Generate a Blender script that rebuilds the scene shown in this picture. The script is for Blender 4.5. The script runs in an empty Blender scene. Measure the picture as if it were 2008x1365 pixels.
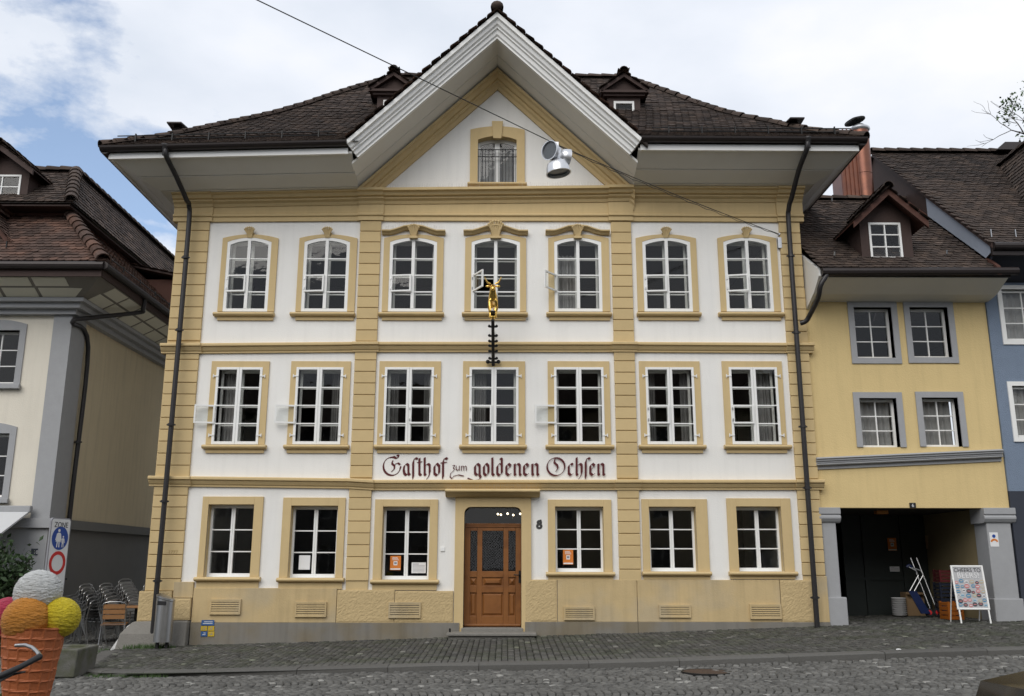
import bpy, bmesh, math, random
import numpy as np
from mathutils import Matrix, Vector
random.seed(7)
rng = np.random.default_rng(7)
rad = math.radians
S = bpy.context.scene
COL = S.collection

# ------------------------------------------------------------ camera
FPX, CXP, CYP = 1800.0, 1004.0, 682.5
CAM = Vector((0.0, -19.0, 1.55))
MC = (Matrix.Rotation(rad(-0.4), 3, 'Z') @ Matrix.Rotation(rad(90 + 13.2), 3, 'X') @ Matrix.Rotation(rad(0.1), 3, 'Z'))
cam = bpy.data.cameras.new('camera'); camo = bpy.data.objects.new('camera', cam); COL.objects.link(camo)
camo.matrix_world = Matrix.Translation(CAM) @ MC.to_4x4()
cam.sensor_width = 36.0; cam.lens = 36.0 * FPX / 2008.0; cam.clip_end = 3000; cam.clip_start = 0.05
S.camera = camo
# ------------------------------------------------------------ sky, sun, exposure
SUN_EL, SUN_AZ = 42.0, 202.0          # azimuth: clockwise from +Y
W = bpy.data.worlds.new('World'); S.world = W; W.use_nodes = True
nt = W.node_tree; nt.nodes.clear()
def N(t, tp, **kw):
    n = t.nodes.new(tp)
    for k, v in kw.items(): setattr(n, k, v)
    return n
def setramp(r, els):
    cr = r.color_ramp
    while len(cr.elements) < len(els): cr.elements.new(0.5)
    for e, (p, c) in zip(cr.elements, els):
        e.position = p; e.color = (c, c, c, 1) if isinstance(c, (int, float)) else (*c, 1)
sky = N(nt, 'ShaderNodeTexSky', sky_type='NISHITA', sun_disc=False)
sky.sun_elevation = rad(SUN_EL); sky.sun_rotation = rad(SUN_AZ)
bg1 = N(nt, 'ShaderNodeBackground'); bg1.inputs[1].default_value = 0.15
nt.links.new(sky.outputs[0], bg1.inputs[0])
tc = N(nt, 'ShaderNodeTexCoord')
mp = N(nt, 'ShaderNodeMapping'); mp.inputs['Scale'].default_value = (1, 1, 2.0)
nt.links.new(tc.outputs['Generated'], mp.inputs[0])
n1 = N(nt, 'ShaderNodeTexNoise'); n1.inputs['Scale'].default_value = 5.5; n1.inputs['Detail'].default_value = 9; n1.inputs['Roughness'].default_value = 0.6
n2 = N(nt, 'ShaderNodeTexNoise'); n2.inputs['Scale'].default_value = 3.4; n2.inputs['Detail'].default_value = 7
nt.links.new(mp.outputs[0], n1.inputs['Vector']); nt.links.new(mp.outputs[0], n2.inputs['Vector'])
gd = (MC @ Vector(((120 - CXP) / FPX, -(350 - CYP) / FPX, -1.0))).normalized()     # the break in the cloud
dot = N(nt, 'ShaderNodeVectorMath', operation='DISTANCE'); dot.inputs[1].default_value = gd
nt.links.new(tc.outputs['Generated'], dot.inputs[0])
ma = N(nt, 'ShaderNodeMath', operation='MULTIPLY_ADD'); ma.inputs[1].default_value = 1.5
nt.links.new(dot.outputs['Value'], ma.inputs[0]); nt.links.new(n1.outputs[0], ma.inputs[2])
cr1 = N(nt, 'ShaderNodeValToRGB'); setramp(cr1, [(0.60, 0.12), (0.74, 1.0)])
nt.links.new(ma.outputs[0], cr1.inputs[0])
cr2 = N(nt, 'ShaderNodeValToRGB'); setramp(cr2, [(0.34, (0.74, 0.80, 0.90)), (0.53, (0.88, 0.92, 1.0)), (0.70, (1.02, 1.02, 1.02))])
nt.links.new(n2.outputs[0], cr2.inputs[0])
bg2 = N(nt, 'ShaderNodeBackground'); bg2.inputs[1].default_value = 0.77
nt.links.new(cr2.outputs[0], bg2.inputs[0])
mxs = N(nt, 'ShaderNodeMixShader'); wo = N(nt, 'ShaderNodeOutputWorld')
nt.links.new(cr1.outputs[0], mxs.inputs[0]); nt.links.new(bg1.outputs[0], mxs.inputs[1]); nt.links.new(bg2.outputs[0], mxs.inputs[2])
nt.links.new(mxs.outputs[0], wo.inputs[0])
sl = bpy.data.lights.new('sun', 'SUN'); sl.energy = 1.5; sl.angle = rad(50); sl.color = (1.0, 0.96, 0.9)
so = bpy.data.objects.new('sun', sl); COL.objects.link(so)
sd = Vector((math.sin(rad(SUN_AZ)) * math.cos(rad(SUN_EL)), math.cos(rad(SUN_AZ)) * math.cos(rad(SUN_EL)), math.sin(rad(SUN_EL))))
so.rotation_euler = sd.to_track_quat('Z', 'Y').to_euler(); so.location = (0, -10, 40)
S.view_settings.view_transform = 'Standard'; S.view_settings.look = 'None'; S.view_settings.gamma = 1
S.view_settings.exposure = 0.38
S.cycles.max_bounces = 8; S.cycles.diffuse_bounces = 4; S.cycles.glossy_bounces = 3; S.cycles.transparent_max_bounces = 16
S.cycles.caustics_reflective = False; S.cycles.caustics_refractive = False; S.cycles.sample_clamp_indirect = 4

# ------------------------------------------------------------ pixel -> place
def ray(u, v): return MC @ Vector(((u - CXP) / FPX, -(v - CYP) / FPX, -1.0))
def P(u, v, y=0.0):
    d = ray(u, v); return CAM + d * ((y - CAM.y) / d.y)
def PX(u, v, x):
    d = ray(u, v); return CAM + d * ((x - CAM.x) / d.x)
def PZ(u, v, z):
    d = ray(u, v); return CAM + d * ((z - CAM.z) / d.z)
def RC(u0, v0, u1, v1, y=0.0):
    vm, um = (v0 + v1) / 2, (u0 + u1) / 2
    return P(u0, vm, y).x, P(u1, vm, y).x, P(um, v1, y).z, P(um, v0, y).z
def interp(x, xs, ys): return float(np.interp(x, xs, ys))

# ------------------------------------------------------------ materials
def mat(name, col, rough=0.7, var=0.12, vscale=3.0, bump=0.0, bscale=40.0, metal=0.0, big=0.0, rnd=0.0, tint=False, hue=None, spec=0.4, streak=0.0, coat=0.0):
    m = bpy.data.materials.new(name); m.use_nodes = True
    t = m.node_tree; b = t.nodes['Principled BSDF']
    b.inputs['Roughness'].default_value = rough; b.inputs['Metallic'].default_value = metal
    b.inputs['Specular IOR Level'].default_value = spec
    b.inputs['Coat Weight'].default_value = coat
    geo = N(t, 'ShaderNodeNewGeometry'); L = t.links.new
    def mul(a, bb):
        n = N(t, 'ShaderNodeMath', operation='MULTIPLY'); 
        for i, x in enumerate((a, bb)):
            if isinstance(x, (int, float)): n.inputs[i].default_value = x
            else: L(x, n.inputs[i])
        return n.outputs[0]
    def add(a, bb):
        n = N(t, 'ShaderNodeMath', operation='ADD')
        for i, x in enumerate((a, bb)):
            if isinstance(x, (int, float)): n.inputs[i].default_value = x
            else: L(x, n.inputs[i])
        return n.outputs[0]
    no = N(t, 'ShaderNodeTexNoise'); no.inputs['Scale'].default_value = vscale; no.inputs['Detail'].default_value = 8; no.inputs['Roughness'].default_value = 0.65
    L(geo.outputs['Position'], no.inputs['Vector'])
    f = add(1.0 - var, mul(no.outputs[0], 2 * var))
    if big:
        nb = N(t, 'ShaderNodeTexNoise'); nb.inputs['Scale'].default_value = 0.45; nb.inputs['Detail'].default_value = 5
        L(geo.outputs['Position'], nb.inputs['Vector']); f = mul(f, add(1.0 - big, mul(nb.outputs[0], 2 * big)))
    if streak:
        mpn = N(t, 'ShaderNodeMapping'); mpn.inputs['Scale'].default_value = (5.0, 5.0, 0.35); L(geo.outputs['Position'], mpn.inputs[0])
        ns = N(t, 'ShaderNodeTexNoise'); ns.inputs['Scale'].default_value = 1.6; ns.inputs['Detail'].default_value = 6; L(mpn.outputs[0], ns.inputs['Vector'])
        rp = N(t, 'ShaderNodeValToRGB'); setramp(rp, [(0.30, 1.0 - streak), (0.52, 1.0)]); L(ns.outputs[0], rp.inputs[0]); f = mul(f, rp.outputs[0])
    if rnd:
        oi = N(t, 'ShaderNodeObjectInfo'); f = mul(f, add(1.0 - rnd, mul(oi.outputs['Random'], 2 * rnd)))
    if tint:
        at = N(t, 'ShaderNodeAttribute', attribute_name='tint'); f = mul(f, add(1.0, at.outputs['Fac']))
    base = None
    if hue:
        nh = N(t, 'ShaderNodeTexNoise'); nh.inputs['Scale'].default_value = hue[1]; nh.inputs['Detail'].default_value = 4; L(geo.outputs['Position'], nh.inputs['Vector'])
        mx = N(t, 'ShaderNodeMix', data_type='RGBA'); mx.inputs[6].default_value = (*col, 1); mx.inputs[7].default_value = (*hue[0], 1)
        rp = N(t, 'ShaderNodeValToRGB'); setramp(rp, [(0.45, 0.0), (0.62, 1.0)]); L(nh.outputs[0], rp.inputs[0]); L(rp.outputs[0], mx.inputs[0]); base = mx.outputs[2]
    vm = N(t, 'ShaderNodeVectorMath', operation='SCALE')
    if base is not None: L(base, vm.inputs[0])
    else: vm.inputs[0].default_value = col
    L(f, vm.inputs['Scale']); L(vm.outputs[0], b.inputs['Base Color'])
    if bump:
        n3 = N(t, 'ShaderNodeTexNoise'); n3.inputs['Scale'].default_value = bscale; n3.inputs['Detail'].default_value = 6; L(geo.outputs['Position'], n3.inputs['Vector'])
        bp = N(t, 'ShaderNodeBump'); bp.inputs['Strength'].default_value = bump; bp.inputs['Distance'].default_value = 0.02
        L(n3.outputs[0], bp.inputs['Height']); L(bp.outputs[0], b.inputs['Normal'])
    return m
def glass_mat(name, tintc=(0.97, 0.98, 0.98), wob=0.08, ior=1.52):
    m = bpy.data.materials.new(name); m.use_nodes = True; t = m.node_tree; t.nodes.clear(); L = t.links.new
    tr = N(t, 'ShaderNodeBsdfTransparent'); tr.inputs[0].default_value = (*tintc, 1)
    gl = N(t, 'ShaderNodeBsdfGlossy'); gl.inputs['Roughness'].default_value = 0.015
    fr = N(t, 'ShaderNodeFresnel'); fr.inputs[0].default_value = ior
    geo = N(t, 'ShaderNodeNewGeometry'); n3 = N(t, 'ShaderNodeTexNoise'); n3.inputs['Scale'].default_value = 3.5; n3.inputs['Detail'].default_value = 2
    oi = N(t, 'ShaderNodeObjectInfo'); va = N(t, 'ShaderNodeVectorMath', operation='ADD'); L(geo.outputs['Position'], va.inputs[0]); L(oi.outputs['Random'], va.inputs[1]); L(va.outputs[0], n3.inputs['Vector'])
    bp = N(t, 'ShaderNodeBump'); bp.inputs['Strength'].default_value = wob; bp.inputs['Distance'].default_value = 0.02; L(n3.outputs[0], bp.inputs['Height']); L(bp.outputs[0], gl.inputs['Normal'])
    sb_ = N(t, 'ShaderNodeMath', operation='SUBTRACT'); sb_.inputs[0].default_value = 1.0; L(geo.outputs['Backfacing'], sb_.inputs[1]); mu = N(t, 'ShaderNodeMath', operation='MULTIPLY'); L(sb_.outputs[0], mu.inputs[0]); L(fr.outputs[0], mu.inputs[1])
    mx = N(t, 'ShaderNodeMixShader'); o = N(t, 'ShaderNodeOutputMaterial'); L(mu.outputs[0], mx.inputs[0]); L(tr.outputs[0], mx.inputs[1]); L(gl.outputs[0], mx.inputs[2]); L(mx.outputs[0], o.inputs[0])
    return m
def emis(name, col, s):
    m = bpy.data.materials.new(name); m.use_nodes = True; b = m.node_tree.nodes['Principled BSDF']
    b.inputs['Base Color'].default_value = (*col, 1); b.inputs['Emission Color'].default_value = (*col, 1); b.inputs['Emission Strength'].default_value = s
    return m
WHITE = mat('white_render', (0.80, 0.79, 0.76), 0.9, 0.035, 2.2, 0.25, 45, big=0.06, streak=0.04)
TRIM = mat('ochre_trim', (0.575, 0.435, 0.225), 0.8, 0.07, 5, 0.12, 60, big=0.06, streak=0.05)
TRIMB = mat('ochre_blocks', (0.565, 0.428, 0.222), 0.85, 0.07, 5, 0.15, 60, big=0.05, rnd=0.06)
PLINTH = mat('ochre_plinth', (0.52, 0.395, 0.21), 0.9, 0.12, 4, 0.2, 40, big=0.14, streak=0.12, hue=((0.46, 0.37, 0.23), 1.1))
ROUGH = mat('rough_ochre_stone', (0.52, 0.395, 0.21), 0.95, 0.16, 22, 0.55, 55, big=0.12)
GREYB = mat('grey_socle', (0.20, 0.188, 0.165), 0.9, 0.12, 4, 0.2, 60, big=0.12, streak=0.15, hue=((0.2, 0.17, 0.12), 1.2))
STONE = mat('grey_stone', (0.21, 0.20, 0.18), 0.9, 0.15, 8, 0.5, 30, big=0.1)
PAINT = mat('white_paint', (0.80, 0.80, 0.78), 0.45, 0.03, 6, 0.05, 30)
SOFFIT = mat('painted_soffit_boards', (0.70, 0.69, 0.65), 0.7, 0.05, 3, 0.08, 30, big=0.06)
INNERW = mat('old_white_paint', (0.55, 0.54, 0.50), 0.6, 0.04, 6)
TILE = mat('brown_roof_tile', (0.050, 0.037, 0.031), 0.85, 0.3, 9, 0.3, 40, rnd=0.35, tint=True, hue=((0.070, 0.050, 0.039), 2.5), spec=0.25)
TILER = mat('red_brown_roof_tile', (0.070, 0.045, 0.036), 0.85, 0.35, 9, 0.3, 40, rnd=0.4, tint=True, hue=((0.105, 0.058, 0.042), 1.5), spec=0.25)
UNDER = mat('roof_underlay', (0.03, 0.024, 0.02), 0.9, 0.2, 6)
GUT = mat('dark_gutter_metal', (0.028, 0.022, 0.021), 0.45, 0.15, 5, metal=0.3)
PIPE = mat('dark_downpipe_metal', (0.035, 0.033, 0.034), 0.4, 0.15, 5, metal=0.4)
BRWN = mat('dark_brown_wood', (0.050, 0.030, 0.025), 0.75, 0.2, 5, 0.2, 30)
REDB = mat('red_brown_wood', (0.075, 0.030, 0.020), 0.75, 0.2, 5, 0.2, 30)
GLASS = glass_mat('window_glass')
DGLASS = glass_mat('dark_window_glass', (0.95, 0.96, 0.96), 0.03, 1.55)
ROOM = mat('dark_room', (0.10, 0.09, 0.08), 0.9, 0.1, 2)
CURT = mat('grey_curtain', (0.30, 0.29, 0.28), 0.9, 0.08, 8)
DOORW = mat('varnished_door_wood', (0.235, 0.092, 0.024), 0.4, 0.3, 3, 0.1, 60, hue=((0.16, 0.060, 0.016), 3.0))
IRON = mat('black_iron', (0.012, 0.012, 0.012), 0.5, 0.1, 8, metal=0.2)
GOLD = mat('gilding', (0.85, 0.55, 0.14), 0.22, 0.1, 20, 0.1, 25, metal=1.0)
ALU = mat('brushed_aluminium', (0.40, 0.40, 0.40), 0.30, 0.08, 12, metal=1.0)
STEEL = mat('stainless_steel', (0.45, 0.45, 0.45), 0.33, 0.12, 10, metal=1.0)
LAMPM = mat('grey_lamp_metal', (0.62, 0.63, 0.65), 0.32, 0.06, 10, metal=0.75)
LAMPI = mat('lamp_glass_inside', (0.10, 0.11, 0.12), 0.15, 0.3, 25)
YEL = mat('yellow_render', (0.65, 0.50, 0.245), 0.9, 0.06, 2.5, 0.3, 40, big=0.08, streak=0.06)
GSTONE = mat('blue_grey_stone_trim', (0.33, 0.335, 0.345), 0.85, 0.1, 6, 0.15, 40, big=0.06)
BLUE = mat('blue_roughcast', (0.19, 0.24, 0.32), 0.95, 0.12, 6, 0.9, 60, big=0.06)
DBLUE = mat('dark_slate_paint', (0.035, 0.04, 0.055), 0.8, 0.1, 5)
PBLUE = mat('pale_blue_board', (0.34, 0.38, 0.45), 0.8, 0.06, 4)
CREAM = mat('cream_render', (0.70, 0.655, 0.56), 0.9, 0.05, 2.5, 0.3, 45, big=0.07, streak=0.05)
OCHRE2 = mat('dull_ochre_render', (0.62, 0.53, 0.365), 0.9, 0.06, 2.5, 0.25, 45, big=0.1, streak=0.1)
DGREY = mat('dark_grey_render', (0.17, 0.17, 0.165), 0.9, 0.08, 3, 0.2, 45, big=0.1)
CREAMP = mat('cream_soffit_panel', (0.62, 0.60, 0.50), 0.8, 0.05, 4)
COPPER = mat('copper_sheet', (0.21, 0.095, 0.065), 0.38, 0.35, 5, metal=0.9, hue=((0.16, 0.075, 0.055), 5.0))
SETT = mat('grey_sett', (0.110, 0.108, 0.101), 0.8, 0.2, 14, 0.35, 60, rnd=0.22, tint=True, big=0.12, spec=0.35)
SETTS = mat('dark_pavement_sett', (0.088, 0.086, 0.079), 0.8, 0.2, 14, 0.35, 60, rnd=0.22, tint=True, big=0.12, hue=((0.075, 0.079, 0.060), 2.0), spec=0.35)
JOINT = mat('joint_sand', (0.016, 0.016, 0.013), 0.95, 0.3, 20, hue=((0.018, 0.024, 0.010), 1.2))
KERB = mat('kerb_granite', (0.105, 0.102, 0.095), 0.9, 0.22, 22, 0.4, 50, rnd=0.12)
CONC = mat('weathered_concrete', (0.13, 0.128, 0.115), 0.9, 0.2, 10, 0.4, 40, hue=((0.085, 0.09, 0.055), 3.0), big=0.15)
LEAF = mat('leaf_green', (0.045, 0.085, 0.022), 0.6, 0.35, 7, rnd=0.2, tint=True)
LEAFD = mat('dark_leaf_green', (0.03, 0.058, 0.02), 0.6, 0.35, 7, tint=True)
BARK = mat('bark', (0.07, 0.058, 0.048), 0.9, 0.3, 12, 0.5, 30)
RED = mat('dark_red_lettering', (0.085, 0.010, 0.012), 0.7, 0.12, 10)
BLACKP = mat('black_paint', (0.012, 0.012, 0.013), 0.5, 0.1, 8)
PAPER = mat('white_paper', (0.72, 0.72, 0.72), 0.8, 0.03, 10)
PAPO = mat('orange_print', (0.62, 0.19, 0.03), 0.7, 0.06, 10)
GREYINK = mat('grey_print', (0.25, 0.25, 0.27), 0.8, 0.1, 10)
SIGNW = mat('sign_white', (0.66, 0.67, 0.68), 0.5, 0.04, 8)
SIGNB = mat('sign_blue', (0.010, 0.055, 0.28), 0.5, 0.05, 8)
SIGNR = mat('sign_red', (0.50, 0.018, 0.02), 0.5, 0.05, 8)
WOODS = mat('slat_wood', (0.28, 0.135, 0.05), 0.6, 0.22, 12, 0.1, 40)
DARKP = mat('dark_plastic', (0.015, 0.015, 0.016), 0.4, 0.1, 8)

# ------------------------------------------------------------ mesh helpers
class MB:
    def __init__(s): s.v = []; s.f = []
    def add(s, v, f):
        o = len(s.v); s.v += [tuple(p) for p in v]; s.f += [tuple(i + o for i in q) for q in f]; return s
    def box(s, x0, x1, y0, y1, z0, z1):
        return s.add([(x0, y0, z0), (x1, y0, z0), (x1, y1, z0), (x0, y1, z0), (x0, y0, z1), (x1, y0, z1), (x1, y1, z1), (x0, y1, z1)],
                     [(0, 3, 2, 1), (4, 5, 6, 7), (0, 1, 5, 4), (1, 2, 6, 5), (2, 3, 7, 6), (3, 0, 4, 7)])
    def loft(s, rings, closed=True, caps=True):
        n = len(rings[0]); v = [p for r in rings for p in r]; f = []
        for i in range(len(rings) - 1):
            for j in range(n if closed else n - 1):
                k = (j + 1) % n; f.append((i * n + j, i * n + k, (i + 1) * n + k, (i + 1) * n + j))
        if caps and closed:
            f.append(tuple(range(n - 1, -1, -1))); f.append(tuple((len(rings) - 1) * n + j for j in range(n)))
        return s.add(v, f)
    def pxz(s, poly, y0, y1): return s.loft([[(x, y0, z) for x, z in poly], [(x, y1, z) for x, z in poly]])
    def pyz(s, poly, x0, x1): return s.loft([[(x0, y, z) for y, z in poly], [(x1, y, z) for y, z in poly]])
    def pxy(s, poly, z0, z1): return s.loft([[(x, y, z0) for x, y in poly], [(x, y, z1) for x, y in poly]])
    def beam(s, a, b, poly):   # profile (dy,dz) carried from point a to point b
        return s.loft([[(a[0], a[1] + dy, a[2] + dz) for dy, dz in poly], [(b[0], b[1] + dy, b[2] + dz) for dy, dz in poly]])
    def tube(s, pts, r, n=8):
        pts = [Vector(p) for p in pts]; rs = r if isinstance(r, (list, tuple)) else [r] * len(pts); rings = []; up = None
        for i, p in enumerate(pts):
            d = (pts[min(i + 1, len(pts) - 1)] - pts[max(i - 1, 0)]).normalized()
            if up is None:
                up = Vector((0, 0, 1)) if abs(d.z) < 0.9 else Vector((1, 0, 0))
            x = d.cross(up); 
            if x.length < 1e-5: x = d.cross(Vector((0, 1, 0)))
            x.normalize(); yv = x.cross(d).normalized(); up = yv
            rings.append([p + x * (rs[i] * math.cos(2 * math.pi * k / n)) + yv * (rs[i] * math.sin(2 * math.pi * k / n)) for k in range(n)])
        return s.loft(rings)
    def lathe(s, prof, n=20, M=None):
        rings = [[Vector((r * math.cos(2 * math.pi * k / n), r * math.sin(2 * math.pi * k / n), z)) for k in range(n)] for r, z in prof]
        if M is not None: rings = [[M @ p for p in r] for r in rings]
        return s.loft(rings, True, True)
    def ball(s, c, r, n=14, m=9, sc=(1, 1, 1), fn=None):
        rings = []
        for i in range(m + 1):
            t = math.pi * (0.002 + 0.996 * i / m); ring = []
            for k in range(n):
                d = Vector((math.sin(t) * math.cos(2 * math.pi * k / n), math.sin(t) * math.sin(2 * math.pi * k / n), math.cos(t)))
                q = r * (1 + (fn(d) if fn else 0)); ring.append((c[0] + d.x * q * sc[0], c[1] + d.y * q * sc[1], c[2] + d.z * q * sc[2]))
            rings.append(ring)
        return s.loft(rings)
    def mesh(s, name, m, smooth=False):
        me = bpy.data.meshes.new(name); me.from_pydata(s.v, [], s.f); me.materials.append(m)
        bm = bmesh.new(); bm.from_mesh(me); bmesh.ops.recalc_face_normals(bm, faces=bm.faces); bm.to_mesh(me); bm.free()
        if smooth: me.polygons.foreach_set('use_smooth', [True] * len(me.polygons)); 
        return me
    def build(s, name, m, parent=None, smooth=False, bevel=0, warp=None, M=None):
        if warp: s.v = [(x, y, z + warp(x)) for x, y, z in s.v]
        if M is not None: s.v = [tuple(M @ Vector(p)) for p in s.v]
        return obj(name, s.mesh(name, m, smooth), parent, bevel, smooth)
def obj(name, me, parent=None, bevel=0, smooth=False):
    o = bpy.data.objects.new(name, me); COL.objects.link(o)
    if parent is not None:
        o.parent = parent
        if parent.type == 'EMPTY' and parent.get('_w'): o.location = [-c for c in parent.location]
    if bevel:
        b = o.modifiers.new('b', 'BEVEL'); b.width = bevel; b.segments = 2; b.limit_method = 'ANGLE'; b.angle_limit = rad(40)
    if smooth:
        md = o.modifiers.new('s', 'EDGE_SPLIT'); md.split_angle = rad(48)
    return o
def tag(o, label, cat, group=None):
    o['label'] = label; o['category'] = cat
    if group: o['group'] = group
    return o
def struct(o): o['kind'] = 'structure'; return o
def thing(name, label, cat, loc=(0, 0, 0), rz=0.0, group=None, world=False):
    o = bpy.data.objects.new(name, None); COL.objects.link(o); o.location = loc; o.rotation_euler = (0, 0, rz); o.empty_display_size = 0.2
    if world: o['_w'] = 1
    return tag(o, label, cat, group)
def BX(name, m, parent, x0, x1, y0, y1, z0, z1, bevel=0): return MB().box(x0, x1, y0, y1, z0, z1).build(name, m, parent, bevel=bevel)
def dup(root, loc, rot, label, group):
    r = root.copy(); COL.objects.link(r); r.location = loc; r.rotation_euler = rot; r['label'] = label; r['group'] = group
    for ch in list(root.children):
        c = ch.copy(); COL.objects.link(c); c.parent = r
        for g in list(ch.children):
            d = g.copy(); COL.objects.link(d); d.parent = c
    return r
def text(s, size, m, M, parent, name='lettering', ext=0.002, sx=1.0, align='CENTER'):
    cu = bpy.data.curves.new('t', 'FONT'); cu.body = s; cu.size = size; cu.extrude = ext; cu.align_x = align; cu.resolution_u = 3
    to = bpy.data.objects.new('t', cu); COL.objects.link(to)
    dg = bpy.context.evaluated_depsgraph_get(); me = bpy.data.meshes.new_from_object(to.evaluated_get(dg)); bpy.data.objects.remove(to)
    me.transform(M @ Matrix.Diagonal((sx, 1, 1, 1))); me.materials.clear(); me.materials.append(m)
    return obj(name, me, parent)
UPXZ = Matrix.Rotation(rad(90), 4, 'X')      # text in the XZ plane facing -Y
def strokes(lines, T, m, parent, name, y0, step=0.00008, nib_ang=42):
    mb = MB(); k = 0
    for w, pts in lines:
        nx, ny = w / 2 * math.cos(rad(nib_ang)), -w / 2 * math.sin(rad(nib_ang))
        for (ax, ay), (bx, by) in zip(pts[:-1], pts[1:]):
            q = [(ax - nx, ay - ny), (ax + nx, ay + ny), (bx + nx, by + ny), (bx - nx, by - ny)]
            wq = [T(*p) for p in q]; yy = y0 - step * k; k += 1
            mb.add([(p[0], yy, p[1]) for p in wq], [(0, 1, 2, 3)])
            dl = math.hypot(bx - ax, by - ay) or 1; ox_, oy_ = -(by - ay) / dl * max(2.2, w * 0.17), (bx - ax) / dl * max(2.2, w * 0.17); ex_, ey_ = (bx - ax) / dl * 1.5, (by - ay) / dl * 1.5
            wq = [T(*p) for p in [(ax - ox_ - ex_, ay - oy_ - ey_), (ax + ox_ - ex_, ay + oy_ - ey_), (bx + ox_ + ex_, by + oy_ + ey_), (bx - ox_ + ex_, by - oy_ + ey_)]]; yy = y0 - step * k; k += 1
            mb.add([(p[0], yy, p[1]) for p in wq], [(0, 1, 2, 3)])
    return mb.build(name, m, parent)

# pieces laid out by matrices: the largest in view become objects of their own, the rest one joined part
def field(tpl_v, tpl_f, mats, m, parent, pname, sname, nparts=300, tints=None, smooth=False, visible=None):
    mats = np.array(mats); 
    if len(mats) == 0: return
    tints = np.zeros(len(mats)) if tints is None else np.array(tints)
    c = mats[:, :3, 3]; d = np.linalg.norm(c - np.array(CAM), axis=1)
    if nparts:
        q = (c - np.array(CAM)) @ np.array(MC); u = CXP + FPX * q[:, 0] / -q[:, 2]; v = CYP - FPX * q[:, 1] / -q[:, 2]
        inv = (u > 4) & (u < 2004) & (v > 4) & (v < 1361) & (q[:, 2] < 0)
        if visible is not None: inv &= np.array([visible(*p) for p in c])
        d = np.where(inv, d, 1e6 + d)
    order = np.argsort(d); tv = np.array(tpl_v, float)
    me = bpy.data.meshes.new(pname); me.from_pydata(tpl_v, [], tpl_f); me.materials.append(m)
    npt = min(nparts, int((d < 1e6).sum())) if nparts else 0
    for i in order[:npt]:
        o = obj(pname, me, parent); o.matrix_local = Matrix(mats[i].tolist())
    rest = order[npt:]
    if len(rest) == 0: return
    V = np.concatenate([tv, np.ones((len(tv), 1))], 1); A = np.einsum('nij,kj->nki', mats[rest], V)[:, :, :3].reshape(-1, 3)
    me2 = bpy.data.meshes.new(sname); nv = len(tv); lens = [len(f) for f in tpl_f]; fl = np.concatenate([np.array(f) for f in tpl_f])
    loops = (np.arange(len(rest))[:, None] * nv + fl[None, :]).ravel(); tot = np.tile(lens, len(rest))
    me2.vertices.add(len(A)); me2.vertices.foreach_set('co', A.ravel()); me2.loops.add(len(loops)); me2.loops.foreach_set('vertex_index', loops.astype(np.int32))
    me2.polygons.add(len(tot)); st = np.concatenate([[0], np.cumsum(tot)[:-1]]); me2.polygons.foreach_set('loop_start', st.astype(np.int32))
    me2.update(calc_edges=True); me2.validate(); me2.materials.append(m)
    at = me2.attributes.new('tint', 'FLOAT', 'POINT'); at.data.foreach_set('value', np.repeat(tints[rest], nv).astype(np.float32))
    o = obj(sname, me2, parent); o['kind'] = 'stuff'; return o
def frame(o, x, y, z):
    M = np.eye(4); M[:3, 0] = x; M[:3, 1] = y; M[:3, 2] = z; M[:3, 3] = o; return M
def tile_tpl(w, L, t=0.02, lift=0.03):
    xs = [-0.5, -0.3, 0, 0.3, 0.5]; ys = [0.20, 0.05, 0.0, 0.05, 0.20]; w2 = w * 0.99
    v = [(-w2 / 2, L, 0.0), (w2 / 2, L, 0.0)] + [(x * w2, yy * w, lift) for x, yy in reversed(list(zip(xs, ys)))] + [(x * w2, yy * w, lift - t) for x, yy in reversed(list(zip(xs, ys)))]
    f = [tuple(reversed(range(7)))] + [(2 + i, 7 + i, 8 + i, 3 + i) for i in range(4)]
    f += [(1, 7, 2), (0, 6, 11)]
    return v, [tuple(reversed(q)) for q in f]
def roof_tiles(prof, org, ax, inw, lim, e=0.135, w=0.17, skip=None):
    """profile [(inward distance, z)], courses follow axis ax, lim(d)->(a0,a1) range along ax"""
    ax = Vector(ax); inw = Vector(inw); pts = [Vector((d, 0, z)) for d, z in prof]; segs = [(pts[i + 1] - pts[i]).length for i in range(len(pts) - 1)]
    tot = sum(segs); out = []; tin = []; n = int(tot / e); s = 0.0; c = 0
    while s < tot - 0.02:
        r = s; i = 0
        while i < len(segs) - 1 and r > segs[i]: r -= segs[i]; i += 1
        p = pts[i].lerp(pts[i + 1], r / segs[i]); dr = (pts[i + 1] - pts[i]).normalized()
        up = inw * dr.x + Vector((0, 0, dr.z)); nrm = (-inw) * dr.z + Vector((0, 0, dr.x))
        xa = up.cross(nrm)
        a0, a1 = lim(p.x); a = a0 + (w / 2 if c % 2 else 0.0) ; wob = 0
        while a <= a1 + 1e-6:
            q = Vector(org) + ax * a + inw * p.x + Vector((0, 0, p.z)); q = q + up * random.gauss(0, 0.004) + nrm * random.gauss(0, 0.003)
            if skip is None or not skip(q):
                tl = random.gauss(0, 0.02); x2 = (xa + up * tl).normalized(); u2 = nrm.cross(x2)
                out.append(frame(q, x2, u2, nrm)); tin.append(max(-0.45, random.gauss(0, 0.26) + (0.8 if random.random() < 0.03 else 0)))
            a += w
        s += e; c += 1
    return out, tin
TV, TF = tile_tpl(0.172, 0.24)
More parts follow.
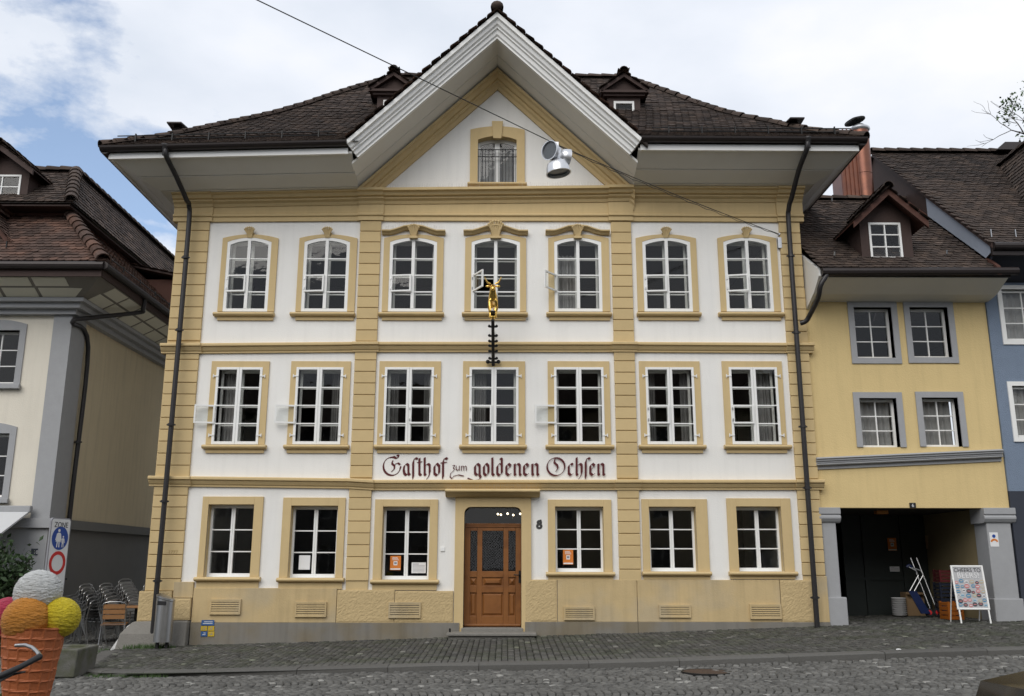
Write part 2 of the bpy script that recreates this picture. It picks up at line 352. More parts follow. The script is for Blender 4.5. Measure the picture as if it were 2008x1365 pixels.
def ridge_line(pts, parent, m=None, r=0.085, L=0.36, name='ridge_tile'):
    """half round cap tiles along a polyline, each its own piece"""
    m = m or TILE; mb = MB(); n = 7; r = r * 1.2
    for rr, yy in ((r * 1.12, -0.02), (r * 1.12, 0.05), (r * 0.92, L + 0.02)):
        pass
    rings = [[(rr * math.cos(math.pi * k / (n - 1)), yy, rr * math.sin(math.pi * k / (n - 1)) - 0.02) for k in range(n)] for rr, yy in ((r * 1.15, -0.02), (r * 1.15, 0.03), (r * 0.9, L + 0.02))]
    mb.loft(rings, closed=False, caps=False); mb.add([(p[0] * 0.85, p[1], p[2] * 0.85) for p in rings[0]] + rings[0], [(i, i + 1, n + i + 1, n + i) for i in range(n - 1)])
    me = mb.mesh(name, m, False); pts = [Vector(p) for p in pts]
    for a, b in zip(pts[:-1], pts[1:]):
        d = b - a; k = max(1, round(d.length / L)); dn = d.normalized(); x = dn.cross(Vector((0, 0, 1))).normalized(); z = x.cross(dn)
        for i in range(k):
            o = obj(name, me, parent); o.matrix_local = Matrix(frame(a + d * (i / k), x, dn, z).tolist())

# leaves: joined small faces
def leaves(name, centers, m, parent, size=0.05, seed=1):
    r = np.random.default_rng(seed); n = len(centers); c = np.array(centers)
    a = r.normal(size=(n, 3)); a /= np.linalg.norm(a, axis=1)[:, None]; b = r.normal(size=(n, 3)); b -= (a * b).sum(1)[:, None] * a; b /= np.linalg.norm(b, axis=1)[:, None]
    nn = np.cross(a, b); sz = size * r.uniform(0.6, 1.4, (n, 1)); V = np.stack([c - a * sz, c - b * sz * 0.45 + nn * sz * 0.12, c + a * sz, c + b * sz * 0.45 + nn * sz * 0.12], 1).reshape(-1, 3)
    me = bpy.data.meshes.new(name); me.from_pydata(V.tolist(), [], [(4 * i, 4 * i + 1, 4 * i + 2, 4 * i + 3) for i in range(n)]); me.materials.append(m)
    at = me.attributes.new('tint', 'FLOAT', 'POINT'); at.data.foreach_set('value', np.repeat(r.normal(0, 0.3, n).clip(-0.6, 0.9), 4).astype(np.float32))
    return obj(name, me, parent)

# ============================================================ GROUND
def zg0(x): return interp(x, [-40, -14, -9, -6, -3.3, -1.1, 0.6, 2.6, 6.2, 10, 16, 40], [-0.6, -0.2, -0.09, -0.015, 0.06, 0.135, 0.165, 0.225, 0.35, 0.45, 0.62, 1.2])
def scr(x): return interp(x, [-8, -3, 2], [0.02, 0.025, 0.03])
def zpave(x, y): return zg0(x) + (scr(x) * y if y < 0 else 0.004 * y)
KY = -4.1
def zkerb(x): return zg0(x) + scr(x) * KY
def zroad(x, y):
    z = zkerb(x) - interp(x, [-7, -2, 3], [0.065, 0.075, 0.085])
    return z + (0.012 if y < KY else 0.03) * (y - KY) if y > -20 else z + 0.012 * (-20 - KY)
def xb(y): return interp(y, [-3.4, -2.7, -0.9, 0], [-6.9, -7.15, -7.55, -7.65])
def yk(x): return interp(x, [-6.9, -6.3, -5, -2], [-3.4, -3.85, -4.04, -4.1])
def sheet(name, xs, ys, zf, m, parent=None, keep=None):
    mb = MB(); v = [(x, y, zf(x, y)) for y in ys for x in xs]; n = len(xs)
    f = [(j * n + i, j * n + i + 1, (j + 1) * n + i + 1, (j + 1) * n + i) for j in range(len(ys) - 1) for i in range(n - 1) if keep is None or keep(xs[i], xs[i + 1], ys[j], ys[j + 1])]
    mb.add(v, f); return mb.build(name, m, parent)
lin = lambda a, b, n: list(np.linspace(a, b, n))
ROADB = mat('far_paving', (0.075, 0.073, 0.068), 0.9, 0.3, 18, 0.4, 25, big=0.2)
XS = [-300, -100, -40] + lin(-20, 20, 81) + [40, 100, 300]
YS = [-300, -100, -40] + lin(-22, 14, 73) + [40, 100, 300]
road = struct(sheet('road', XS, YS, lambda x, y: zroad(x, y) - 0.03 if y < 14 else zroad(x, 14) - 0.03, JOINT))
PXS = lin(-7.8, 16, 100)
pave = struct(sheet('pavement', PXS, [-4.1, -3.9, -3.7, -3.5, -3.3, -3, -2.5, -2, -1.5, -1, -0.5, 0, 0.6, 3, 6], lambda x, y: zpave(x, max(y, yk(max(x, -6.9)) + 0.1)) - 0.025, JOINT,
                    keep=lambda x0, x1, y0, y1: x0 > xb((y0 + y1) / 2) - 0.1 and y1 > yk(x0)))
SV = [(-.5, -.5, -1), (.5, -.5, -1), (.5, .5, -1), (-.5, .5, -1), (-.5, -.5, -.22), (.5, -.5, -.22), (.5, .5, -.22), (-.5, .5, -.22), (-.38, -.38, 0), (.38, -.38, 0), (.38, .38, 0), (-.38, .38, 0)]
SF = [(0, 1, 5, 4), (1, 2, 6, 5), (2, 3, 7, 6), (3, 0, 4, 7), (4, 5, 9, 8), (5, 6, 10, 9), (6, 7, 11, 10), (7, 4, 8, 11), (8, 9, 10, 11)]
def settM(x, y, z, ang, sx, sy, h=0.06):
    c, s = math.cos(ang), math.sin(ang); tx, ty = random.gauss(0, 0.03), random.gauss(0, 0.03)
    M = np.eye(4); M[:3, 0] = (c * sx, s * sx, tx * sx); M[:3, 1] = (-s * sy, c * sy, ty * sy); M[:3, 2] = (0, 0, h); M[:3, 3] = (x, y, z); return M
def stint(): return max(-0.5, random.gauss(0, 0.2)) + (1.5 if random.random() < 0.02 else 0)
mats, tins = [], []
LN, PIT = 1.3, 0.102; RA = LN / math.sqrt(2)
for lane in range(-2, 12):
    yc = -9.35 + LN * lane + 0.1
    for k in range(int(24.5 / PIT)):
        x0 = -13.0 + k * PIT
        for j in range(13):
            th = rad(-45 + 90 * (j + 0.5) / 13); x = x0 + RA * (math.cos(th) - 0.85) + random.gauss(0, 0.003); y = yc + RA * math.sin(th) + random.gauss(0, 0.006)
            if y > -4.2 and x > (xb(min(0, y)) - 0.07): 
                if y > yk(x) - 0.06: continue
            if y > 4 or (y > 0.9 and x < -9.75) or x > 11.5: continue
            mats.append(settM(x, y, zroad(x, y) + random.gauss(0, 0.005), th, PIT * math.cos(th) * 0.88 * random.uniform(0.95, 1.03), RA * rad(90) / 13 * 0.93 * random.uniform(0.9, 1.03))); tins.append(stint())
field(SV, SF, mats, SETT, road, 'sett', 'sett_field', 300, tins)
mats, tins = [], []
x = -7.6
while x < 14:
    w = random.uniform(0.095, 0.118); y = -3.83 + random.uniform(0, 0.1)
    while y < (-0.03 if x + w / 2 < 6.85 or x > 9.75 else 2.6):
        l = random.uniform(0.09, 0.15); xc, yc = x + w / 2, y + l / 2
        if xc > xb(min(yc, 0)) + 0.27 and yc > yk(xc) + 0.3:
            mats.append(settM(xc, yc, zpave(xc, yc) + random.gauss(0, 0.004), random.gauss(0, 0.03), w * 0.9, l * 0.92)); tins.append(stint() - (0.0))
        y += l
    x += w
field(SV, SF, mats, SETTS, pave, 'paving_sett', 'paving_sett_field', 300, tins)
# kerb stones along the pavement edge
path = [Vector(p) for p in [(-7.6, -0.7, 0), (-7.42, -1.6, 0), (-7.15, -2.7, 0), (-7.02, -3.15, 0), (-6.75, -3.55, 0), (-6.3, -3.85, 0), (-5.6, -3.97, 0), (-4.6, -4.05, 0), (-3.2, -4.09, 0)] + [(x, -4.1, 0) for x in (-1.8, -0.4, 1.3, 2.7, 4.4, 5.9, 7.5, 9.0, 10.6, 12.2, 14)]]
def nrm2(i):
    a, b = path[max(0, i - 1)], path[min(len(path) - 1, i + 1)]; d = (b - a).normalized(); return Vector((-d.y, d.x, 0))
for i in range(len(path) - 1):
    rings = []; d = (path[i + 1] - path[i]).normalized()
    for p, nr, sh in ((path[i], nrm2(i), 0.004), (path[i + 1], nrm2(i + 1), -0.004)):
        p = p + d * sh; q = p + nr * 0.3; zt = zpave(p.x, max(p.y, -4.1)) + random.uniform(-0.004, 0.006); zb = zt - 0.2
        rings.append([(p.x, p.y, zb), (p.x, p.y, zt - 0.025), (p.x + nr.x * 0.02, p.y + nr.y * 0.02, zt - 0.006), (p.x + nr.x * 0.05, p.y + nr.y * 0.05, zt), (q.x, q.y, zt + 0.003), (q.x, q.y, zb)])
    MB().loft(rings).build('kerb_stone', KERB, pave)
# manhole cover
mh = PZ(1385, 1319, zroad(3, -4.9) ); mhx, mhy = 3.4, -6.2
mc = PZ(1385, 1319.5, zroad(3.0, -6.0)); mhx, mhy = mc.x, mc.y
RUST = mat('rusty_cast_iron', (0.075, 0.048, 0.034), 0.7, 0.3, 20, 0.3, 60, metal=0.3)
man = thing('manhole_cover', 'round rusty brown cast iron manhole cover set in the cobbled road', 'manhole cover', (mhx, mhy, zroad(mhx, mhy)), world=False)
MB().lathe([(0.36, -0.05), (0.36, 0.012), (0.33, 0.014), (0.33, 0.004), (0.3, 0.004)], 32).build('rim', IRON, man)
MB().lathe([(0.325, -0.04), (0.325, 0.010), (0.30, 0.012), (0.02, 0.014)], 32).build('lid', RUST, man)

# ============================================================ THE INN
XL, XR = -7.15, 6.42
inn = thing('inn_building', 'large white inn with ochre corner blocks, broad front gable and dark tiled roof', 'building', (XL / 2 + XR / 2, 0, 0), world=True)
dzr = lambda x: interp(x, [-8.4, -3.3, 2.74, 7.5], [-0.12, 0.04, 0.16, 0.16])
dz2 = lambda x: interp(x, [-7.15, -3.2, 2.3, 6.4], [-0.05, 0.0, 0.02, 0.01])
dz1 = lambda x: interp(x, [-7.15, -3.2, -2.7, 6.4], [0.06, 0.02, -0.012, 0.015])
# windows by pixel: (frame u0,u1), (surround u0,u1), (sill u0,u1)
R3 = [((442, 529), (432, 542), (420, 539)), ((594, 684), (583.6, 698), (570, 697)), ((763, 856), (751, 869), (743, 871)), ((924, 1019.6), (911.5, 1031.7), (906, 1035)), ((1087, 1180), (1075.5, 1195), (1071, 1199)), ((1261, 1355.5), (1248.5, 1367.5), (1248, 1374)), ((1421, 1513), (1410, 1526.5), (1407.5, 1536.5))]
R2 = [((420.7, 511.6), (409.8, 524), (398, 523.6)), ((578.3, 671), (567, 685), (557.5, 685.6)), ((753, 850), (741.8, 863.4), (734, 864)), ((920, 1016.7), (907, 1029.7), (900.7, 1033)), ((1086.7, 1184.5), (1074.4, 1196.5), (1069.5, 1203.8)), ((1267, 1362.5), (1255, 1375), (1252, 1383.6)), ((1431.8, 1527), (1419, 1537.6), (1418.8, 1550.6))]
R1 = [((405, 495), (392.7, 512.6), (383, 512), 974, 989.5, 1131.5, 1153), ((568.5, 660.7), (551.7, 675), (544, 676), 976, 992, 1133, 1155), ((749.5, 842), (733.5, 858), (727, 861), 979.5, 993.7, 1136.6, 1157), None,
      ((1089, 1184), (1074.6, 1200), (1070.4, 1205.4), 980, 993.7, 1121.6, 1137.6), ((1273.7, 1366), (1259.5, 1389), (1258.5, 1394), 979, 994, 1120.6, 1136.6), ((1446, 1534), (1427.5, 1553.8), (1428, 1562), 977.5, 993.5, 1120.6, 1135.7)]
openings = []      # x0,x1,z0,z1 in the wall
W3, W2L, W1L = [], [], []
for f, s, l in R3:
    x0, x1 = P(f[0], 545).x, P(f[1], 545).x; um = (f[0] + f[1]) / 2; z0, z1 = P(um, 611.5).z, P(um, 467).z
    zs = z1 - 0.10; W3.append((x0, x1, z0, z1, zs, P(s[0], 545).x, P(s[1], 545).x, P(l[0], 617).x, P(l[1], 617).x, P(um, 614).z)); openings.append((x0, x1, z0, z1))
for f, s, l in R2:
    x0, x1 = P(f[0], 797).x, P(f[1], 797).x; um = (f[0] + f[1]) / 2; z0, z1 = P(um, 872).z, P(um, 721).z
    W2L.append((x0, x1, z0, z1, P(s[0], 797).x, P(s[1], 797).x, P(um, 709).z, P(l[0], 877).x, P(l[1], 877).x)); openings.append((x0 + 0.03, x1 - 0.03, z0, z1 - 0.03))
for w in R1:
    if w is None: W1L.append(None); continue
    f, s, l, vt, vo, vs, vb = w; x0, x1 = P(f[0], 1060).x, P(f[1], 1060).x; um = (f[0] + f[1]) / 2
    W1L.append((x0, x1, P(um, vs).z, P(um, vo).z, P(s[0], 1060).x, P(s[1], 1060).x, P(um, vt).z, P(l[0], vs).x, P(l[1], vs).x, P(um, vb).z)); openings.append((x0, x1, P(um, vs).z, P(um, vo).z))
DX0, DX1, DZ1 = P(909.4, 1110).x, P(1022.4, 1110).x, P(966, 994.4).z
DZ0 = P(966, 1231).z
openings.append((DX0, DX1, -0.3, DZ1))
GW = RC(937, 266, 1013, 360); openings.append(GW)
XC, GK = -0.21, 0.965
ZAP = P(977, 146).z            # apex of the ochre raking cornice on the wall
def wall_strips(mb, x0, x1, z0, z1, ops, y0, y1, top=None):
    zs = sorted(set([z0, z1] + [min(max(z, z0), z1) for o in ops for z in o[2:4]]))
    for a, b in zip(zs[:-1], zs[1:]):
        if b - a < 1e-4: continue
        m = (a + b) / 2; cuts = sorted((o[0], o[1]) for o in ops if o[2] < m < o[3]); xx = x0
        for c0, c1 in cuts + [(x1, x1)]:
            if c0 - xx > 1e-4: mb.box(xx, c0, y0, y1, a, b)
            xx = c1
wm = MB(); wall_strips(wm, XL + 0.03, XR - 0.03, -0.5, 9.75, [o for o in openings if o is not GW], 0, 0.42)
wm.build('wall', WHITE, inn)
gm = MB(); wall_strips(gm, GW[0] - 0.5, GW[1] + 0.5, 9.75, GW[3] + 0.05, [GW], 0, 0.42)
gl_, gr_ = GW[0] - 0.5, GW[1] + 0.5; gt = GW[3] + 0.05
hx = lambda z: (ZAP - z) / GK
gm.pxz([(XC - hx(9.75), 9.75), (gl_, 9.75), (gl_, gt), (XC - hx(gt), gt)] if XC - hx(gt) < gl_ else [(XC - hx(9.75), 9.75), (gl_, 9.75), (gl_, ZAP - GK * (XC - gl_))], 0, 0.42)
gm.pxz([(gr_, 9.75), (XC + hx(9.75), 9.75), (XC + hx(gt), gt), (gr_, gt)] if XC + hx(gt) > gr_ else [(gr_, 9.75), (XC + hx(9.75), 9.75), (gr_, ZAP - GK * (gr_ - XC))], 0, 0.42)
gm.pxz([(max(gl_, XC - hx(gt)) if XC - hx(gt) > gl_ else XC - hx(gt), gt), (XC + hx(gt), gt), (XC, ZAP)], 0, 0.42)
gm.build('gable_wall', WHITE, inn)
sm = MB(); sm.box(XL + 0.03, XL + 0.4, 0.42, 9.0, -0.5, 9.9); sm.box(XR - 0.4, XR - 0.03, 0.42, 9.0, -0.5, 9.9); sm.box(XL + 0.4, XR - 0.4, 8.7, 9.0, -0.5, 9.9)
sm.build('side_wall', WHITE, inn)
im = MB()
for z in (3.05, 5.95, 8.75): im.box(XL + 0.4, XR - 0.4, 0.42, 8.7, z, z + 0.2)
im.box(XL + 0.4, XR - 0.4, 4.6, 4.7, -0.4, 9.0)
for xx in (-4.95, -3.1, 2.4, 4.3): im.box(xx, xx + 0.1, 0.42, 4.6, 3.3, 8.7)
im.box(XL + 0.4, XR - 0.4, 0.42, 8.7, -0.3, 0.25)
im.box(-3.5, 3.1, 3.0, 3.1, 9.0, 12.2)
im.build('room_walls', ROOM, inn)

def pilaster(x0, x1, tops, y=-0.055, side=0):
    pl = MB().box(x0 + 0.008, x1 - 0.008, -0.03, 0.1, 0.9, 9.0).build('pilaster', TRIM, inn)
    me = None
    for z0, z1 in tops:
        n = max(1, round((z1 - z0) / 0.247)); h = (z1 - z0) / n
        mb = MB().box(x0, x1, y, 0.05, 0.008, h - 0.008)
        if me is None or True:
            mm = mb.mesh('block', TRIMB)
        for i in range(n):
            o = obj('block', mm, pl, bevel=0.008); o.location = (0, 0, z0 + i * h)
    return pl
PIL = [(-7.17, -6.48), (-3.19, -2.735), (2.295, 2.735), (5.985, 6.44)]
storeys = [(1.2, 3.08), (3.25, 5.97), (6.13, 8.85)]
for i, (a, b) in enumerate(PIL):
    st = list(storeys)
    if i == 0: st[0] = (0.55 + 0.45, 3.12)
    if i == 3: st[0] = (1.32, 3.08)
    pilaster(a, b, st)
# string courses
def course(name, y0, zt, prof, warp, segs, m=TRIM):
    for x0, x1, ex in segs:
        MB().pyz([(0.05, zt + prof[0][1])] + [(yy - ex, zt + dz) for yy, dz in prof] + [(0.05, zt + prof[-1][1])], x0, x1).build(name, m, inn, warp=warp)
bandp = [(-0.13, 0.0), (-0.15, -0.02), (-0.15, -0.06), (-0.10, -0.075), (-0.10, -0.10), (-0.07, -0.15), (-0.045, -0.17), (-0.045, -0.20)]
SEGS = []
pe = [(-7.27, -6.42, 0.035)] + [(a - 0.05, b + 0.05, 0.035) for a, b in PIL[1:3]] + [(5.95, 6.53, 0.035)]
fill = [(-6.42, PIL[1][0] - 0.05, 0.0), (PIL[1][1] + 0.05, PIL[2][0] - 0.05, 0.0), (PIL[2][1] + 0.05, 5.95, 0.0)]
SEGS = pe + fill
course('string_course', 0, 6.10, bandp, dz2, SEGS)
course('string_course', 0, 3.215, bandp, dz1, SEGS)
# frieze and main cornice
def cornice_seg(x0, x1, ex):
    BX('frieze', TRIM, inn, x0, x1, -0.03 - ex, 0.05, 8.86, 9.42)
    MB().pyz([(0.05, 9.02)] + [(yy - ex, z) for yy, z in [(-0.045, 9.02), (-0.085, 8.995), (-0.085, 8.96), (-0.05, 8.94), (-0.05, 8.85)]] + [(0.05, 8.85)], x0, x1).build('frieze_moulding', TRIM, inn, warp=dz2)
    MB().pyz([(0.05, 9.50)] + [(yy - ex, z) for yy, z in [(-0.30, 9.50), (-0.30, 9.44), (-0.24, 9.42), (-0.20, 9.36), (-0.14, 9.345), (-0.14, 9.31), (-0.08, 9.27), (-0.05, 9.21)]] + [(0.05, 9.21)], x0, x1).build('cornice', TRIM, inn, warp=lambda x: dzr(x) * 0.8 - 0.02)
for s in SEGS: cornice_seg(*s)
# plinth, smooth and rough, and grey socle
zpl = P(966, 1157).z; zpr = P(1300, 1137).z; zso = P(900, 1221).z
ZL = P(500, 1153).z
def plin(x0, x1, z0, z1, m, y=-0.06, nm='plinth'): return BX(nm, m, inn, x0, x1, y, 0.05, z0, z1, bevel=0.008)
plin(-6.2, -3.35, zso, ZL, PLINTH); 
plin(DX1 + 0.72, PIL[2][1] - 0.1, zso + 0.02, zpr, PLINTH); plin(PIL[2][1] - 0.09, 5.5, zso + 0.02, zpr, PLINTH)
def rough_slab(name, x0, x1, z0, z1, y, m, depth=0.15, amp=0.007, res=0.03, seed=0):
    nx, nz = max(3, int((x1 - x0) / res)), max(3, int((z1 - z0) / res)); r = random.Random(seed); v = []; mb = MB()
    for j in range(nz + 1):
        for i in range(nx + 1):
            e = min(i, nx - i, j, nz - j); k = 0 if e == 0 else 1
            v.append((x0 + (x1 - x0) * i / nx, y + (0.006 if k == 0 else 0) - (r.random() * amp if k else 0), z0 + (z1 - z0) * j / nz))
    f = [(j * (nx + 1) + i, j * (nx + 1) + i + 1, (j + 1) * (nx + 1) + i + 1, (j + 1) * (nx + 1) + i) for j in range(nz) for i in range(nx)]
    mb.add(v, f); mb.box(x0, x1, y + 0.0065, y + depth, z0, z1); return mb.build(name, m, inn, smooth=False)
rough_slab('rough_plinth', -3.34, -2.2, zso, zpl, -0.064, ROUGH, seed=1); rough_slab('rough_plinth', -2.19, -1.05 + 0.02, zso, zpl - 0.02, -0.064, ROUGH, seed=2)
rough_slab('rough_plinth', DX1 + 0.06, DX1 + 0.71, zso + 0.02, zpr, -0.064, ROUGH, seed=3); rough_slab('rough_plinth', 5.51, 6.2, zso + 0.02, zpr, -0.064, ROUGH, seed=4)
plin(6.21, 6.46, zso + 0.02, 1.31, PLINTH)
rough_slab('rough_corner_stone', -7.26, -6.62, 0.42, 1.0, -0.10, ROUGH, seed=5); rough_slab('rough_corner_stone', -6.61, -6.22, 0.45, 0.86, -0.12, ROUGH, seed=6); plin(-6.6, -6.21, 0.87, 1.18, PLINTH)
BX('side_quoin', TRIM, inn, -7.19, -7.10, 0.0, 0.6, 0.2, 9.0)
for (u0, u1, v0, v1) in ():
    pass
def socle(x0, x1, zt, y=-0.09): return MB().loft([[(x0, y, -0.4), (x0, 0.05, -0.4), (x0, 0.05, zt), (x0, y, zt - 0.0)], [(x1, y, -0.4), (x1, 0.05, -0.4), (x1, 0.05, zt), (x1, y, zt)]]).build('socle', GREYB, inn, bevel=0.006)
socle(-6.2, DX0 - 0.07, zso); socle(DX1 + 0.07, PIL[2][1] - 0.1, zso + 0.02); socle(PIL[2][1] - 0.095, 6.46, zso + 0.02)
# battered corner stones of the left corner
MB().loft([[(-7.62, -0.36, -0.35), (-6.75, -0.42, -0.35), (-6.75, 0.5, -0.35), (-7.62, 0.5, -0.35)], [(-7.5, -0.30, 0.2), (-6.75, -0.36, 0.2), (-6.75, 0.5, 0.2), (-7.5, 0.5, 0.2)], [(-7.32, -0.17, 0.42), (-6.75, -0.22, 0.44), (-6.75, 0.5, 0.44), (-7.32, 0.5, 0.42)]]).build('corner_guard_stone', STONE, inn, bevel=0.04)
MB().loft([[(-6.74, -0.30, -0.35), (-6.22, -0.30, -0.35), (-6.22, 0.1, -0.35), (-6.74, 0.1, -0.35)], [(-6.74, -0.24, 0.44), (-6.22, -0.24, 0.44), (-6.22, 0.1, 0.44), (-6.74, 0.1, 0.44)]]).build('corner_guard_stone', STONE, inn, bevel=0.03)
CHALK = mat('whitewashed_stone', (0.55, 0.55, 0.54), 0.9, 0.3, 14, 0.5, 30)
MB().loft([[(-7.78, -0.30, -0.3), (-7.63, -0.34, -0.3), (-7.63, 0.1, -0.3), (-7.78, 0.1, -0.3)], [(-7.40, -0.2, 0.34), (-7.34, -0.2, 0.38), (-7.34, 0.1, 0.38), (-7.40, 0.1, 0.34)]]).build('whitewashed_kick_stone', CHALK, inn, bevel=0.02)
# cellar vents
for (u0, u1, v0, v1) in [(411.6, 472, 1175, 1205), (578.5, 640, 1180, 1210), (762, 825, 1181, 1212), (1106, 1166, 1190, 1216), (1292.5, 1354.5, 1186, 1211), (1470.5, 1532, 1185, 1214)]:
    x0, x1, z0, z1 = RC(u0, v0, u1, v1, -0.08); yy = -0.105
    fr = MB(); t = 0.03
    fr.box(x0, x1, yy, -0.02, z1 - t, z1); fr.box(x0, x1, yy, -0.02, z0, z0 + t); fr.box(x0, x0 + t, yy, -0.02, z0 + t, z1 - t); fr.box(x1 - t, x1, yy, -0.02, z0 + t, z1 - t)
    v_ = fr.build('vent', PLINTH, inn); BX('vent_back', ROOM, v_, x0 + t, x1 - t, -0.083, -0.079, z0 + t, z1 - t)
    h = (z1 - z0 - 2 * t) / 5.5
    for i in range(6):
        zc = z0 + t + h * (i - 0.05); MB().loft([[(x0 + t, yy + 0.004, zc), (x0 + t, yy + 0.004, zc + h * 0.62), (x0 + t, -0.085, zc + h * 0.72), (x0 + t, -0.085, zc + h * 0.1)], [(x1 - t, yy + 0.004, zc), (x1 - t, yy + 0.004, zc + h * 0.62), (x1 - t, -0.085, zc + h * 0.72), (x1 - t, -0.085, zc + h * 0.1)]]).build('slat', PLINTH, v_)

# ------------------------------------------------------------ windows of the inn
def arch(x0, x1, zs, rise, n=10):       # points left to right on a segmental arch
    return [(x0 + (x1 - x0) * i / n, zs + rise * (1 - (2 * i / n - 1) ** 2)) for i in range(n + 1)]
def arch_ring(mb, xo0, xo1, zbo, zso_, riseo, xi0, xi1, zbi, zsi, risei, y0, y1, n=10):
    o = [(xo0, zbo)] + arch(xo0, xo1, zso_, riseo, n) + [(xo1, zbo)]; i = [(xi0, zbi)] + arch(xi0, xi1, zsi, risei, n) + [(xi1, zbi)]
    for k in range(len(o) - 1): mb.pxz([o[k], o[k + 1], i[k + 1], i[k]], y0, y1)
def sill(parent, x0, x1, zt, apron, ax0, ax1, y=-0.06, m=TRIM):
    BX('apron', m, parent, ax0, ax1, -0.04, 0.02, zt - apron, zt - 0.085)
    MB().pyz([(0.02, zt), (y - 0.02, zt), (y - 0.06, zt - 0.015), (y - 0.075, zt - 0.04), (y - 0.06, zt - 0.065), (y - 0.02, zt - 0.085), (0.02, zt - 0.085)], x0, x1).build('sill', m, parent, bevel=0.012)
def paneset(parent, x0, x1, zb, zt, ncol, nrow, st, mul, rail, bar, y, rise=0.0, glass=GLASS, skip=(), bm=PAINT, barz=None):
    """sash frame members, glazing bars and panes. returns cell grid"""
    cols = []; cw = (x1 - x0 - 2 * st - mul) / 2
    cols = [(x0 + st, x0 + st + cw), (x1 - st - cw, x1 - st)]
    gz0, gz1 = zb + rail, zt - rail; rh = (gz1 + rise * 0.6 - gz0) / nrow; cells = {}
    for ci, (a, b) in enumerate(cols):
        for r in range(1, nrow):
            zc = gz0 + rh * (nrow - r); BX('glazing_bar', bm, parent, a - 0.004, b + 0.004, y - 0.012, y + 0.022, zc - bar / 2, zc + bar / 2)
        for r in range(nrow):
            zl = gz0 + rh * (nrow - 1 - r) + (bar / 2 if r < nrow - 1 else -0.01); zh = gz0 + rh * (nrow - r) - (bar / 2 if r else 0)
            cells[(ci, r)] = (a, b, zl, zh)
            if (ci, r) in skip: continue
            jx = random.gauss(0, 0.002)
            if r == 0 and rise:
                xm0, xm1 = x0 + st, x1 - st
                fz = lambda x: gz1 + rise * (1 - (2 * (x - xm0) / (xm1 - xm0) - 1) ** 2)
                poly = [(a, zl), (b, zl)] + [(a + (b - a) * k / 5, fz(a + (b - a) * k / 5) + 0.006) for k in range(5, -1, -1)]
                MB().pxz(poly, y + 0.006 + jx, y + 0.010 + jx).build('pane', glass, parent)
            else: BX('pane', glass, parent, a - 0.003, b + 0.003, y + 0.006 + jx, y + 0.010 + jx, zl, zh + (0.01 if r == 0 else 0))
    return cells
def vent(parent, cell, ang, y, left=True, m=PAINT):
    a, b, zl, zh = cell; t = 0.034; w = b - a + 0.03; zl -= 0.016; zh += 0.016
    mb = MB(); mb.box(0, w, -0.016, 0.016, zl, zl + t); mb.box(0, w, -0.016, 0.016, zh - t, zh); mb.box(0, t, -0.016, 0.016, zl + t, zh - t); mb.box(w - t, w, -0.016, 0.016, zl + t, zh - t)
    gp = MB().box(t, w - t, -0.002, 0.002, zl + t, zh - t)
    M = (Matrix.Translation((a - 0.02, y - 0.02, 0)) @ Matrix.Rotation(rad(-ang), 4, 'Z')) if left else (Matrix.Translation((b + 0.02, y - 0.02, 0)) @ Matrix.Rotation(rad(180 + ang), 4, 'Z'))
    mb.build('vent_casement', m, parent, M=M); gp.build('vent_pane', GLASS, parent, M=M)
    for zz in (zl + 0.08, zh - 0.08): MB().box(-0.012, 0.012, -0.03, 0.0, zz - 0.025, zz + 0.025).build('hinge', STEEL, parent, M=M)
def inner(parent, x0, x1, z0, z1, y, rise=0, offs=0.03, nrow=4):
    mb = MB(); t = 0.05; xm = (x0 + x1) / 2
    mb.box(x0 + offs, x0 + offs + t, y, y + 0.04, z0, z1); mb.box(x1 - offs - t, x1 - offs, y, y + 0.04, z0, z1); mb.box(xm - t, xm + t, y, y + 0.04, z0, z1)
    for k in range(1, nrow): mb.box(x0 + offs, x1 - offs, y + 0.003, y + 0.035, z0 + (z1 - z0) * k / nrow - 0.014, z0 + (z1 - z0) * k / nrow + 0.014)
    mb.box(x0 + offs, x1 - offs, y + 0.002, y + 0.037, z1 - 0.06, z1); mb.box(x0 + offs, x1 - offs, y + 0.002, y + 0.037, z0, z0 + 0.05)
    mb.build('inner_sash', INNERW, parent)
def curtain(parent, x0, x1, z0, z1, y):
    n = 28; mb = MB(); r = []
    for zz in (z0, z1): r.append([(x0 + (x1 - x0) * i / n, y + 0.035 * math.sin(i * 1.15 + 0.6 * math.sin(i * 0.7)) , zz) for i in range(n + 1)])
    mb.loft(r, closed=False); mb.build('curtain', CURT, parent, smooth=True)
SHELLM = TRIM
def shell(parent, cx, zb, w, h, y, nm='shell_keystone', base=True):
    """scalloped shell: ribs fanning from the foot"""
    mb = MB(); n = 7
    for i in range(n):
        a = rad(-66 + 132 * i / (n - 1)); L = h * (0.62 + 0.38 * math.cos(a)); tip = (cx + math.sin(a) * w * 0.46, zb + L * 0.92); ft = (cx + math.sin(a) * w * 0.17, zb); md = (cx + math.sin(a) * w * 0.26, zb + L * 0.5)
        mb.tube([(ft[0], y + 0.03, ft[1] - 0.01), (md[0], y - 0.005, md[1]), (tip[0], y - 0.045, tip[1])], [w * 0.06, w * 0.062, w * 0.075], 8); mb.ball((tip[0], y - 0.045, tip[1]), w * 0.09, 8, 6)
    mb.pxz([(cx - w * 0.16, zb), (cx + w * 0.16, zb), (cx + w * 0.36, zb + h * 0.45), (cx, zb + h * 0.7), (cx - w * 0.36, zb + h * 0.45)], y + 0.03, y + 0.10)
    if base: mb.box(cx - w * 0.33, cx + w * 0.33, y - 0.03, y + 0.05, zb - 0.03, zb + 0.015)
    return mb.build(nm, SHELLM, parent, smooth=True)
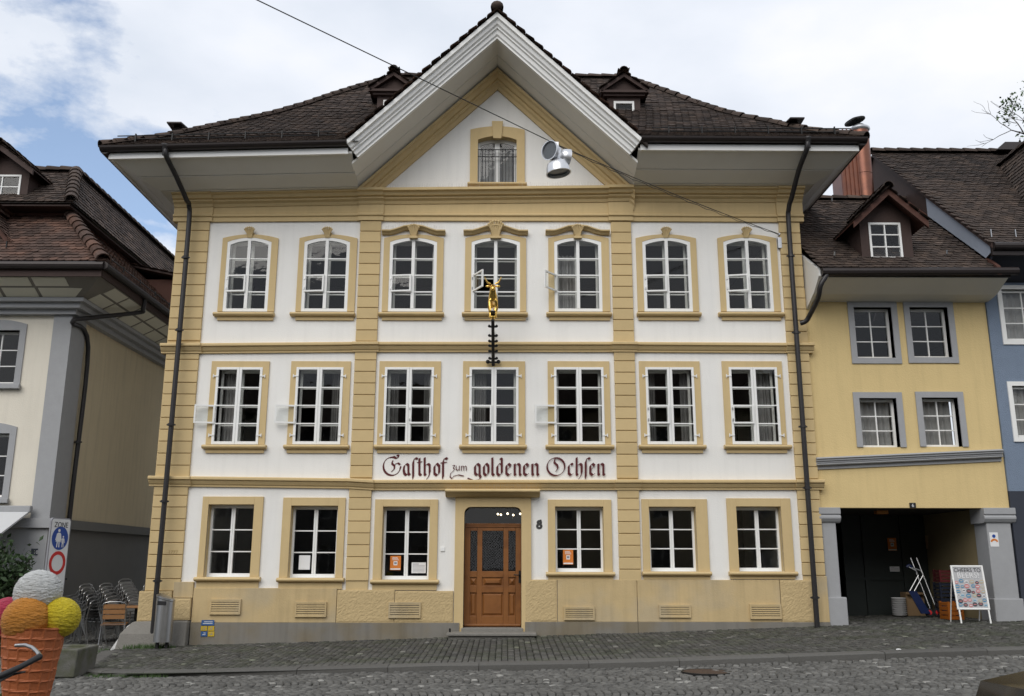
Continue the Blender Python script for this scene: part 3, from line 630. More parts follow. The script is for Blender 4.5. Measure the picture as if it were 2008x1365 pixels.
for i, (x0, x1, z0, z1, zs, sx0, sx1, lx0, lx1, zsl) in enumerate(W3):
    rise = 0.10; yf = -0.012; cx = (x0 + x1) / 2
    mb = MB(); st, rl = 0.068, 0.065
    arch_ring(mb, x0, x1, z0 + rl, zs, rise, x0 + st, x1 - st, z0 + rl, zs - 0.065, rise * 0.95, yf - 0.02, 0.05)
    mb.box(x0, x1, yf - 0.02, 0.05, z0, z0 + rl); mb.box(cx - 0.034, cx + 0.034, yf - 0.025, 0.048, z0 + rl, zs + rise - 0.02)
    w = mb.build('window', PAINT, inn)
    op = {3: 62, 4: 128}.get(i)
    cells = paneset(w, x0, x1, z0, zs, 2, 4, st, 0.068, 0.065, 0.026, yf, rise=rise * 0.95, skip={(0, 2)})
    vent(w, cells[(0, 2)], op if op else [4, 5, 7, 0, 0, 5, 11][i], yf)
    sr = MB(); arch_ring(sr, sx0, sx1, z0, zs + 0.085, rise * 0.9, x0, x1, z0, zs, rise, -0.04, 0.02); sr.build('surround', TRIM, w)
    sill(w, lx0, lx1, zsl, 0.165, sx0 + 0.01, sx1 - 0.01)
    if i in (2, 3, 4):
        hw = (sx1 - sx0) / 2 + 0.04; hz = zs + 0.16; hb = MB(); pts = [(-1, 0.0), (-0.72, 0.0), (-0.55, 0.035), (-0.3, 0.10), (0, 0.125), (0.3, 0.10), (0.55, 0.035), (0.72, 0.0), (1, 0.0)]
        for k in range(len(pts) - 1):
            a, b = pts[k], pts[k + 1]
            hb.beam((cx + a[0] * hw, 0, hz + a[1]), (cx + b[0] * hw, 0, hz + b[1]), [(0.02, 0.0), (0.02, 0.085), (-0.15, 0.085), (-0.15, 0.06), (-0.09, 0.03), (-0.06, 0.0)])
        hb.build('hood', TRIM, w)
        shell(w, cx, zs + rise - 0.01, (0.27, 0.36, 0.27)[i - 2], (0.29, 0.38, 0.29)[i - 2], -0.10)
    else: shell(w, cx, zs + rise + 0.005, 0.24, 0.22, -0.07, base=False)
    inner(w, x0 + 0.04, x1 - 0.04, z0 + 0.05, z1 - 0.04, 0.20 if i != 3 else 0.30, offs=0.02)
    if i in (4,): curtain(w, x0 + 0.05, cx, z0, z1 - 0.3, 0.33)
for i, (x0, x1, z0, z1, sx0, sx1, st1, lx0, lx1) in enumerate(W2L):
    yf = -0.05; cx = (x0 + x1) / 2; mb = MB(); st, rl = 0.052, 0.052
    for a, b in ((x0, cx - 0.002), (cx + 0.002, x1)):
        mb.box(a, a + st, yf, yf + 0.045, z0, z1); mb.box(b - st, b, yf, yf + 0.045, z0, z1); mb.box(a + st, b - st, yf, yf + 0.045, z1 - rl, z1); mb.box(a + st, b - st, yf, yf + 0.045, z0, z0 + rl + 0.01)
    w = mb.build('window', PAINT, inn, bevel=0.004)
    op = {0: 168, 1: 170, 4: 172}.get(i); vc = 1 if i == 2 else 0
    cells = paneset(w, x0, x1, z0, z1, 2, 4, st, 2 * st + 0.004, rl, 0.024, yf + 0.015, skip={(vc, 2)})
    vent(w, cells[(vc, 2)], op if op else 2.5, yf + 0.01, left=True)
    sr = MB(); sr.box(sx0, x0 + 0.02, -0.035, 0.02, z0, st1); sr.box(x1 - 0.02, sx1, -0.035, 0.02, z0, st1); sr.box(x0 + 0.02, x1 - 0.02, -0.035, 0.02, z1 - 0.015, st1); sr.build('surround', TRIM, w)
    rv = MB(); rv.box(x0 + 0.022, x0 + 0.03, 0.02, 0.3, z0, z1 - 0.015); rv.box(x1 - 0.03, x1 - 0.022, 0.02, 0.3, z0, z1 - 0.015); rv.build('reveal', TRIM, w)
    sill(w, lx0, lx1, z0 - 0.01, 0.165, sx0 + 0.01, sx1 - 0.01)
    for sgn, xx in ((-1, x0), (1, x1)):
        for zz in (z0 + 0.19, z1 - 0.19): MB().tube([(xx + sgn * 0.055, -0.055, zz + 0.035), (xx + sgn * 0.055, -0.055, zz - 0.035)], 0.011, 6).box(min(xx - sgn * 0.05, xx + sgn * 0.055), max(xx - sgn * 0.05, xx + sgn * 0.055), -0.062, -0.05, zz - 0.012, zz + 0.012).build('hinge', PAINT, w)
    inner(w, x0 + 0.02, x1 - 0.02, z0 + 0.03, z1 - 0.03, 0.16, offs=0.03)
    if i == 0: curtain(w, x0 + 0.1, cx, z0, z1, 0.32)
    if i == 3: curtain(w, x0 + 0.1, x0 + 0.35, z0, z1, 0.34)
    if i in (2, 5): curtain(w, x0 + 0.06, x0 + 0.26, z0, z1, 0.36); curtain(w, x1 - 0.24, x1 - 0.06, z0, z1, 0.36)
    if i == 6: curtain(w, cx + 0.05, x1 - 0.06, z0, z1, 0.36)
    if i == 1: curtain(w, x1 - 0.3, x1 - 0.06, z0, z1, 0.38)
for i, wd in enumerate(W1L):
    if wd is None: continue
    x0, x1, z0, z1, sx0, sx1, st1, lx0, lx1, zb = wd; yf = 0.16; mb = MB(); st, rl = 0.048, 0.06; cx = (x0 + x1) / 2
    mb.box(x0, x0 + st, yf, yf + 0.06, z0, z1); mb.box(x1 - st, x1, yf, yf + 0.06, z0, z1); mb.box(x0 + st, x1 - st, yf, yf + 0.06, z1 - 0.065, z1); mb.box(x0 + st, x1 - st, yf - 0.01, yf + 0.06, z0, z0 + 0.07); mb.box(cx - 0.04, cx - 0.001, yf - 0.012, yf + 0.05, z0 + 0.07, z1 - 0.065); mb.box(cx + 0.001, cx + 0.04, yf - 0.008, yf + 0.05, z0 + 0.07, z1 - 0.065)
    w = mb.build('window', PAINT, inn, bevel=0.004)
    paneset(w, x0, x1, z0, z1, 2, 3, st, 0.08, 0.065, 0.023, yf + 0.02, glass=DGLASS)
    sr = MB(); sr.box(sx0, x0, -0.045, 0.02, z0, st1); sr.box(x1, sx1, -0.045, 0.02, z0, st1); sr.box(x0, x1, -0.045, 0.02, z1, st1); sr.build('surround', TRIM, w, bevel=0.005)
    rv = MB(); rv.box(x0 - 0.001, x0 + 0.004, 0.02, yf, z0, z1); rv.box(x1 - 0.004, x1 + 0.001, 0.02, yf, z0, z1); rv.box(x0, x1, 0.02, yf, z1 - 0.004, z1 + 0.001); rv.build('reveal', TRIM, w)
    sill(w, lx0, lx1, z0 + 0.0, z0 - zb, sx0, sx1)
# gable window with keystone, French doors and railing
x0, x1, z0, z1 = GW; cx = (x0 + x1) / 2; sx0, sx1, sz0, sz1 = RC(922, 252, 1029, 360); yf = 0.14
mb = MB(); arch_ring(mb, x0, x1, z0 + 0.05, z1 - 0.11, 0.08, x0 + 0.05, x1 - 0.05, z0 + 0.05, z1 - 0.19, 0.08, yf, yf + 0.05); mb.box(x0, x1, yf, yf + 0.05, z0, z0 + 0.05); mb.box(cx - 0.055, cx + 0.055, yf - 0.01, yf + 0.05, z0 + 0.05, z1 - 0.08)
gw = mb.build('window', PAINT, inn)
MB().pxz([(x0, z1 - 0.12)] + arch(x0, x1, z1 - 0.11, 0.085) + [(x1, z1 - 0.12), (x1, z1 + 0.04), (x0, z1 + 0.04)], yf - 0.02, yf + 0.04)
paneset(gw, x0, x1, z0, z1 - 0.11, 2, 1, 0.05, 0.11, 0.05, 0.03, yf + 0.01, rise=0.07)
MB().pxz([(sx0, z0), (x0, z0), (x0, z1 - 0.12), (sx0, sz1 - 0.05)], -0.045, 0.02).build('surround', TRIM, gw); MB().pxz([(x1, z0), (sx1, z0), (sx1, sz1 - 0.05), (x1, z1 - 0.12)], -0.045, 0.02).build('surround', TRIM, gw)
hd = MB(); ao = arch(sx0, sx1, sz1 - 0.05, 0.085); ai = arch(x0, x1, z1 - 0.12, 0.09)
for k in range(10): hd.pxz([ao[k], ao[k + 1], ai[k + 1] if 0 < k + 1 < 10 else (ai[k + 1][0], z1 - 0.12), ai[k]], -0.045, 0.15)
hd.build('head', TRIM, gw)
MB().pxz([(cx - 0.09, z1 - 0.10), (cx + 0.09, z1 - 0.10), (cx + 0.125, sz1 + 0.14), (cx - 0.125, sz1 + 0.14)], -0.085, 0.02).build('keystone', TRIM, gw)
sx = P(917, 366).x; sx_ = P(1033, 366).x; sill(gw, sx, sx_, z0 - 0.0, 0.15, sx + 0.05, sx_ - 0.05)
rl = MB(); zr = P(975, 292).z; zr2 = P(975, 306).z; yr = 0.04
for zz in (zr, zr2): rl.box(x0, x1, yr - 0.008, yr + 0.008, zz - 0.009, zz + 0.009)
railing = rl.build('railing', IRON, gw)
for k in range(12): xx = x0 + 0.02 + (x1 - x0 - 0.04) * k / 11; MB().box(xx - 0.006, xx + 0.006, yr - 0.006, yr + 0.006, z0 + 0.0, zr).build('railing_bar', IRON, gw)
curtain(gw, x0 + 0.05, x1 - 0.05, z0, z1 - 0.25, 0.30)
# small carved stop under the gable window sill
MB().ball((cx, -0.06, z0 - 0.17), 0.035).tube([(cx - 0.1, -0.05, z0 - 0.14), (cx, -0.06, z0 - 0.17), (cx + 0.1, -0.05, z0 - 0.14)], 0.018, 6).build('carved_boss', TRIM, inn, smooth=True)

# ------------------------------------------------------------ door
ds0, ds1 = P(891.6, 1100).x, P(1041.6, 1100).x; dh = P(966, 975).z
mb = MB(); n = 8; rc = 0.13
inn_pts = [(DX0, 0.2)] + [(DX0 + rc - rc * math.cos(math.pi / 2 * k / n), DZ1 - rc + rc * math.sin(math.pi / 2 * k / n)) for k in range(n + 1)] + [(DX1 - rc + rc * math.sin(math.pi / 2 * k / n), DZ1 - rc + rc * math.cos(math.pi / 2 * k / n)) for k in range(n + 1)] + [(DX1, 0.2)]
cen = (DX0 + DX1) / 2
out_pts = [(ds0, 0.2)] + [(ds0, DZ1 - rc)] * 1 + [(ds0, DZ1 - rc + (dh - DZ1 + rc) * (k + 1) / n) for k in range(n)] + [(ds1, dh - (dh - DZ1 + rc) * k / n) for k in range(n)] + [(ds1, DZ1 - rc), (ds1, 0.2)]
for k in range(len(inn_pts) - 1): mb.pxz([out_pts[k], out_pts[k + 1], inn_pts[k + 1], inn_pts[k]], -0.065, 0.16)
door_s = mb.build('door_surround', TRIM, inn)
hx0, hx1 = P(874.6, 967).x, P(1058, 967).x; hz = P(966, 961).z
MB().pyz([(0.02, hz), (-0.30, hz), (-0.34, hz - 0.03), (-0.33, hz - 0.06), (-0.26, hz - 0.075), (-0.22, hz - 0.11), (-0.16, hz - 0.14), (-0.08, hz - 0.15), (0.02, hz - 0.15)], hx0, hx1).build('door_hood', TRIM, inn, bevel=0.01)
dz_t = P(966, 1029).z; yd = 0.17; dw = DX1 - DX0
zr0, zr1 = DZ0, dz_t - 0.04
# rails and stiles from the picture
ST = [(0.0, 0.105), (0.225, 0.315), (0.685, 0.775), (0.90, 1.0)]
Zf = lambda v: P(966, v, yd).z
dm = MB()
for a, b in ST: dm.box(DX0 + dw * a + 0.003, DX0 + dw * b - (0.003 if b == 1 else 0), yd, yd + 0.06, zr0, zr1)
RAILS = [(1033.5, 1041), (1120, 1132), (1149, 1162), (1208, 1231)]
for (a, b) in zip(ST[:-1], ST[1:]):
    for v0, v1 in RAILS: dm.box(DX0 + dw * a[1], DX0 + dw * b[0], yd + 0.001, yd + 0.058, Zf(v1) if v1 < 1231 else zr0, Zf(v0) if v0 > 1034 else zr1)
door = dm.build('door', DOORW, inn, bevel=0.004)
for ci, (a, b) in enumerate(zip(ST[:-1], ST[1:])):
    ax, bx = DX0 + dw * a[1], DX0 + dw * b[0]
    BX('door_pane', DGLASS, door, ax, bx, yd + 0.03, yd + 0.036, Zf(1120), Zf(1041))
    lt = MB(); zz0, zz1 = Zf(1120), Zf(1041); hgt = zz1 - zz0; s = 0.055; k = -int(hgt / s) - 1
    while ax + k * s < bx:
        for sg in (1, -1):
            xa, za = ax + k * s, (zz0 if sg > 0 else zz1); t0 = max(0, ax - xa); t1 = min(hgt, bx - xa)
            if t1 > t0: lt.tube([(xa + t0, yd + 0.02, za + sg * t0), (xa + t1, yd + 0.02, za + sg * t1)], 0.003, 4)
        k += 1
    lt.build('lattice', IRON, door)
    zz0, zz1 = Zf(1149), Zf(1132); BX('panel', DOORW, door, ax, bx, yd + 0.028, yd + 0.05, zz0, zz1)
    if ci == 1: MB().loft([[(ax + 0.03, yd + 0.028, zz0 + 0.02), (bx - 0.03, yd + 0.028, zz0 + 0.02), (bx - 0.03, yd + 0.028, zz1 - 0.02), (ax + 0.03, yd + 0.028, zz1 - 0.02)], [(ax + 0.08, yd - 0.012, zz0 + 0.06), (bx - 0.08, yd - 0.012, zz0 + 0.06), (bx - 0.08, yd - 0.012, zz1 - 0.06), (ax + 0.08, yd - 0.012, zz1 - 0.06)]]).build('raised_panel', DOORW, door)
    else: MB().add([(ax + 0.015, yd + 0.028, zz0 + 0.02), (bx - 0.015, yd + 0.028, zz0 + 0.02), (bx - 0.015, yd + 0.028, zz1 - 0.02), (ax + 0.015, yd + 0.028, zz1 - 0.02), ((ax + bx) / 2, yd - 0.02, (zz0 + zz1) / 2)], [(0, 1, 4), (1, 2, 4), (2, 3, 4), (3, 0, 4), (3, 2, 1, 0)]).build('diamond_point', DOORW, door)
    zz0, zz1 = Zf(1208), Zf(1162); BX('panel', DOORW, door, ax, bx, yd + 0.035, yd + 0.05, zz0, zz1)
    MB().loft([[(ax + 0.02, yd + 0.035, zz0 + 0.02), (bx - 0.02, yd + 0.035, zz0 + 0.02), (bx - 0.02, yd + 0.035, zz1 - 0.02), (ax + 0.02, yd + 0.035, zz1 - 0.02)], [(ax + 0.045, yd + 0.012, zz0 + 0.05), (bx - 0.045, yd + 0.012, zz0 + 0.05), (bx - 0.045, yd + 0.012, zz1 - 0.05), (ax + 0.045, yd + 0.012, zz1 - 0.05)]]).build('raised_panel', DOORW, door)
BX('weather_bar', DOORW, door, DX0 + 0.01, DX1 - 0.01, yd - 0.03, yd - 0.001, zr0 + 0.02, zr0 + 0.06, 0.008)
hxp = P(1019, 1130, 0.1).x; hzp = P(1019, 1128, 0.1).z
MB().box(hxp - 0.02, hxp + 0.022, yd - 0.014, yd - 0.001, hzp - 0.15, hzp + 0.09).tube([(hxp, yd - 0.01, hzp), (hxp, yd - 0.06, hzp), (hxp - 0.03, yd - 0.07, hzp + 0.002), (hxp - 0.12, yd - 0.065, hzp + 0.006)], 0.011, 8).build('handle', IRON, door)
tb = MB().box(DX0 + 0.003, DX1 - 0.003, yd - 0.02, yd + 0.07, dz_t - 0.037, dz_t + 0.005); tb.box(DX0 + 0.003, DX1 - 0.003, yd - 0.035, yd + 0.07, dz_t + 0.005, dz_t + 0.03); transom = tb.build('transom_bar', DOORW, inn)
BX('transom_pane', DGLASS, inn, DX0 + 0.002, DX1 - 0.002, yd + 0.02, yd + 0.026, dz_t + 0.031, DZ1 + 0.02)
BX('threshold', STONE, inn, DX0 - 0.03, DX1 + 0.03, -0.10, 0.3, 0.05, DZ0, 0.01)
sx0, sx1 = P(875, 1245, -0.5).x, P(1052, 1245, -0.5).x; zt = P(966, 1240, -0.3).z
st_ = MB().box(sx0, sx1, -0.52, -0.10, zt - 0.055, zt); BX('step', STONE, inn, sx0, sx1, -0.52, -0.101, zt - 0.055, zt, 0.012); BX('step_riser', STONE, inn, sx0 + 0.04, sx1 - 0.04, -0.46, -0.101, -0.1, zt - 0.056)
MB().tube([(P(882, 1240, -0.3).x, -0.28, zt - 0.12), (P(882, 1240, -0.3).x, -0.28, zt + 0.07)], 0.02, 8).build('boot_scraper_post', IRON, inn)
# chandelier seen through the transom
ch = thing('chandelier', 'lit chandelier with small bulbs seen through the glass above the door', 'chandelier', (0.12, 2.3, 2.95))
MB().tube([(0, 0, 0.1), (0, 0, -0.35)], 0.012, 6).build('stem', IRON, ch)
BULB = emis('lit_bulb', (1.0, 0.82, 0.55), 5)
for k in range(6):
    a = k * math.pi / 3 + 0.3; px_, py_ = 0.30 * math.cos(a), 0.30 * math.sin(a)
    MB().tube([(0, 0, -0.33), (px_ * 0.5, py_ * 0.5, -0.42), (px_, py_, -0.36)], 0.01, 6).build('arm', IRON, ch)
    MB().ball((px_, py_, -0.31), 0.022, 8, 6).build('bulb', BULB, ch)
# house number 8 and year
NUM8 = None
bbm = MB()
text('1777', 0.10, mat('carved_shadow', (0.40, 0.29, 0.13), 0.9), Matrix.Translation((P(339, 1084, -0.06).x, -0.0575, P(339, 1086, -0.06).z)) @ UPXZ, inn, 'carved_year', 0.002)
MB().box(P(864, 1076).x, P(872, 1076).x, -0.02, 0, P(866, 1081).z, P(866, 1073).z).build('bell_push', PAINT, inn)
for (u, v) in ((410, 1220), (400, 1220)):
    pass
# painted lettering, traced as pen strokes
def LT(x, y): q = P(740 + x / 4.272, 870 + y / 4.272, -0.004); return (q.x, q.z)
A, B_, H = 24, 11, 6
def mn(x, t=172, b=256): return [(A, [(x - 9, t + 8), (x, t), (x, b)]), (A, [(x, b), (x + 9, b + 9)])]
def lo(x0, x1): return [(A, [(x0, 190), (x0, 250), ((x0 + x1) / 2, 268)]), (A, [((x0 + x1) / 2, 166), (x1, 188), (x1, 246)]), (B_, [(x0, 190), ((x0 + x1) / 2, 166)]), (B_, [((x0 + x1) / 2, 268), (x1, 246)])]
def le(x): return [(A, [(x, 186), (x, 250), (x + 20, 266)]), (B_, [(x + 20, 266), (x + 40, 250)]), (A, [(x + 18, 168), (x + 36, 186)]), (B_, [(x, 186), (x + 18, 168)]), (B_, [(x + 36, 188), (x + 4, 222)])]
def ln(x): return mn(x) + [(B_, [(x, 190), (x + 28, 166)]), (A, [(x + 28, 168), (x + 42, 182), (x + 42, 256)]), (A, [(x + 42, 256), (x + 52, 266)])]
def lh(x): return [(A, [(x - 6, 126), (x, 120), (x, 256)]), (A, [(x, 256), (x + 9, 266)]), (B_, [(x, 190), (x + 28, 166)]), (A, [(x + 28, 168), (x + 42, 182), (x + 42, 245)]), (16, [(x + 42, 245), (x + 34, 275), (x + 16, 298)])]
def ls(x): return [(A, [(x, 150), (x, 282)]), (12, [(x, 282), (x - 4, 298)]), (18, [(x, 152), (x + 10, 128), (x + 22, 122)]), (A, [(x + 20, 120), (x + 36, 130)])]
def ell(cx, cy, rx, ry, a0, a1, w, n=22): return [(w, [(cx + rx * math.cos(rad(a0 + (a1 - a0) * i / n)), cy + ry * math.sin(rad(a0 + (a1 - a0) * i / n))) for i in range(n + 1)])]
LET = ell(122, 190, 72, 76, -62, -360, 19) + [(20, [(112, 118), (135, 108), (158, 124), (174, 116), (178, 102), (164, 97)]), (18, [(150, 172), (172, 162), (190, 176)]), (19, [(128, 142), (122, 166), (144, 186), (142, 212), (118, 236)])]
LET += [(A, [(224, 188), (220, 220), (226, 250), (242, 266)]), (B_, [(224, 188), (246, 166)]), (A, [(246, 168), (260, 182), (260, 252), (272, 264)]), (B_, [(242, 266), (260, 246)])]
LET += ls(300) + [(A, [(352, 124), (352, 254), (366, 266)]), (14, [(334, 158), (374, 152)])] + lh(396) + lo(478, 518) + ls(550) + [(14, [(530, 162), (582, 156)])]
LET += [(9, [(630, 184), (650, 182), (636, 203), (646, 212), (640, 226)]), (10, [(640, 226), (614, 250), (608, 276), (624, 294)]), (11, [(624, 294), (640, 272), (680, 262), (724, 272)]), (9, [(660, 186), (660, 216), (670, 224), (684, 214)]), (9, [(686, 186), (686, 224)]), (9, [(704, 188), (704, 226)]), (7, [(704, 196), (718, 187), (724, 196)]), (9, [(724, 194), (724, 226)]), (7, [(724, 196), (738, 187), (745, 196)]), (9, [(745, 194), (745, 226)])]
LET += [(A, [(818, 188), (818, 248), (834, 264)]), (B_, [(818, 188), (838, 166)]), (A, [(838, 168), (856, 184), (856, 262), (866, 284)]), (B_, [(834, 264), (856, 246)]), (13, [(866, 286), (846, 304), (806, 310), (756, 290)])]
LET += lo(892, 930) + [(A, [(956, 126), (963, 120), (963, 254), (976, 266)])] + [(A, [(1004, 190), (1004, 250), (1022, 268)]), (A, [(1030, 124), (1042, 130), (1042, 246)]), (B_, [(1004, 190), (1024, 166), (1042, 184)]), (B_, [(1022, 268), (1042, 246)])]
LET += le(1080) + ln(1150) + le(1228) + ln(1298)
LET += ell(1495, 194, 74, 74, -20, 340, 17, 28) + [(19, [(1488, 128), (1480, 158), (1506, 182), (1512, 206), (1494, 234)])]
LET += [(A, [(1602, 188), (1602, 250), (1620, 266)]), (B_, [(1620, 266), (1640, 252)]), (A, [(1622, 168), (1636, 178)]), (B_, [(1602, 188), (1622, 168)])] + lh(1668) + ls(1744) + le(1782) + ln(1850)
strokes(LET, LT, RED, inn, 'painted_lettering', -0.004)
strokes(ell(1057.6, 1025.0, 2.9, 3.0, 0, 360, 1.7, 14) + ell(1057.4, 1031.8, 3.9, 3.7, 0, 360, 1.9, 16) + [(2.0, [(1055.5, 1023), (1060.5, 1021)])], lambda x, y: (P(x, y).x, P(x, y).z), mat('faded_black_paint', (0.05, 0.05, 0.05), 0.8), inn, 'house_number', -0.004)
def spikes(x0, x1, zf, y0, y1, name='bird_spikes'):
    mb = MB(); x = x0; r = random.Random(2)
    while x < x1:
        for yy in (y0, y1): mb.tube([(x, yy, zf(x)), (x + r.gauss(0, 0.012), yy - r.uniform(0, 0.05), zf(x) + 0.10)], 0.0014, 3)
        x += 0.035
    return mb.build(name, STEEL, inn)
spikes(-2.6, 2.2, lambda x: 9.50 + dzr(x) * 0.8 - 0.02, -0.10, -0.22)
spikes(hx0 + 0.05, hx1 - 0.05, lambda x: hz, -0.12, -0.26)
for i in (2, 3, 4):
    x0, x1, z0, z1, zs_, sx0, sx1 = W3[i][:7]; c_ = (x0 + x1) / 2; hw_ = (sx1 - sx0) / 2 + 0.04
    spikes(sx0, sx1, lambda x: zs_ + 0.16 + 0.085 + interp((x - c_) / hw_, [-1, -0.72, -0.55, -0.3, 0, 0.3, 0.55, 0.72, 1], [0, 0, 0.035, 0.10, 0.125, 0.10, 0.035, 0, 0]), -0.05, -0.11)

# ------------------------------------------------------------ inn roof
FP = [(-1.42, 10.06), (-0.6, 10.58), (0.0, 11.03), (0.4, 11.35), (1.0, 11.82), (1.4, 12.15), (2.0, 12.7), (2.55, 13.25), (3.1, 13.78), (3.7, 14.35), (3.9, 14.55)]
YR = 3.9; DD = YR + 1.42
LE, RE, LR, RR = -8.38, 7.50, -3.15, 3.35
zmain = lambda y: interp(y if y < YR else 2 * YR - y, [p[0] for p in FP], [p[1] for p in FP])
wrz = lambda x, y: dzr(x) * max(0.0, 1 - (min(y, 2 * YR - y) + 1.42) / DD)
hipL = lambda d: LE + (LR - LE) * d / DD
hipR = lambda d: RE + (RR - RE) * d / DD
ZG0 = P(975, 26, -1.42).z + 0.07
um = MB(); prof = [(d_, float(np.interp(d_ - 1.42, [p[0] for p in FP], [p[1] for p in FP])) - 0.03) for d_ in np.linspace(0, DD, 54)]
for a, b in zip(prof[:-1], prof[1:]):
    for sg in (0, 1):
        Y = (lambda d: d - 1.42) if sg == 0 else (lambda d: 2 * YR + 1.42 - d)
        q = []
        for d, z in (a, b):
            l, r = hipL(d), hipR(d); xs = [l + (r - l) * k / 90 for k in range(91)]; q.append([(x, Y(d), z + dzr(x) * (1 - d / DD)) for x in xs])
        for k in range(90):
            if sg == 0 and max(q[0][k][2], q[1][k][2]) < ZG0 - GK * abs(q[0][k][0] - XC) - 0.1: continue
            um.add([q[0][k], q[0][k + 1], q[1][k + 1], q[1][k]], [(0, 1, 2, 3)])
    for hp in (hipL, hipR):
        um.add([(hp(a[0]), a[0] - 1.42, a[1] + dzr(hp(a[0])) * (1 - a[0] / DD)), (hp(a[0]), 2 * YR + 1.42 - a[0], a[1] + dzr(hp(a[0])) * (1 - a[0] / DD)), (hp(b[0]), 2 * YR + 1.42 - b[0], b[1] + dzr(hp(b[0])) * (1 - b[0] / DD)), (hp(b[0]), b[0] - 1.42, b[1] + dzr(hp(b[0])) * (1 - b[0] / DD))], [(0, 1, 2, 3)])
roof = um.build('roof', UNDER, inn)
ZB = P(975, 26, -1.42).z
zgab = lambda x: ZB + 0.07 - GK * abs(x - XC)
tprof = [(y + 1.42, z) for y, z in FP]
m1, t1 = roof_tiles(tprof, (0, -1.42, 0), (1, 0, 0), (0, 1, 0), lambda d: (hipL(d) + 0.08, hipR(d) - 0.08), skip=lambda q: q.z < zgab(q.x) - 0.12)
for M in m1: M[2, 3] += wrz(M[0, 3], M[1, 3])
def vis(x, y, z): return y < 3.2 and not (-3.6 < x < 3.2 and z < zgab(x) + 0.1)
scl = (LR - LE) / DD
m2, t2 = roof_tiles([(d * scl, z) for d, z in tprof], (LE, 0, 0), (0, 1, 0), (1, 0, 0), lambda d: (-1.42 + d / scl + 0.08, 2 * YR + 1.42 - d / scl - 0.08))
scr_ = (RE - RR) / DD
m3, t3 = roof_tiles([(d * scr_, z) for d, z in tprof], (RE, 0, 0), (0, -1, 0), (-1, 0, 0), lambda d: (-(2 * YR + 1.42 - d / scr_ - 0.08), 1.42 - d / scr_ - 0.08))
for M in m2 + m3: M[2, 3] += wrz(M[0, 3], M[1, 3])
# cross gable slopes
m4, t4 = [], []
gl0 = ZB + 0.07
for sg in (-1, 1):
    gp = [(0.0, gl0 - GK * 3.12), (3.12, gl0)]
    a, b = roof_tiles(gp, (XC + sg * 3.12, 0, 0), (0, -sg, 0), (-sg, 0, 0), (lambda d: (-4.0, 1.44)) if sg > 0 else (lambda d: (-1.44, 4.0)), skip=lambda q: q.z < zmain(q.y) + wrz(q.x, q.y) - 0.03)
    m4 += a; t4 += b
field(TV, TF, m1, TILE, roof, 'roof_tile', 'roof_tile_field', 300, t1, visible=vis)
gsk = MB()
for sg in (-1, 1): gsk.add([(XC, -1.42, ZB + 0.03), (XC, 4.0, ZB + 0.03), (XC + sg * 3.15, 4.0, ZB + 0.03 - GK * 3.15), (XC + sg * 3.15, -1.42, ZB + 0.03 - GK * 3.15), (XC, -1.42, ZB - 0.05), (XC, 4.0, ZB - 0.05), (XC + sg * 3.15, 4.0, ZB - 0.05 - GK * 3.15), (XC + sg * 3.15, -1.42, ZB - 0.05 - GK * 3.15)], [(0, 1, 2, 3), (7, 6, 5, 4), (0, 3, 7, 4), (3, 2, 6, 7)])
groof = gsk.build('gable_roof', UNDER, inn)
field(TV, TF, m4, TILER, groof, 'gable_tile', 'gable_tile_field', 0, t4)
field(TV, TF, m2 + m3, TILE, roof, 'hip_tile', 'hip_tile_field', 0, t2 + t3)
hl = [(hipL(y + 1.42), y, z + 0.025 + wrz(hipL(y + 1.42), y)) for y, z in FP]; hr = [(hipR(y + 1.42), y, z + 0.025 + wrz(hipR(y + 1.42), y)) for y, z in FP]
ridge_line(hl, roof); ridge_line(hr, roof); ridge_line([(LR, YR, 14.6), (RR, YR, 14.6)], roof)
ridge_line([(XC, -1.52, ZB + 0.11), (XC, 2.6, ZB + 0.11)], roof, TILE, r=0.10)
MB().ball((XC, -1.5, ZB + 0.13), 0.11, 12, 8, (1.15, 0.9, 0.9)).build('ridge_end_cap', TILE, roof, smooth=True)
# raking profiles
def rake(prof, za, xe0, xe1, name, m, parent=None, sq=0.0):
    xq = lambda xe, dz: xe - (1 if xe > XC else -1) * max(0.0, -dz) * sq
    for xe in (xe0, xe1):
        MB().loft([[(XC, y, za + dz) for y, dz in prof], [(xq(xe, dz), y, za + dz - GK * abs(xq(xe, dz) - XC)) for y, dz in prof]]).build(name, m, parent or inn)
rake([(-1.44, 0.02), (-1.44, -0.09), (-1.38, -0.115), (-1.36, -0.20), (-1.31, -0.235), (-1.31, -0.275), (-1.265, -0.295), (-1.25, -0.39), (-1.21, -0.42), (-1.21, -0.47), (-1.12, -0.47), (-1.12, 0.02)], ZB, -3.34, 2.82, 'bargeboard', PAINT, sq=0.5)
for y0, y1 in ((-1.115, -0.62), (-0.605, -0.02)):
    f = lambda y: ZAP + 0.03 + (ZB - 0.45 - ZAP - 0.03) * (-y / 1.12)
    MB_ = [(y0, f(y0)), (y1, f(y1)), (y1, f(y1) + 0.06), (y0, f(y0) + 0.06)]
    rake([(y, z - ZAP) for y, z in MB_], ZAP, -3.24, 2.76, 'gable_soffit_board', SOFFIT)
rake([(0.05, 0.02), (-0.27, 0.02), (-0.27, -0.055), (-0.21, -0.085), (-0.17, -0.17), (-0.11, -0.19), (-0.11, -0.255), (-0.07, -0.30), (-0.05, -0.40), (0.05, -0.40)], ZAP, -3.24, 2.82, 'raking_cornice', TRIM)
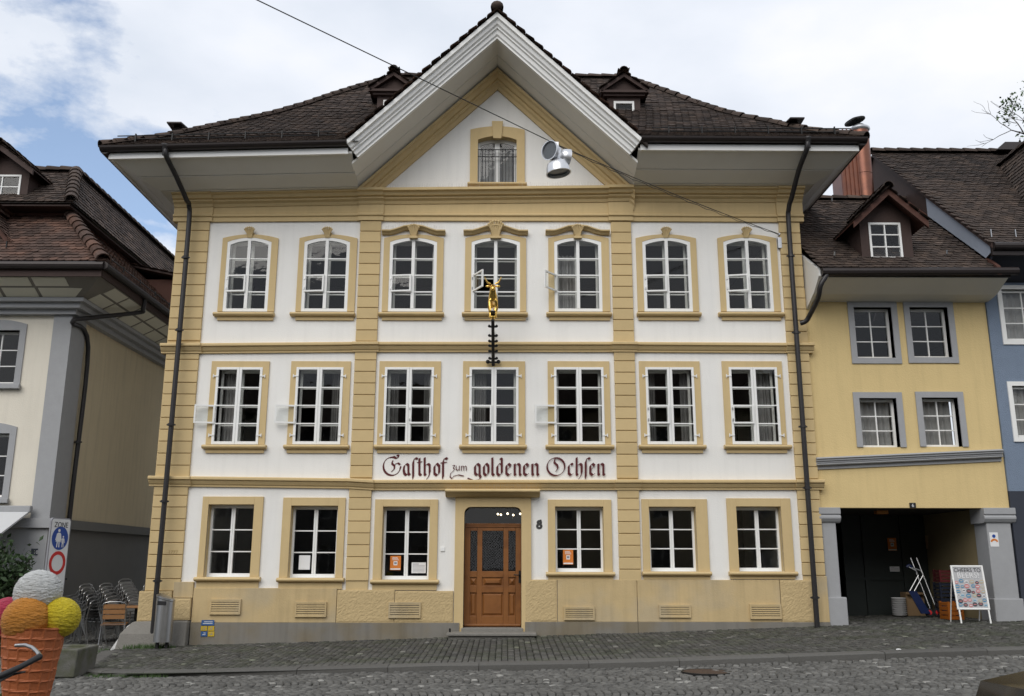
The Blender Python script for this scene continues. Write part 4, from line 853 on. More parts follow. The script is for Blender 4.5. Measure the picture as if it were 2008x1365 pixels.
# eaves soffit, fascia, gutter
SP = [(0.02, 9.44), (0.38, 9.455), (0.40, 9.462), (0.80, 9.60), (0.82, 9.612), (1.27, 9.83)]
OVS = {-1: 0.83, 1: 0.72}
def soff(d0, z0, d1, z1, side):
    xe = -3.22 if side < 0 else 2.76; xw = XL if side < 0 else XR; mb = MB(); t = 0.05
    def line(d, z, n=10):
        xc_ = xw + side * d * OVS[side]; return [(xc_ + (xe - xc_) * k / n, -d, z) for k in range(n + 1)]
    a, b = line(d0, z0), line(d1, z1); mb.loft([a, b, [(x, y, z + t) for x, y, z in b], [(x, y, z + t) for x, y, z in a], a], closed=False)
    s0, s1 = xw + side * d0 * OVS[side], xw + side * d1 * OVS[side]
    a = [(s0, -d0, z0), (s0, 8.8, z0)]; b = [(s1, -d1, z1), (s1, 8.8, z1)]; mb.loft([a, b, [(x, y, z + t) for x, y, z in b], [(x, y, z + t) for x, y, z in a], a], closed=False)
    mb.build('soffit_board', SOFFIT, inn, warp=lambda x: dzr(x) * 0.9)
for side in (-1, 1):
    for k in (0, 2, 4): soff(*SP[k], *SP[k + 1], side)
    xw = XL if side < 0 else XR; xe = -3.3 if side < 0 else 2.8; xo = xw + side * 1.32 * OVS[side]
    MB().box(min(xe, xo), max(xe, xo), -1.32, -1.26, 9.80, 9.93).build('fascia', PAINT, inn, warp=lambda x: dzr(x) * 0.95)
    BX('fascia', PAINT, inn, min(xo, xo - side * 0.05), max(xo, xo - side * 0.05), -1.255, 8.8, 9.81 + dzr(xo), 9.93 + dzr(xo))
    pts = [(xo + side * 0.14, 0), (xe + (0.0), 0)]
    gm_ = MB(); rings = []
    for k in range(9):
        x = pts[0][0] + (pts[1][0] - pts[0][0]) * k / 8
        rings.append([(x, -1.40 + 0.10 * math.cos(a), 10.03 + 0.10 * math.sin(a)) for a in [math.pi + math.pi * j / 8 for j in range(9)]] + [(x, -1.40 + 0.085 * math.cos(a), 10.035 + 0.085 * math.sin(a)) for a in [2 * math.pi - math.pi * j / 8 for j in range(9)]])
    gm_.loft(rings).build('gutter', GUT, inn, warp=dzr)
    MB().box(min(xe, xo), max(xe, xo), -1.318, -1.28, 9.932, 10.04).build('gutter_board', GUT, inn, warp=dzr)
    MB().tube([(xo + side * 0.06, -1.4, 9.98 + dzr(xo)), (xo + side * 0.06, 8.8, 9.98 + dzr(xo))], 0.10, 10).build('side_gutter', GUT, inn)
    # snow rails on posts
    zq = lambda x, y, h: zmain(y) + wrz(x, y) + h
    xa, xb_ = (LE + 0.15, -3.6) if side < 0 else (3.1, RE - 0.15); 
    for h in (0.07, 0.15): MB().tube([(xa + (xb_ - xa) * k / 8, -1.05, zq(xa + (xb_ - xa) * k / 8, -1.05, h)) for k in range(9)], 0.012, 6).build('snow_rail', IRON, inn)
    for k in range(6):
        x = xa + (xb_ - xa) * (k + 0.5) / 6; MB().box(x - 0.012, x + 0.012, -1.07, -1.03, zq(x, -1.05, -0.03), zq(x, -1.05, 0.19)).build('snow_rail_post', IRON, inn)
    hx_ = (P(347, 250, -0.1) if side < 0 else P(1556, 246, 0.0)); ya = -0.1; zz = zq(hx_.x, ya, 0.02)
    MB().loft([[(hx_.x - 0.16, ya - 0.2, zz + 0.12), (hx_.x + 0.16, ya - 0.2, zz + 0.12), (hx_.x + 0.2, ya + 0.25, zz + 0.16), (hx_.x - 0.2, ya + 0.25, zz + 0.16)], [(hx_.x - 0.16, ya - 0.2, zz + 0.15), (hx_.x + 0.16, ya - 0.2, zz + 0.15), (hx_.x + 0.2, ya + 0.25, zz + 0.19), (hx_.x - 0.2, ya + 0.25, zz + 0.19)]]).box(hx_.x - 0.07, hx_.x + 0.07, ya, ya + 0.14, zz - 0.15, zz + 0.14).build('roof_vent', GUT, roof)
def dpipe(pts, name='downpipe', m=PIPE, r=0.052, parent=None, clips=()):
    pts = [Vector(p) for p in pts]; sm_ = []
    for i in range(len(pts) - 1):          # Catmull-Rom
        p0, p1, p2, p3 = pts[max(i - 1, 0)], pts[i], pts[i + 1], pts[min(i + 2, len(pts) - 1)]
        for k in range(6):
            t = k / 6; sm_.append(0.5 * ((2 * p1) + (p2 - p0) * t + (2 * p0 - 5 * p1 + 4 * p2 - p3) * t * t + (3 * p1 - p0 - 3 * p2 + p3) * t ** 3))
    sm_.append(pts[-1]); o = MB().tube(sm_, r, 10).build(name, m, parent or inn, smooth=True)
    for zc in clips: 
        q = pts[-1]; MB().tube([(q.x, q.y, zc - 0.025), (q.x, q.y, zc + 0.025)], r + 0.014, 10).box(q.x - 0.09, q.x + 0.09, q.y + 0.0, q.y + 0.02, zc - 0.015, zc + 0.015).build('pipe_clip', m, o)
    return o
xl = P(360, 560, -0.27).x; xr_ = P(1572, 800, -0.27).x
dpipe([P(325, 288, -1.41), P(326, 306, -1.40), P(345, 345, -1.02), P(366, 392, -0.55), Vector((xl, -0.36, 9.05)), Vector((xl, -0.27, 8.5)), Vector((xl, -0.27, 5)), Vector((xl, -0.30, -0.05))], clips=(7.9, 6.3, 4.3, 2.75, 1.2))
dpipe([P(1583, 274, -1.41), P(1582, 292, -1.40), P(1567, 332, -1.02), P(1553, 385, -0.55), Vector((xr_, -0.36, 9.05)), Vector((xr_, -0.27, 8.5)), Vector((xr_, -0.27, 5)), Vector((xr_, -0.27, 0.33))], clips=(8.0, 6.3, 4.3, 3.05, 0.9))
for u, v in ((325, 287), (1583, 273)):
    q = P(u, v, -1.41); MB().lathe([(0.055, -0.2), (0.062, -0.1), (0.10, 0.0), (0.10, 0.03)], 12, Matrix.Translation(q)).build('gutter_outlet', PIPE, inn)
# dormers of the inn
def small_tiles(parent, xc, ze, za, half, y0, y1, m=TILE, zroof=None, name='dormer_tile'):
    mm, tt = [], []; k = (za - ze) / half
    for sg in (-1, 1):
        a, b = roof_tiles([(0, ze), (half, za)], (xc + sg * half, 0, 0), (0, -sg, 0), (-sg, 0, 0), (lambda d: (-y1, -y0)) if sg > 0 else (lambda d: (y0, y1)), e=0.14, w=0.15, skip=(lambda q: q.z < zroof(q.y) - 0.05) if zroof else None)
        mm += a; tt += b
    field(TV, TF, mm, m, parent, name, name + '_field', 0, tt)
for cx in (P(1223, 190, 1.5).x, P(772, 190, 1.5).x):
    y0 = 1.5; zb, ze, za = 12.02, 12.80, 13.26; hw = 0.40
    d = MB(); ops = [(cx - 0.25, cx + 0.25, zb + 0.05, ze - 0.22)]; wall_strips(d, cx - hw, cx + hw, zb, ze - 0.02, ops, y0, y0 + 0.08)
    d.box(cx - hw, cx - hw + 0.06, y0 + 0.08, 3.4, zb, ze - 0.02); d.box(cx + hw - 0.06, cx + hw, y0 + 0.08, 3.4, zb, ze - 0.02)
    dm = d.build('dormer', BRWN, inn)
    MB().box(cx - 0.56, cx + 0.56, y0 - 0.16, y0 + 0.1, ze - 0.06, ze + 0.0).box(cx - 0.50, cx + 0.50, y0 - 0.09, y0 + 0.1, ze - 0.12, ze - 0.06).build('dormer_cornice', BRWN, dm)
    for sg in (-1, 1): MB().loft([[(cx, y0 - 0.16, za - 0.10), (cx, y0 - 0.16, za), (cx, y0 - 0.08, za), (cx, y0 - 0.08, za - 0.10)], [(cx + sg * 0.60, y0 - 0.16, ze - 0.08), (cx + sg * 0.60, y0 - 0.16, ze + 0.02), (cx + sg * 0.60, y0 - 0.08, ze + 0.02), (cx + sg * 0.60, y0 - 0.08, ze - 0.08)]]).build('dormer_bargeboard', BRWN, dm)
    MB().pxz([(cx - 0.5, ze), (cx + 0.5, ze), (cx, za - 0.08)], y0 - 0.02, y0 + 0.05).build('tympanum', BRWN, dm)
    rs = MB()
    for sg in (-1, 1): rs.add([(cx, y0 - 0.14, za), (cx, 3.8, za), (cx + sg * 0.6, 3.8, ze + 0.02), (cx + sg * 0.6, y0 - 0.14, ze + 0.02)], [(0, 1, 2, 3)])
    rr_ = rs.build('dormer_roof', UNDER, dm)
    small_tiles(dm, cx, ze + 0.02, za + 0.02, 0.6, y0 - 0.16, 3.3, TILE, zmain)
    ridge_line([(cx, y0 - 0.2, za + 0.06), (cx, 2.8, za + 0.06)], dm, TILE, r=0.085, L=0.3)
    wx0, wx1, wz0, wz1 = ops[0]; MB().box(wx0, wx0 + 0.05, y0 - 0.01, y0 + 0.05, wz0, wz1).box(wx1 - 0.05, wx1, y0 - 0.01, y0 + 0.05, wz0, wz1).box(wx0, wx1, y0 - 0.008, y0 + 0.05, wz1 - 0.06, wz1).build('dormer_window', PAINT, dm)
    BX('dormer_pane', GLASS, dm, wx0 + 0.04, wx1 - 0.04, y0 + 0.02, y0 + 0.025, wz0, wz1 - 0.04)

# ============================================================ LEFT HOUSE
lh_ = thing('corner_house', 'cream and grey house with mansard roof of red-brown tiles beside the alley', 'building', (-13, 6, 0), world=True)
LX, LY = -9.76, 1.0
BX('front_wall', CREAM, lh_, -18, LX - 0.01, LY, LY + 0.3, -0.6, 7.3)
BX('side_wall', OCHRE2, lh_, LX - 0.3, LX, LY + 0.301, 13, 2.4, 7.3)
BX('lower_side_wall', DGREY, lh_, LX - 0.3, LX + 0.015, LY + 0.301, 13, -0.6, 2.4)
BX('back_wall', OCHRE2, lh_, -18, LX - 0.3, 12.7, 13, -0.6, 7.3)
pu0 = P(70, 930, LY - 0.05).x; py1 = PX(137, 930, LX + 0.05).y
BX('corner_pilaster', GSTONE, lh_, pu0, LX + 0.05, LY - 0.06, py1, -0.6, 6.95)
zb_ = P(60, 1024, LY).z
BX('grey_band', GSTONE, lh_, -18, LX + 0.13, LY - 0.14, LY - 0.062, zb_ - 0.12, zb_ + 0.08); BX('grey_band', DGREY, lh_, LX + 0.052, LX + 0.13, LY - 0.0615, 13, zb_ - 0.12, zb_ + 0.08)
BX('lower_front', GSTONE, lh_, -10.75, pu0 - 0.002, LY - 0.055, LY, -0.6, zb_ - 0.13)
# cornice under the eaves and panelled soffit
for (d0, z0, d1, z1) in ((0.0, 6.95, 0.16, 7.06), (0.16, 7.06, 0.30, 7.18), (0.30, 7.18, 0.42, 7.26)):
    BX('wall_cornice', GSTONE, lh_, -18, LX + d1, LY - d1, LY + 0.0, z0, z1); BX('wall_cornice', GSTONE, lh_, LX, LX + d1, LY + 0.001, 13, z0, z1)
OV = 1.02; zs0, zs1 = 7.27, 7.58
sz = lambda d: zs0 + (zs1 - zs0) * (d - 0.40) / (OV - 0.40)
sb = MB()
sb.add([(-18, LY - 0.3, sz(0.3)), (LX + 0.3, LY - 0.3, sz(0.3)), (LX + OV, LY - OV, sz(OV)), (-18, LY - OV, sz(OV)), (LX + 0.3, 13, sz(0.3)), (LX + OV, 13, sz(OV))], [(0, 1, 2, 3), (1, 4, 5, 2)])
GRID = mat('taupe_soffit', (0.20, 0.185, 0.16), 0.8, 0.1, 4)
sb.build('soffit', GRID, lh_)
for r, (d0, d1) in enumerate(((0.42, 0.67), (0.73, 0.97))):
    k = 0; off = 0.33 * r; x = LX + d0 - 0.18 - off
    while x > -14:
        x1 = x; x0 = x - 0.72; 
        MB().loft([[(x0, LY - d0, sz(d0) - 0.012), (x1, LY - d0, sz(d0) - 0.012), (x1 + (d1 - d0) * (1 if k == 0 and r == 0 else 0), LY - d1, sz(d1) - 0.012), (x0, LY - d1, sz(d1) - 0.012)], [(x0, LY - d0, sz(d0) - 0.002), (x1, LY - d0, sz(d0) - 0.002), (x1, LY - d1, sz(d1) - 0.002), (x0, LY - d1, sz(d1) - 0.002)]]).build('soffit_panel', CREAMP, lh_)
        x -= 0.80; k += 1
    y = LY - d0 + 0.22 - off * 0 + (0.35 if r else 0)
    while y < 9:
        y1 = y + 0.74
        MB().loft([[(LX + d0, y, sz(d0) - 0.012), (LX + d0, y1, sz(d0) - 0.012), (LX + d1, y1, sz(d1) - 0.012), (LX + d1, y, sz(d1) - 0.012)], [(LX + d0, y, sz(d0) - 0.002), (LX + d0, y1, sz(d0) - 0.002), (LX + d1, y1, sz(d1) - 0.002), (LX + d1, y, sz(d1) - 0.002)]]).build('soffit_panel', CREAMP, lh_); y += 0.82
EX, EY = LX + OV, LY - OV
BX('fascia', BRWN, lh_, -18, EX + 0.02, EY - 0.03, EY, 7.55, 7.76); BX('fascia', BRWN, lh_, EX, EX + 0.03, EY + 0.001, 13, 7.55, 7.76)
MB().tube([(-18, EY - 0.09, 7.78), (EX + 0.09, EY - 0.09, 7.78)], 0.085, 10).build('gutter', GUT, lh_); MB().tube([(EX + 0.09, EY - 0.09, 7.78), (EX + 0.09, 13, 7.78)], 0.085, 10).build('gutter', GUT, lh_)
q0 = PX(283, 585, EX + 0.05)
dpipe([(EX + 0.06, q0.y, 7.72), (EX + 0.04, q0.y, 7.45), (EX - 0.05, q0.y, 7.38), (LX + 0.35, q0.y - 1.0, 6.98), (LX + 0.12, q0.y - 1.45, 6.75), (LX + 0.1, py1 + 0.1, 6.4), (LX + 0.1, py1 + 0.1, 3), (LX + 0.1, py1 + 0.1, -0.2)], parent=lh_, clips=(4.2, 1.2))
# roofs
def two_face(name, cor0, cor1, z0, z1, xfar, yfar, m, nparts, e=0.15, w=0.17):
    (cx0, cy0), (cx1, cy1) = cor0, cor1; mb = MB()
    mb.add([(xfar, cy0, z0), (cx0, cy0, z0), (cx1, cy1, z1), (xfar, cy1, z1), (cx0, yfar, z0), (cx1, yfar, z1)], [(0, 1, 2, 3), (1, 4, 5, 2)])
    r = mb.build(name, UNDER, lh_); df, ds = cy1 - cy0, cx0 - cx1
    a, ta = roof_tiles([(0, z0 + 0.02), (df, z1 + 0.02)], (0, cy0, 0), (1, 0, 0), (0, 1, 0), lambda d: (xfar + 0.1, cx0 + (cx1 - cx0) * d / df - 0.05), e, w)
    b, tb_ = roof_tiles([(0, z0 + 0.02), (ds, z1 + 0.02)], (cx0, 0, 0), (0, -1, 0), (-1, 0, 0), lambda d: (-yfar, -(cy0 + (cy1 - cy0) * d / ds + 0.05)), e, w)
    tv, tf = tile_tpl(w, 0.26); field(tv, tf, a + b, m, r, 'roof_tile', 'roof_tile_field', nparts, ta + tb_)
    ridge_line([(cx0 - 0.02, cy0 + 0.02, z0 + 0.08), (cx1, cy1, z1 + 0.08)], r, m, r=0.12, L=0.33); return r
two_face('lower_roof', (EX + 0.05, EY - 0.05), (-10.59, 1.96), 7.86, 9.72, -15.5, 12, TILER, 300)
BX('knee_wall', REDB, lh_, -15.5, -10.5, 1.85, 2.0, 9.55, 9.95); BX('knee_wall', REDB, lh_, -10.62, -10.5, 2.001, 12, 9.55, 9.95)
BX('eave_board', BRWN, lh_, -15.5, -10.30, 1.40, 1.86, 9.74, 9.79); BX('eave_board', BRWN, lh_, -10.52, -10.30, 1.861, 12, 9.74, 9.79)
up_ = two_face('upper_roof', (-10.25, 1.35), (-11.2, 3.3), 9.8, 11.42, -15.5, 12, TILE, 0)
ridge_line([(-11.2, 3.3, 11.48), (-11.2, 12, 11.48)], up_, TILE, r=0.11); ridge_line([(-15.5, 3.3, 11.48), (-11.2, 3.3, 11.48)], up_, TILE, r=0.11)
MB().add([(-15.5, 3.3, 11.42), (-11.2, 3.3, 11.42), (-11.2, 12, 11.42), (-15.5, 12, 11.42)], [(0, 1, 2, 3)]).build('roof_flat', UNDER, lh_)
for k in range(7):
    x = -11.1 - 0.55 * k if k < 4 else 0
    if k < 4: MB().box(x - 0.01, x + 0.01, EY + 0.42, EY + 0.46, 8.35, 8.5).box(x - 0.01, x + 0.01, EY + 0.46, EY + 0.6, 8.35, 8.37).build('snow_hook', IRON, lh_)
for h in (0.10, 0.2): MB().tube([(EX - 0.22, EY + 0.2, 8.05 + h), (EX - 0.22, 12, 8.05 + h)], 0.012, 6).build('snow_rail', IRON, lh_)
for k in range(9): MB().box(EX - 0.23, EX - 0.21, EY + 0.6 + k, EY + 0.63 + k, 8.0, 8.3).build('snow_rail_post', IRON, lh_)
def gable_dormer(parent, cx, hw, zb, ze, za, y0, yb, ov, wallm, win, nm='dormer', tm=TILE, k3=False, zroof=None, bargem=None):
    d = MB(); wx0, wx1, wz0, wz1 = win; wall_strips(d, cx - hw, cx + hw, zb, ze, [win], y0, y0 + 0.07)
    d.pxz([(cx - hw, ze), (cx + hw, ze), (cx, za - 0.06)], y0, y0 + 0.07); d.box(cx - hw, cx - hw + 0.06, y0 + 0.07, yb, zb, ze); d.box(cx + hw - 0.06, cx + hw, y0 + 0.07, yb, zb, ze)
    o = d.build(nm, wallm, parent); s = (za - ze) / hw; xo = hw + ov * 0.75; bm = bargem or wallm
    for sg in (-1, 1):
        MB().loft([[(cx, y0 - ov, za - 0.12), (cx, y0 - ov, za), (cx, y0 - ov + 0.06, za), (cx, y0 - ov + 0.06, za - 0.12)], [(cx + sg * xo, y0 - ov, za - s * xo - 0.12), (cx + sg * xo, y0 - ov, za - s * xo), (cx + sg * xo, y0 - ov + 0.06, za - s * xo), (cx + sg * xo, y0 - ov + 0.06, za - s * xo - 0.12)]]).build('dormer_bargeboard', bm, o)
        MB().loft([[(cx, y0 - ov, za), (cx, y0 - ov, za + 0.03), (cx, yb, za + 0.03), (cx, yb, za)], [(cx + sg * xo, y0 - ov, za - s * xo), (cx + sg * xo, y0 - ov, za - s * xo + 0.03), (cx + sg * xo, yb, za - s * xo + 0.03), (cx + sg * xo, yb, za - s * xo)]]).build('dormer_roof', bm, o)
    small_tiles(o, cx, za - s * xo + 0.04, za + 0.04, xo, y0 - ov - 0.02, yb - 0.1, tm, zroof)
    ridge_line([(cx, y0 - ov - 0.04, za + 0.08), (cx, yb, za + 0.08)], o, tm, r=0.085, L=0.3)
    t = 0.045; MB().box(wx0, wx0 + t, y0 - 0.015, y0 + 0.05, wz0, wz1).box(wx1 - t, wx1, y0 - 0.015, y0 + 0.05, wz0, wz1).box(wx0 + t, wx1 - t, y0 - 0.015, y0 + 0.05, wz1 - t, wz1).box(wx0 + t, wx1 - t, y0 - 0.02, y0 + 0.05, wz0, wz0 + t).build('dormer_window', PAINT, o)
    BX('dormer_pane', GLASS, o, wx0 + t - 0.005, wx1 - t + 0.005, y0 + 0.015, y0 + 0.02, wz0 + t - 0.005, wz1 - t + 0.005)
    mx = (wx0 + wx1) / 2; BX('glazing_bar', PAINT, o, mx - 0.014, mx + 0.014, y0 - 0.008, y0 + 0.04, wz0 + t, wz1 - t); nb = 2 if k3 else 1
    for k in range(1, nb + 1): zz = wz0 + (wz1 - wz0) * k / (nb + 1); BX('glazing_bar', PAINT, o, wx0 + t, wx1 - t, y0 - 0.006, y0 + 0.035, zz - 0.012, zz + 0.012)
    BX('room_back', ROOM, o, cx - hw + 0.06, cx + hw - 0.06, y0 + 0.8, y0 + 0.85, zb, ze); return o
q = P(10, 283, 1.9); a_ = P(55, 318, 1.9); w0, w1, wz0, wz1 = RC(-34, 343, 40, 390, 1.75)
gable_dormer(lh_, P(8, 300, 1.7).x, 0.66, P(10, 402, 1.75).z, P(10, 330, 1.75).z, P(10, 285, 1.5).z, 1.75, 5.2, 0.28, BRWN, (w0, w1, wz0, wz1))
q = P(-60, 400, 0.9); gable_dormer(lh_, P(-30, 440, 0.9).x, 0.62, 8.4, P(0, 470, 0.9).z, P(-30, 408, 0.9).z, 0.95, 3.2, 0.25, REDB, RC(-60, 490, -5, 540, 0.95), tm=TILER)
# shed dormer on the alley side
sdy0, sdy1 = 5.6, 8.2; zt_ = PX(300, 505, -9.2).z
d = MB().box(-10.6, -9.15, sdy0, sdy1, 8.0, 9.25).build('alley_dormer', REDB, lh_)
MB().loft([[(-10.7, sdy0 - 0.2, 9.62), (-8.95, sdy0 - 0.2, 9.25), (-8.95, sdy0 - 0.2, 9.30), (-10.7, sdy0 - 0.2, 9.67)], [(-10.7, sdy1 + 0.2, 9.62), (-8.95, sdy1 + 0.2, 9.25), (-8.95, sdy1 + 0.2, 9.30), (-10.7, sdy1 + 0.2, 9.67)]]).build('dormer_roof', BRWN, d)
mm, tt = roof_tiles([(0, 9.32), (1.75, 9.70)], (-8.95, 0, 0), (0, -1, 0), (-1, 0, 0), lambda dd: (-(sdy1 + 0.2), -(sdy0 - 0.2)), 0.15, 0.17); field(TV, TF, mm, TILER, d, 'dormer_tile', 'dormer_tile_field', 0, tt)
for yy in (6.3, 7.4):
    MB().box(-9.15, -9.09, yy - 0.32, yy - 0.26, 8.2, 9.15).box(-9.15, -9.09, yy + 0.26, yy + 0.32, 8.2, 9.15).box(-9.15, -9.09, yy - 0.26, yy + 0.26, 9.09, 9.15).box(-9.15, -9.09, yy - 0.26, yy + 0.26, 8.2, 8.26).box(-9.15, -9.1, yy - 0.02, yy + 0.02, 8.26, 9.09).box(-9.15, -9.1, yy - 0.26, yy + 0.26, 8.65, 8.68).build('dormer_window', PAINT, d)
    BX('dormer_pane', GLASS, d, -9.135, -9.13, yy - 0.26, yy + 0.26, 8.26, 9.09)
# its front windows
def stone_window(parent, x0, x1, z0, z1, y, bw, m, rows=3, deep=0.16, archh=0.0, wallback=True, sillm=None, frame_m=PAINT, bottom=True, curt=False, extra_top=0.0):
    sr = MB(); sr.box(x0 - bw, x0, y - 0.03, y + 0.05, z0 - (bw if bottom else 0), z1 + bw); sr.box(x1, x1 + bw, y - 0.03, y + 0.05, z0 - (bw if bottom else 0), z1 + bw); sr.box(x0, x1, y - 0.03, y + 0.05, z1, z1 + bw)
    if bottom: sr.box(x0, x1, y - 0.028, y + 0.05, z0 - bw, z0)
    sr.box(x0 - 0.02, x0, y + 0.05, y + deep + 0.05, z0, z1); sr.box(x1, x1 + 0.02, y + 0.05, y + deep + 0.05, z0, z1); sr.box(x0, x1, y + 0.05, y + deep + 0.05, z1, z1 + 0.02)
    w = sr.build('window', m, parent); t = 0.055; yy = y + deep
    MB().box(x0, x0 + t, yy, yy + 0.05, z0, z1).box(x1 - t, x1, yy, yy + 0.05, z0, z1).box(x0 + t, x1 - t, yy, yy + 0.05, z1 - t, z1).box(x0 + t, x1 - t, yy - 0.01, yy + 0.05, z0, z0 + t).build('frame', frame_m, w)
    mx = (x0 + x1) / 2; BX('glazing_bar', frame_m, w, mx - 0.013, mx + 0.013, yy + 0.005, yy + 0.035, z0 + t, z1 - t)
    for k in range(1, rows): zz = z0 + t + (z1 - z0 - 2 * t) * k / rows; BX('glazing_bar', frame_m, w, x0 + t, x1 - t, yy + 0.007, yy + 0.033, zz - 0.011, zz + 0.011)
    for ci, (a, b) in enumerate(((x0 + t, mx - 0.012), (mx + 0.012, x1 - t))):
        for k in range(rows): h = (z1 - z0 - 2 * t) / rows; BX('pane', GLASS, w, a - 0.003, b, yy + 0.015, yy + 0.019, z0 + t + h * k + 0.008, z0 + t + h * (k + 1) - 0.008)
    if curt: curtain(w, x0 + 0.03, x1 - 0.03, z0, z1, yy + 0.14)
    return w
LWIN = []
xr1 = P(34, 700, LY).x; z0_, z1_ = P(30, 752, LY).z, P(30, 648, LY).z; LWIN.append((xr1 - 0.95, xr1, z0_, z1_))
xr2 = P(14, 900, LY).x; z2_, z3_ = P(10, 975, LY).z, P(10, 850, LY).z; LWIN.append((xr2 - 0.95, xr2, z2_, z3_))
bpy.data.objects.remove([o for o in lh_.children if o.name.startswith('front_wall')][0])
fw = MB(); wall_strips(fw, -18, LX - 0.01, -0.6, 7.3, LWIN, LY, LY + 0.3); fw.build('front_wall', CREAM, lh_)
for (a, b, c, d_) in LWIN:
    w = stone_window(lh_, a, b, c, d_, LY, 0.14, GSTONE, 3); BX('sill', GSTONE, w, a - 0.18, b + 0.18, LY - 0.12, LY - 0.031, c - 0.13, c - 0.03, 0.01)
    MB().pxz([(a - 0.14, d_ + 0.14)] + arch(a - 0.14, b + 0.14, d_ + 0.14, 0.1) + [(b + 0.14, d_ + 0.14)], LY - 0.03, LY + 0.02).build('arched_head', GSTONE, w)
BX('room_walls', ROOM, lh_, -17.5, LX - 0.4, LY + 2.5, LY + 2.6, -0.4, 7.2)
text('10', 0.10, SIGNW, Matrix.Translation((P(70, 1086, LY - 0.07).x, LY - 0.075, P(70, 1086, LY - 0.07).z)) @ UPXZ, BX('number_plate', DBLUE, lh_, P(64, 1082, LY).x, P(77, 1082, LY).x, LY - 0.07, LY - 0.056, P(70, 1089, LY).z, P(70, 1076, LY).z), 'lettering', 0.001)
aw = P(28, 1020, 0.2); AW = mat('awning_cloth', (0.55, 0.56, 0.57), 0.9, 0.05, 4); 
awn = thing('awning', 'pale awning with grey valance on the cream house front', 'awning', (-11.5, 0.6, 2.3), world=True)
MB().loft([[(-14, LY - 0.15, 2.65), (-14, -0.25, 2.12), (-14, -0.25, 2.08), (-14, LY - 0.15, 2.61)], [(aw.x, LY - 0.15, 2.65), (aw.x, -0.25, 2.12), (aw.x, -0.25, 2.08), (aw.x, LY - 0.15, 2.61)]]).build('cloth', AW, awn)
BX('cassette', GSTONE, awn, -14, aw.x + 0.03, LY - 0.28, LY - 0.15, 2.58, 2.72, 0.02); BX('valance', GSTONE, awn, -14, aw.x, -0.28, -0.255, 1.98, 2.12)

# ============================================================ YELLOW HOUSE
yh = thing('yellow_house', 'narrow yellow house with grey stone window frames above an open passage', 'building', (8.4, 3, 0.4), world=True)
YW = 0.04; YX0, YX1 = 6.40, 10.36
YWIN = [(1677, 1751, 603, 702, 1), (1787, 1862, 603, 701, 1), (1688, 1761, 781, 877, 0), (1811, 1882, 780, 876, 0)]
ops = [RC(u0, v0, u1, v1, YW) for u0, u1, v0, v1, b in YWIN]
PT = P(1800, 996, YW).z
wm = MB(); wall_strips(wm, YX0, YX1, PT, 7.35, ops, YW, YW + 0.3); wm.build('wall', YEL, yh)
for (x0, x1, z0, z1), wpx in zip(ops, YWIN): stone_window(yh, x0, x1, z0, z1, YW, 0.125, GSTONE, 3, deep=0.15, bottom=bool(wpx[4]), curt=not wpx[4])
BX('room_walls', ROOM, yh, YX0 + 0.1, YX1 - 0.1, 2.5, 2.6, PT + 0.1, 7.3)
# moulded grey band, a little out of level
a, b = P(1601, 897, -0.1), P(1967, 880.5, -0.1); a.y = b.y = YW; 
MB().beam(a, b, [(0.05, 0.0), (-0.14, 0.0), (-0.16, -0.03), (-0.13, -0.05), (-0.13, -0.075), (-0.10, -0.09), (-0.10, -0.115), (-0.06, -0.14), (-0.06, -0.165), (-0.03, -0.18), (-0.03, -0.24), (0.05, -0.24)]).build('string_course', GSTONE, yh)
MB().beam(a + Vector((0, 0, -0.13)), b + Vector((0, 0, -0.13)), [(0.05, 0.0), (-0.105, 0.0), (-0.115, -0.012), (-0.105, -0.03), (0.05, -0.03)]).build('string_course', GSTONE, yh)
# passage
PX0, PX1 = P(1647, 1100, YW).x, P(1941, 1080, YW).x
def pier(x0, x1, base_x0, base_x1, zb):
    MB().box(x0, x1, YW - 0.02, YW + 0.5, 0.2, PT - 0.3).build('pier', GSTONE, yh, bevel=0.02)
    BX('pier_base', GSTONE, yh, base_x0, base_x1, YW - 0.07, YW + 0.52, 0.1, zb, 0.02)
    MB().pyz([(YW + 0.5, PT), (YW - 0.10, PT), (YW - 0.10, PT - 0.13), (YW - 0.07, PT - 0.145), (YW - 0.10, PT - 0.18), (YW - 0.10, PT - 0.22), (YW - 0.06, PT - 0.28), (YW - 0.02, PT - 0.31), (YW + 0.5, PT - 0.31)], x0 - 0.06, x1 + 0.09).build('pier_capital', GSTONE, yh, bevel=0.008)
xa = P(1609, 1100, YW).x; pier(YX0 + 0.06, PX0 - 0.03, YX0 + 0.05, PX0 + 0.06, 0.90); pier(PX1 - 0.02, YX1 - 0.02, PX1 - 0.06, YX1 + 0.03, 0.88)
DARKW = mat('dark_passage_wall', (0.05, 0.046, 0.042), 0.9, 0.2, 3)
BX('passage_wall', DARKW, yh, YX0 - 0.1, PX0 - 0.04, 0.55, 6, -0.1, PT); BX('passage_wall', mat('shade_darkened_ochre', (0.30, 0.24, 0.13), 0.9, 0.15, 2), yh, PX1 + 0.02, YX1, 0.55, 6, -0.1, PT); BX('passage_back_wall', DARKW, yh, PX0, PX1, 5.2, 5.4, -0.1, PT)  # right wall: same yellow paint as outside, passage shade put into its colour
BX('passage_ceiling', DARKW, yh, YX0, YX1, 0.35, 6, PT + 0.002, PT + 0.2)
PDOOR = mat('dark_green_shop_front', (0.022, 0.028, 0.026), 0.5, 0.15, 4)
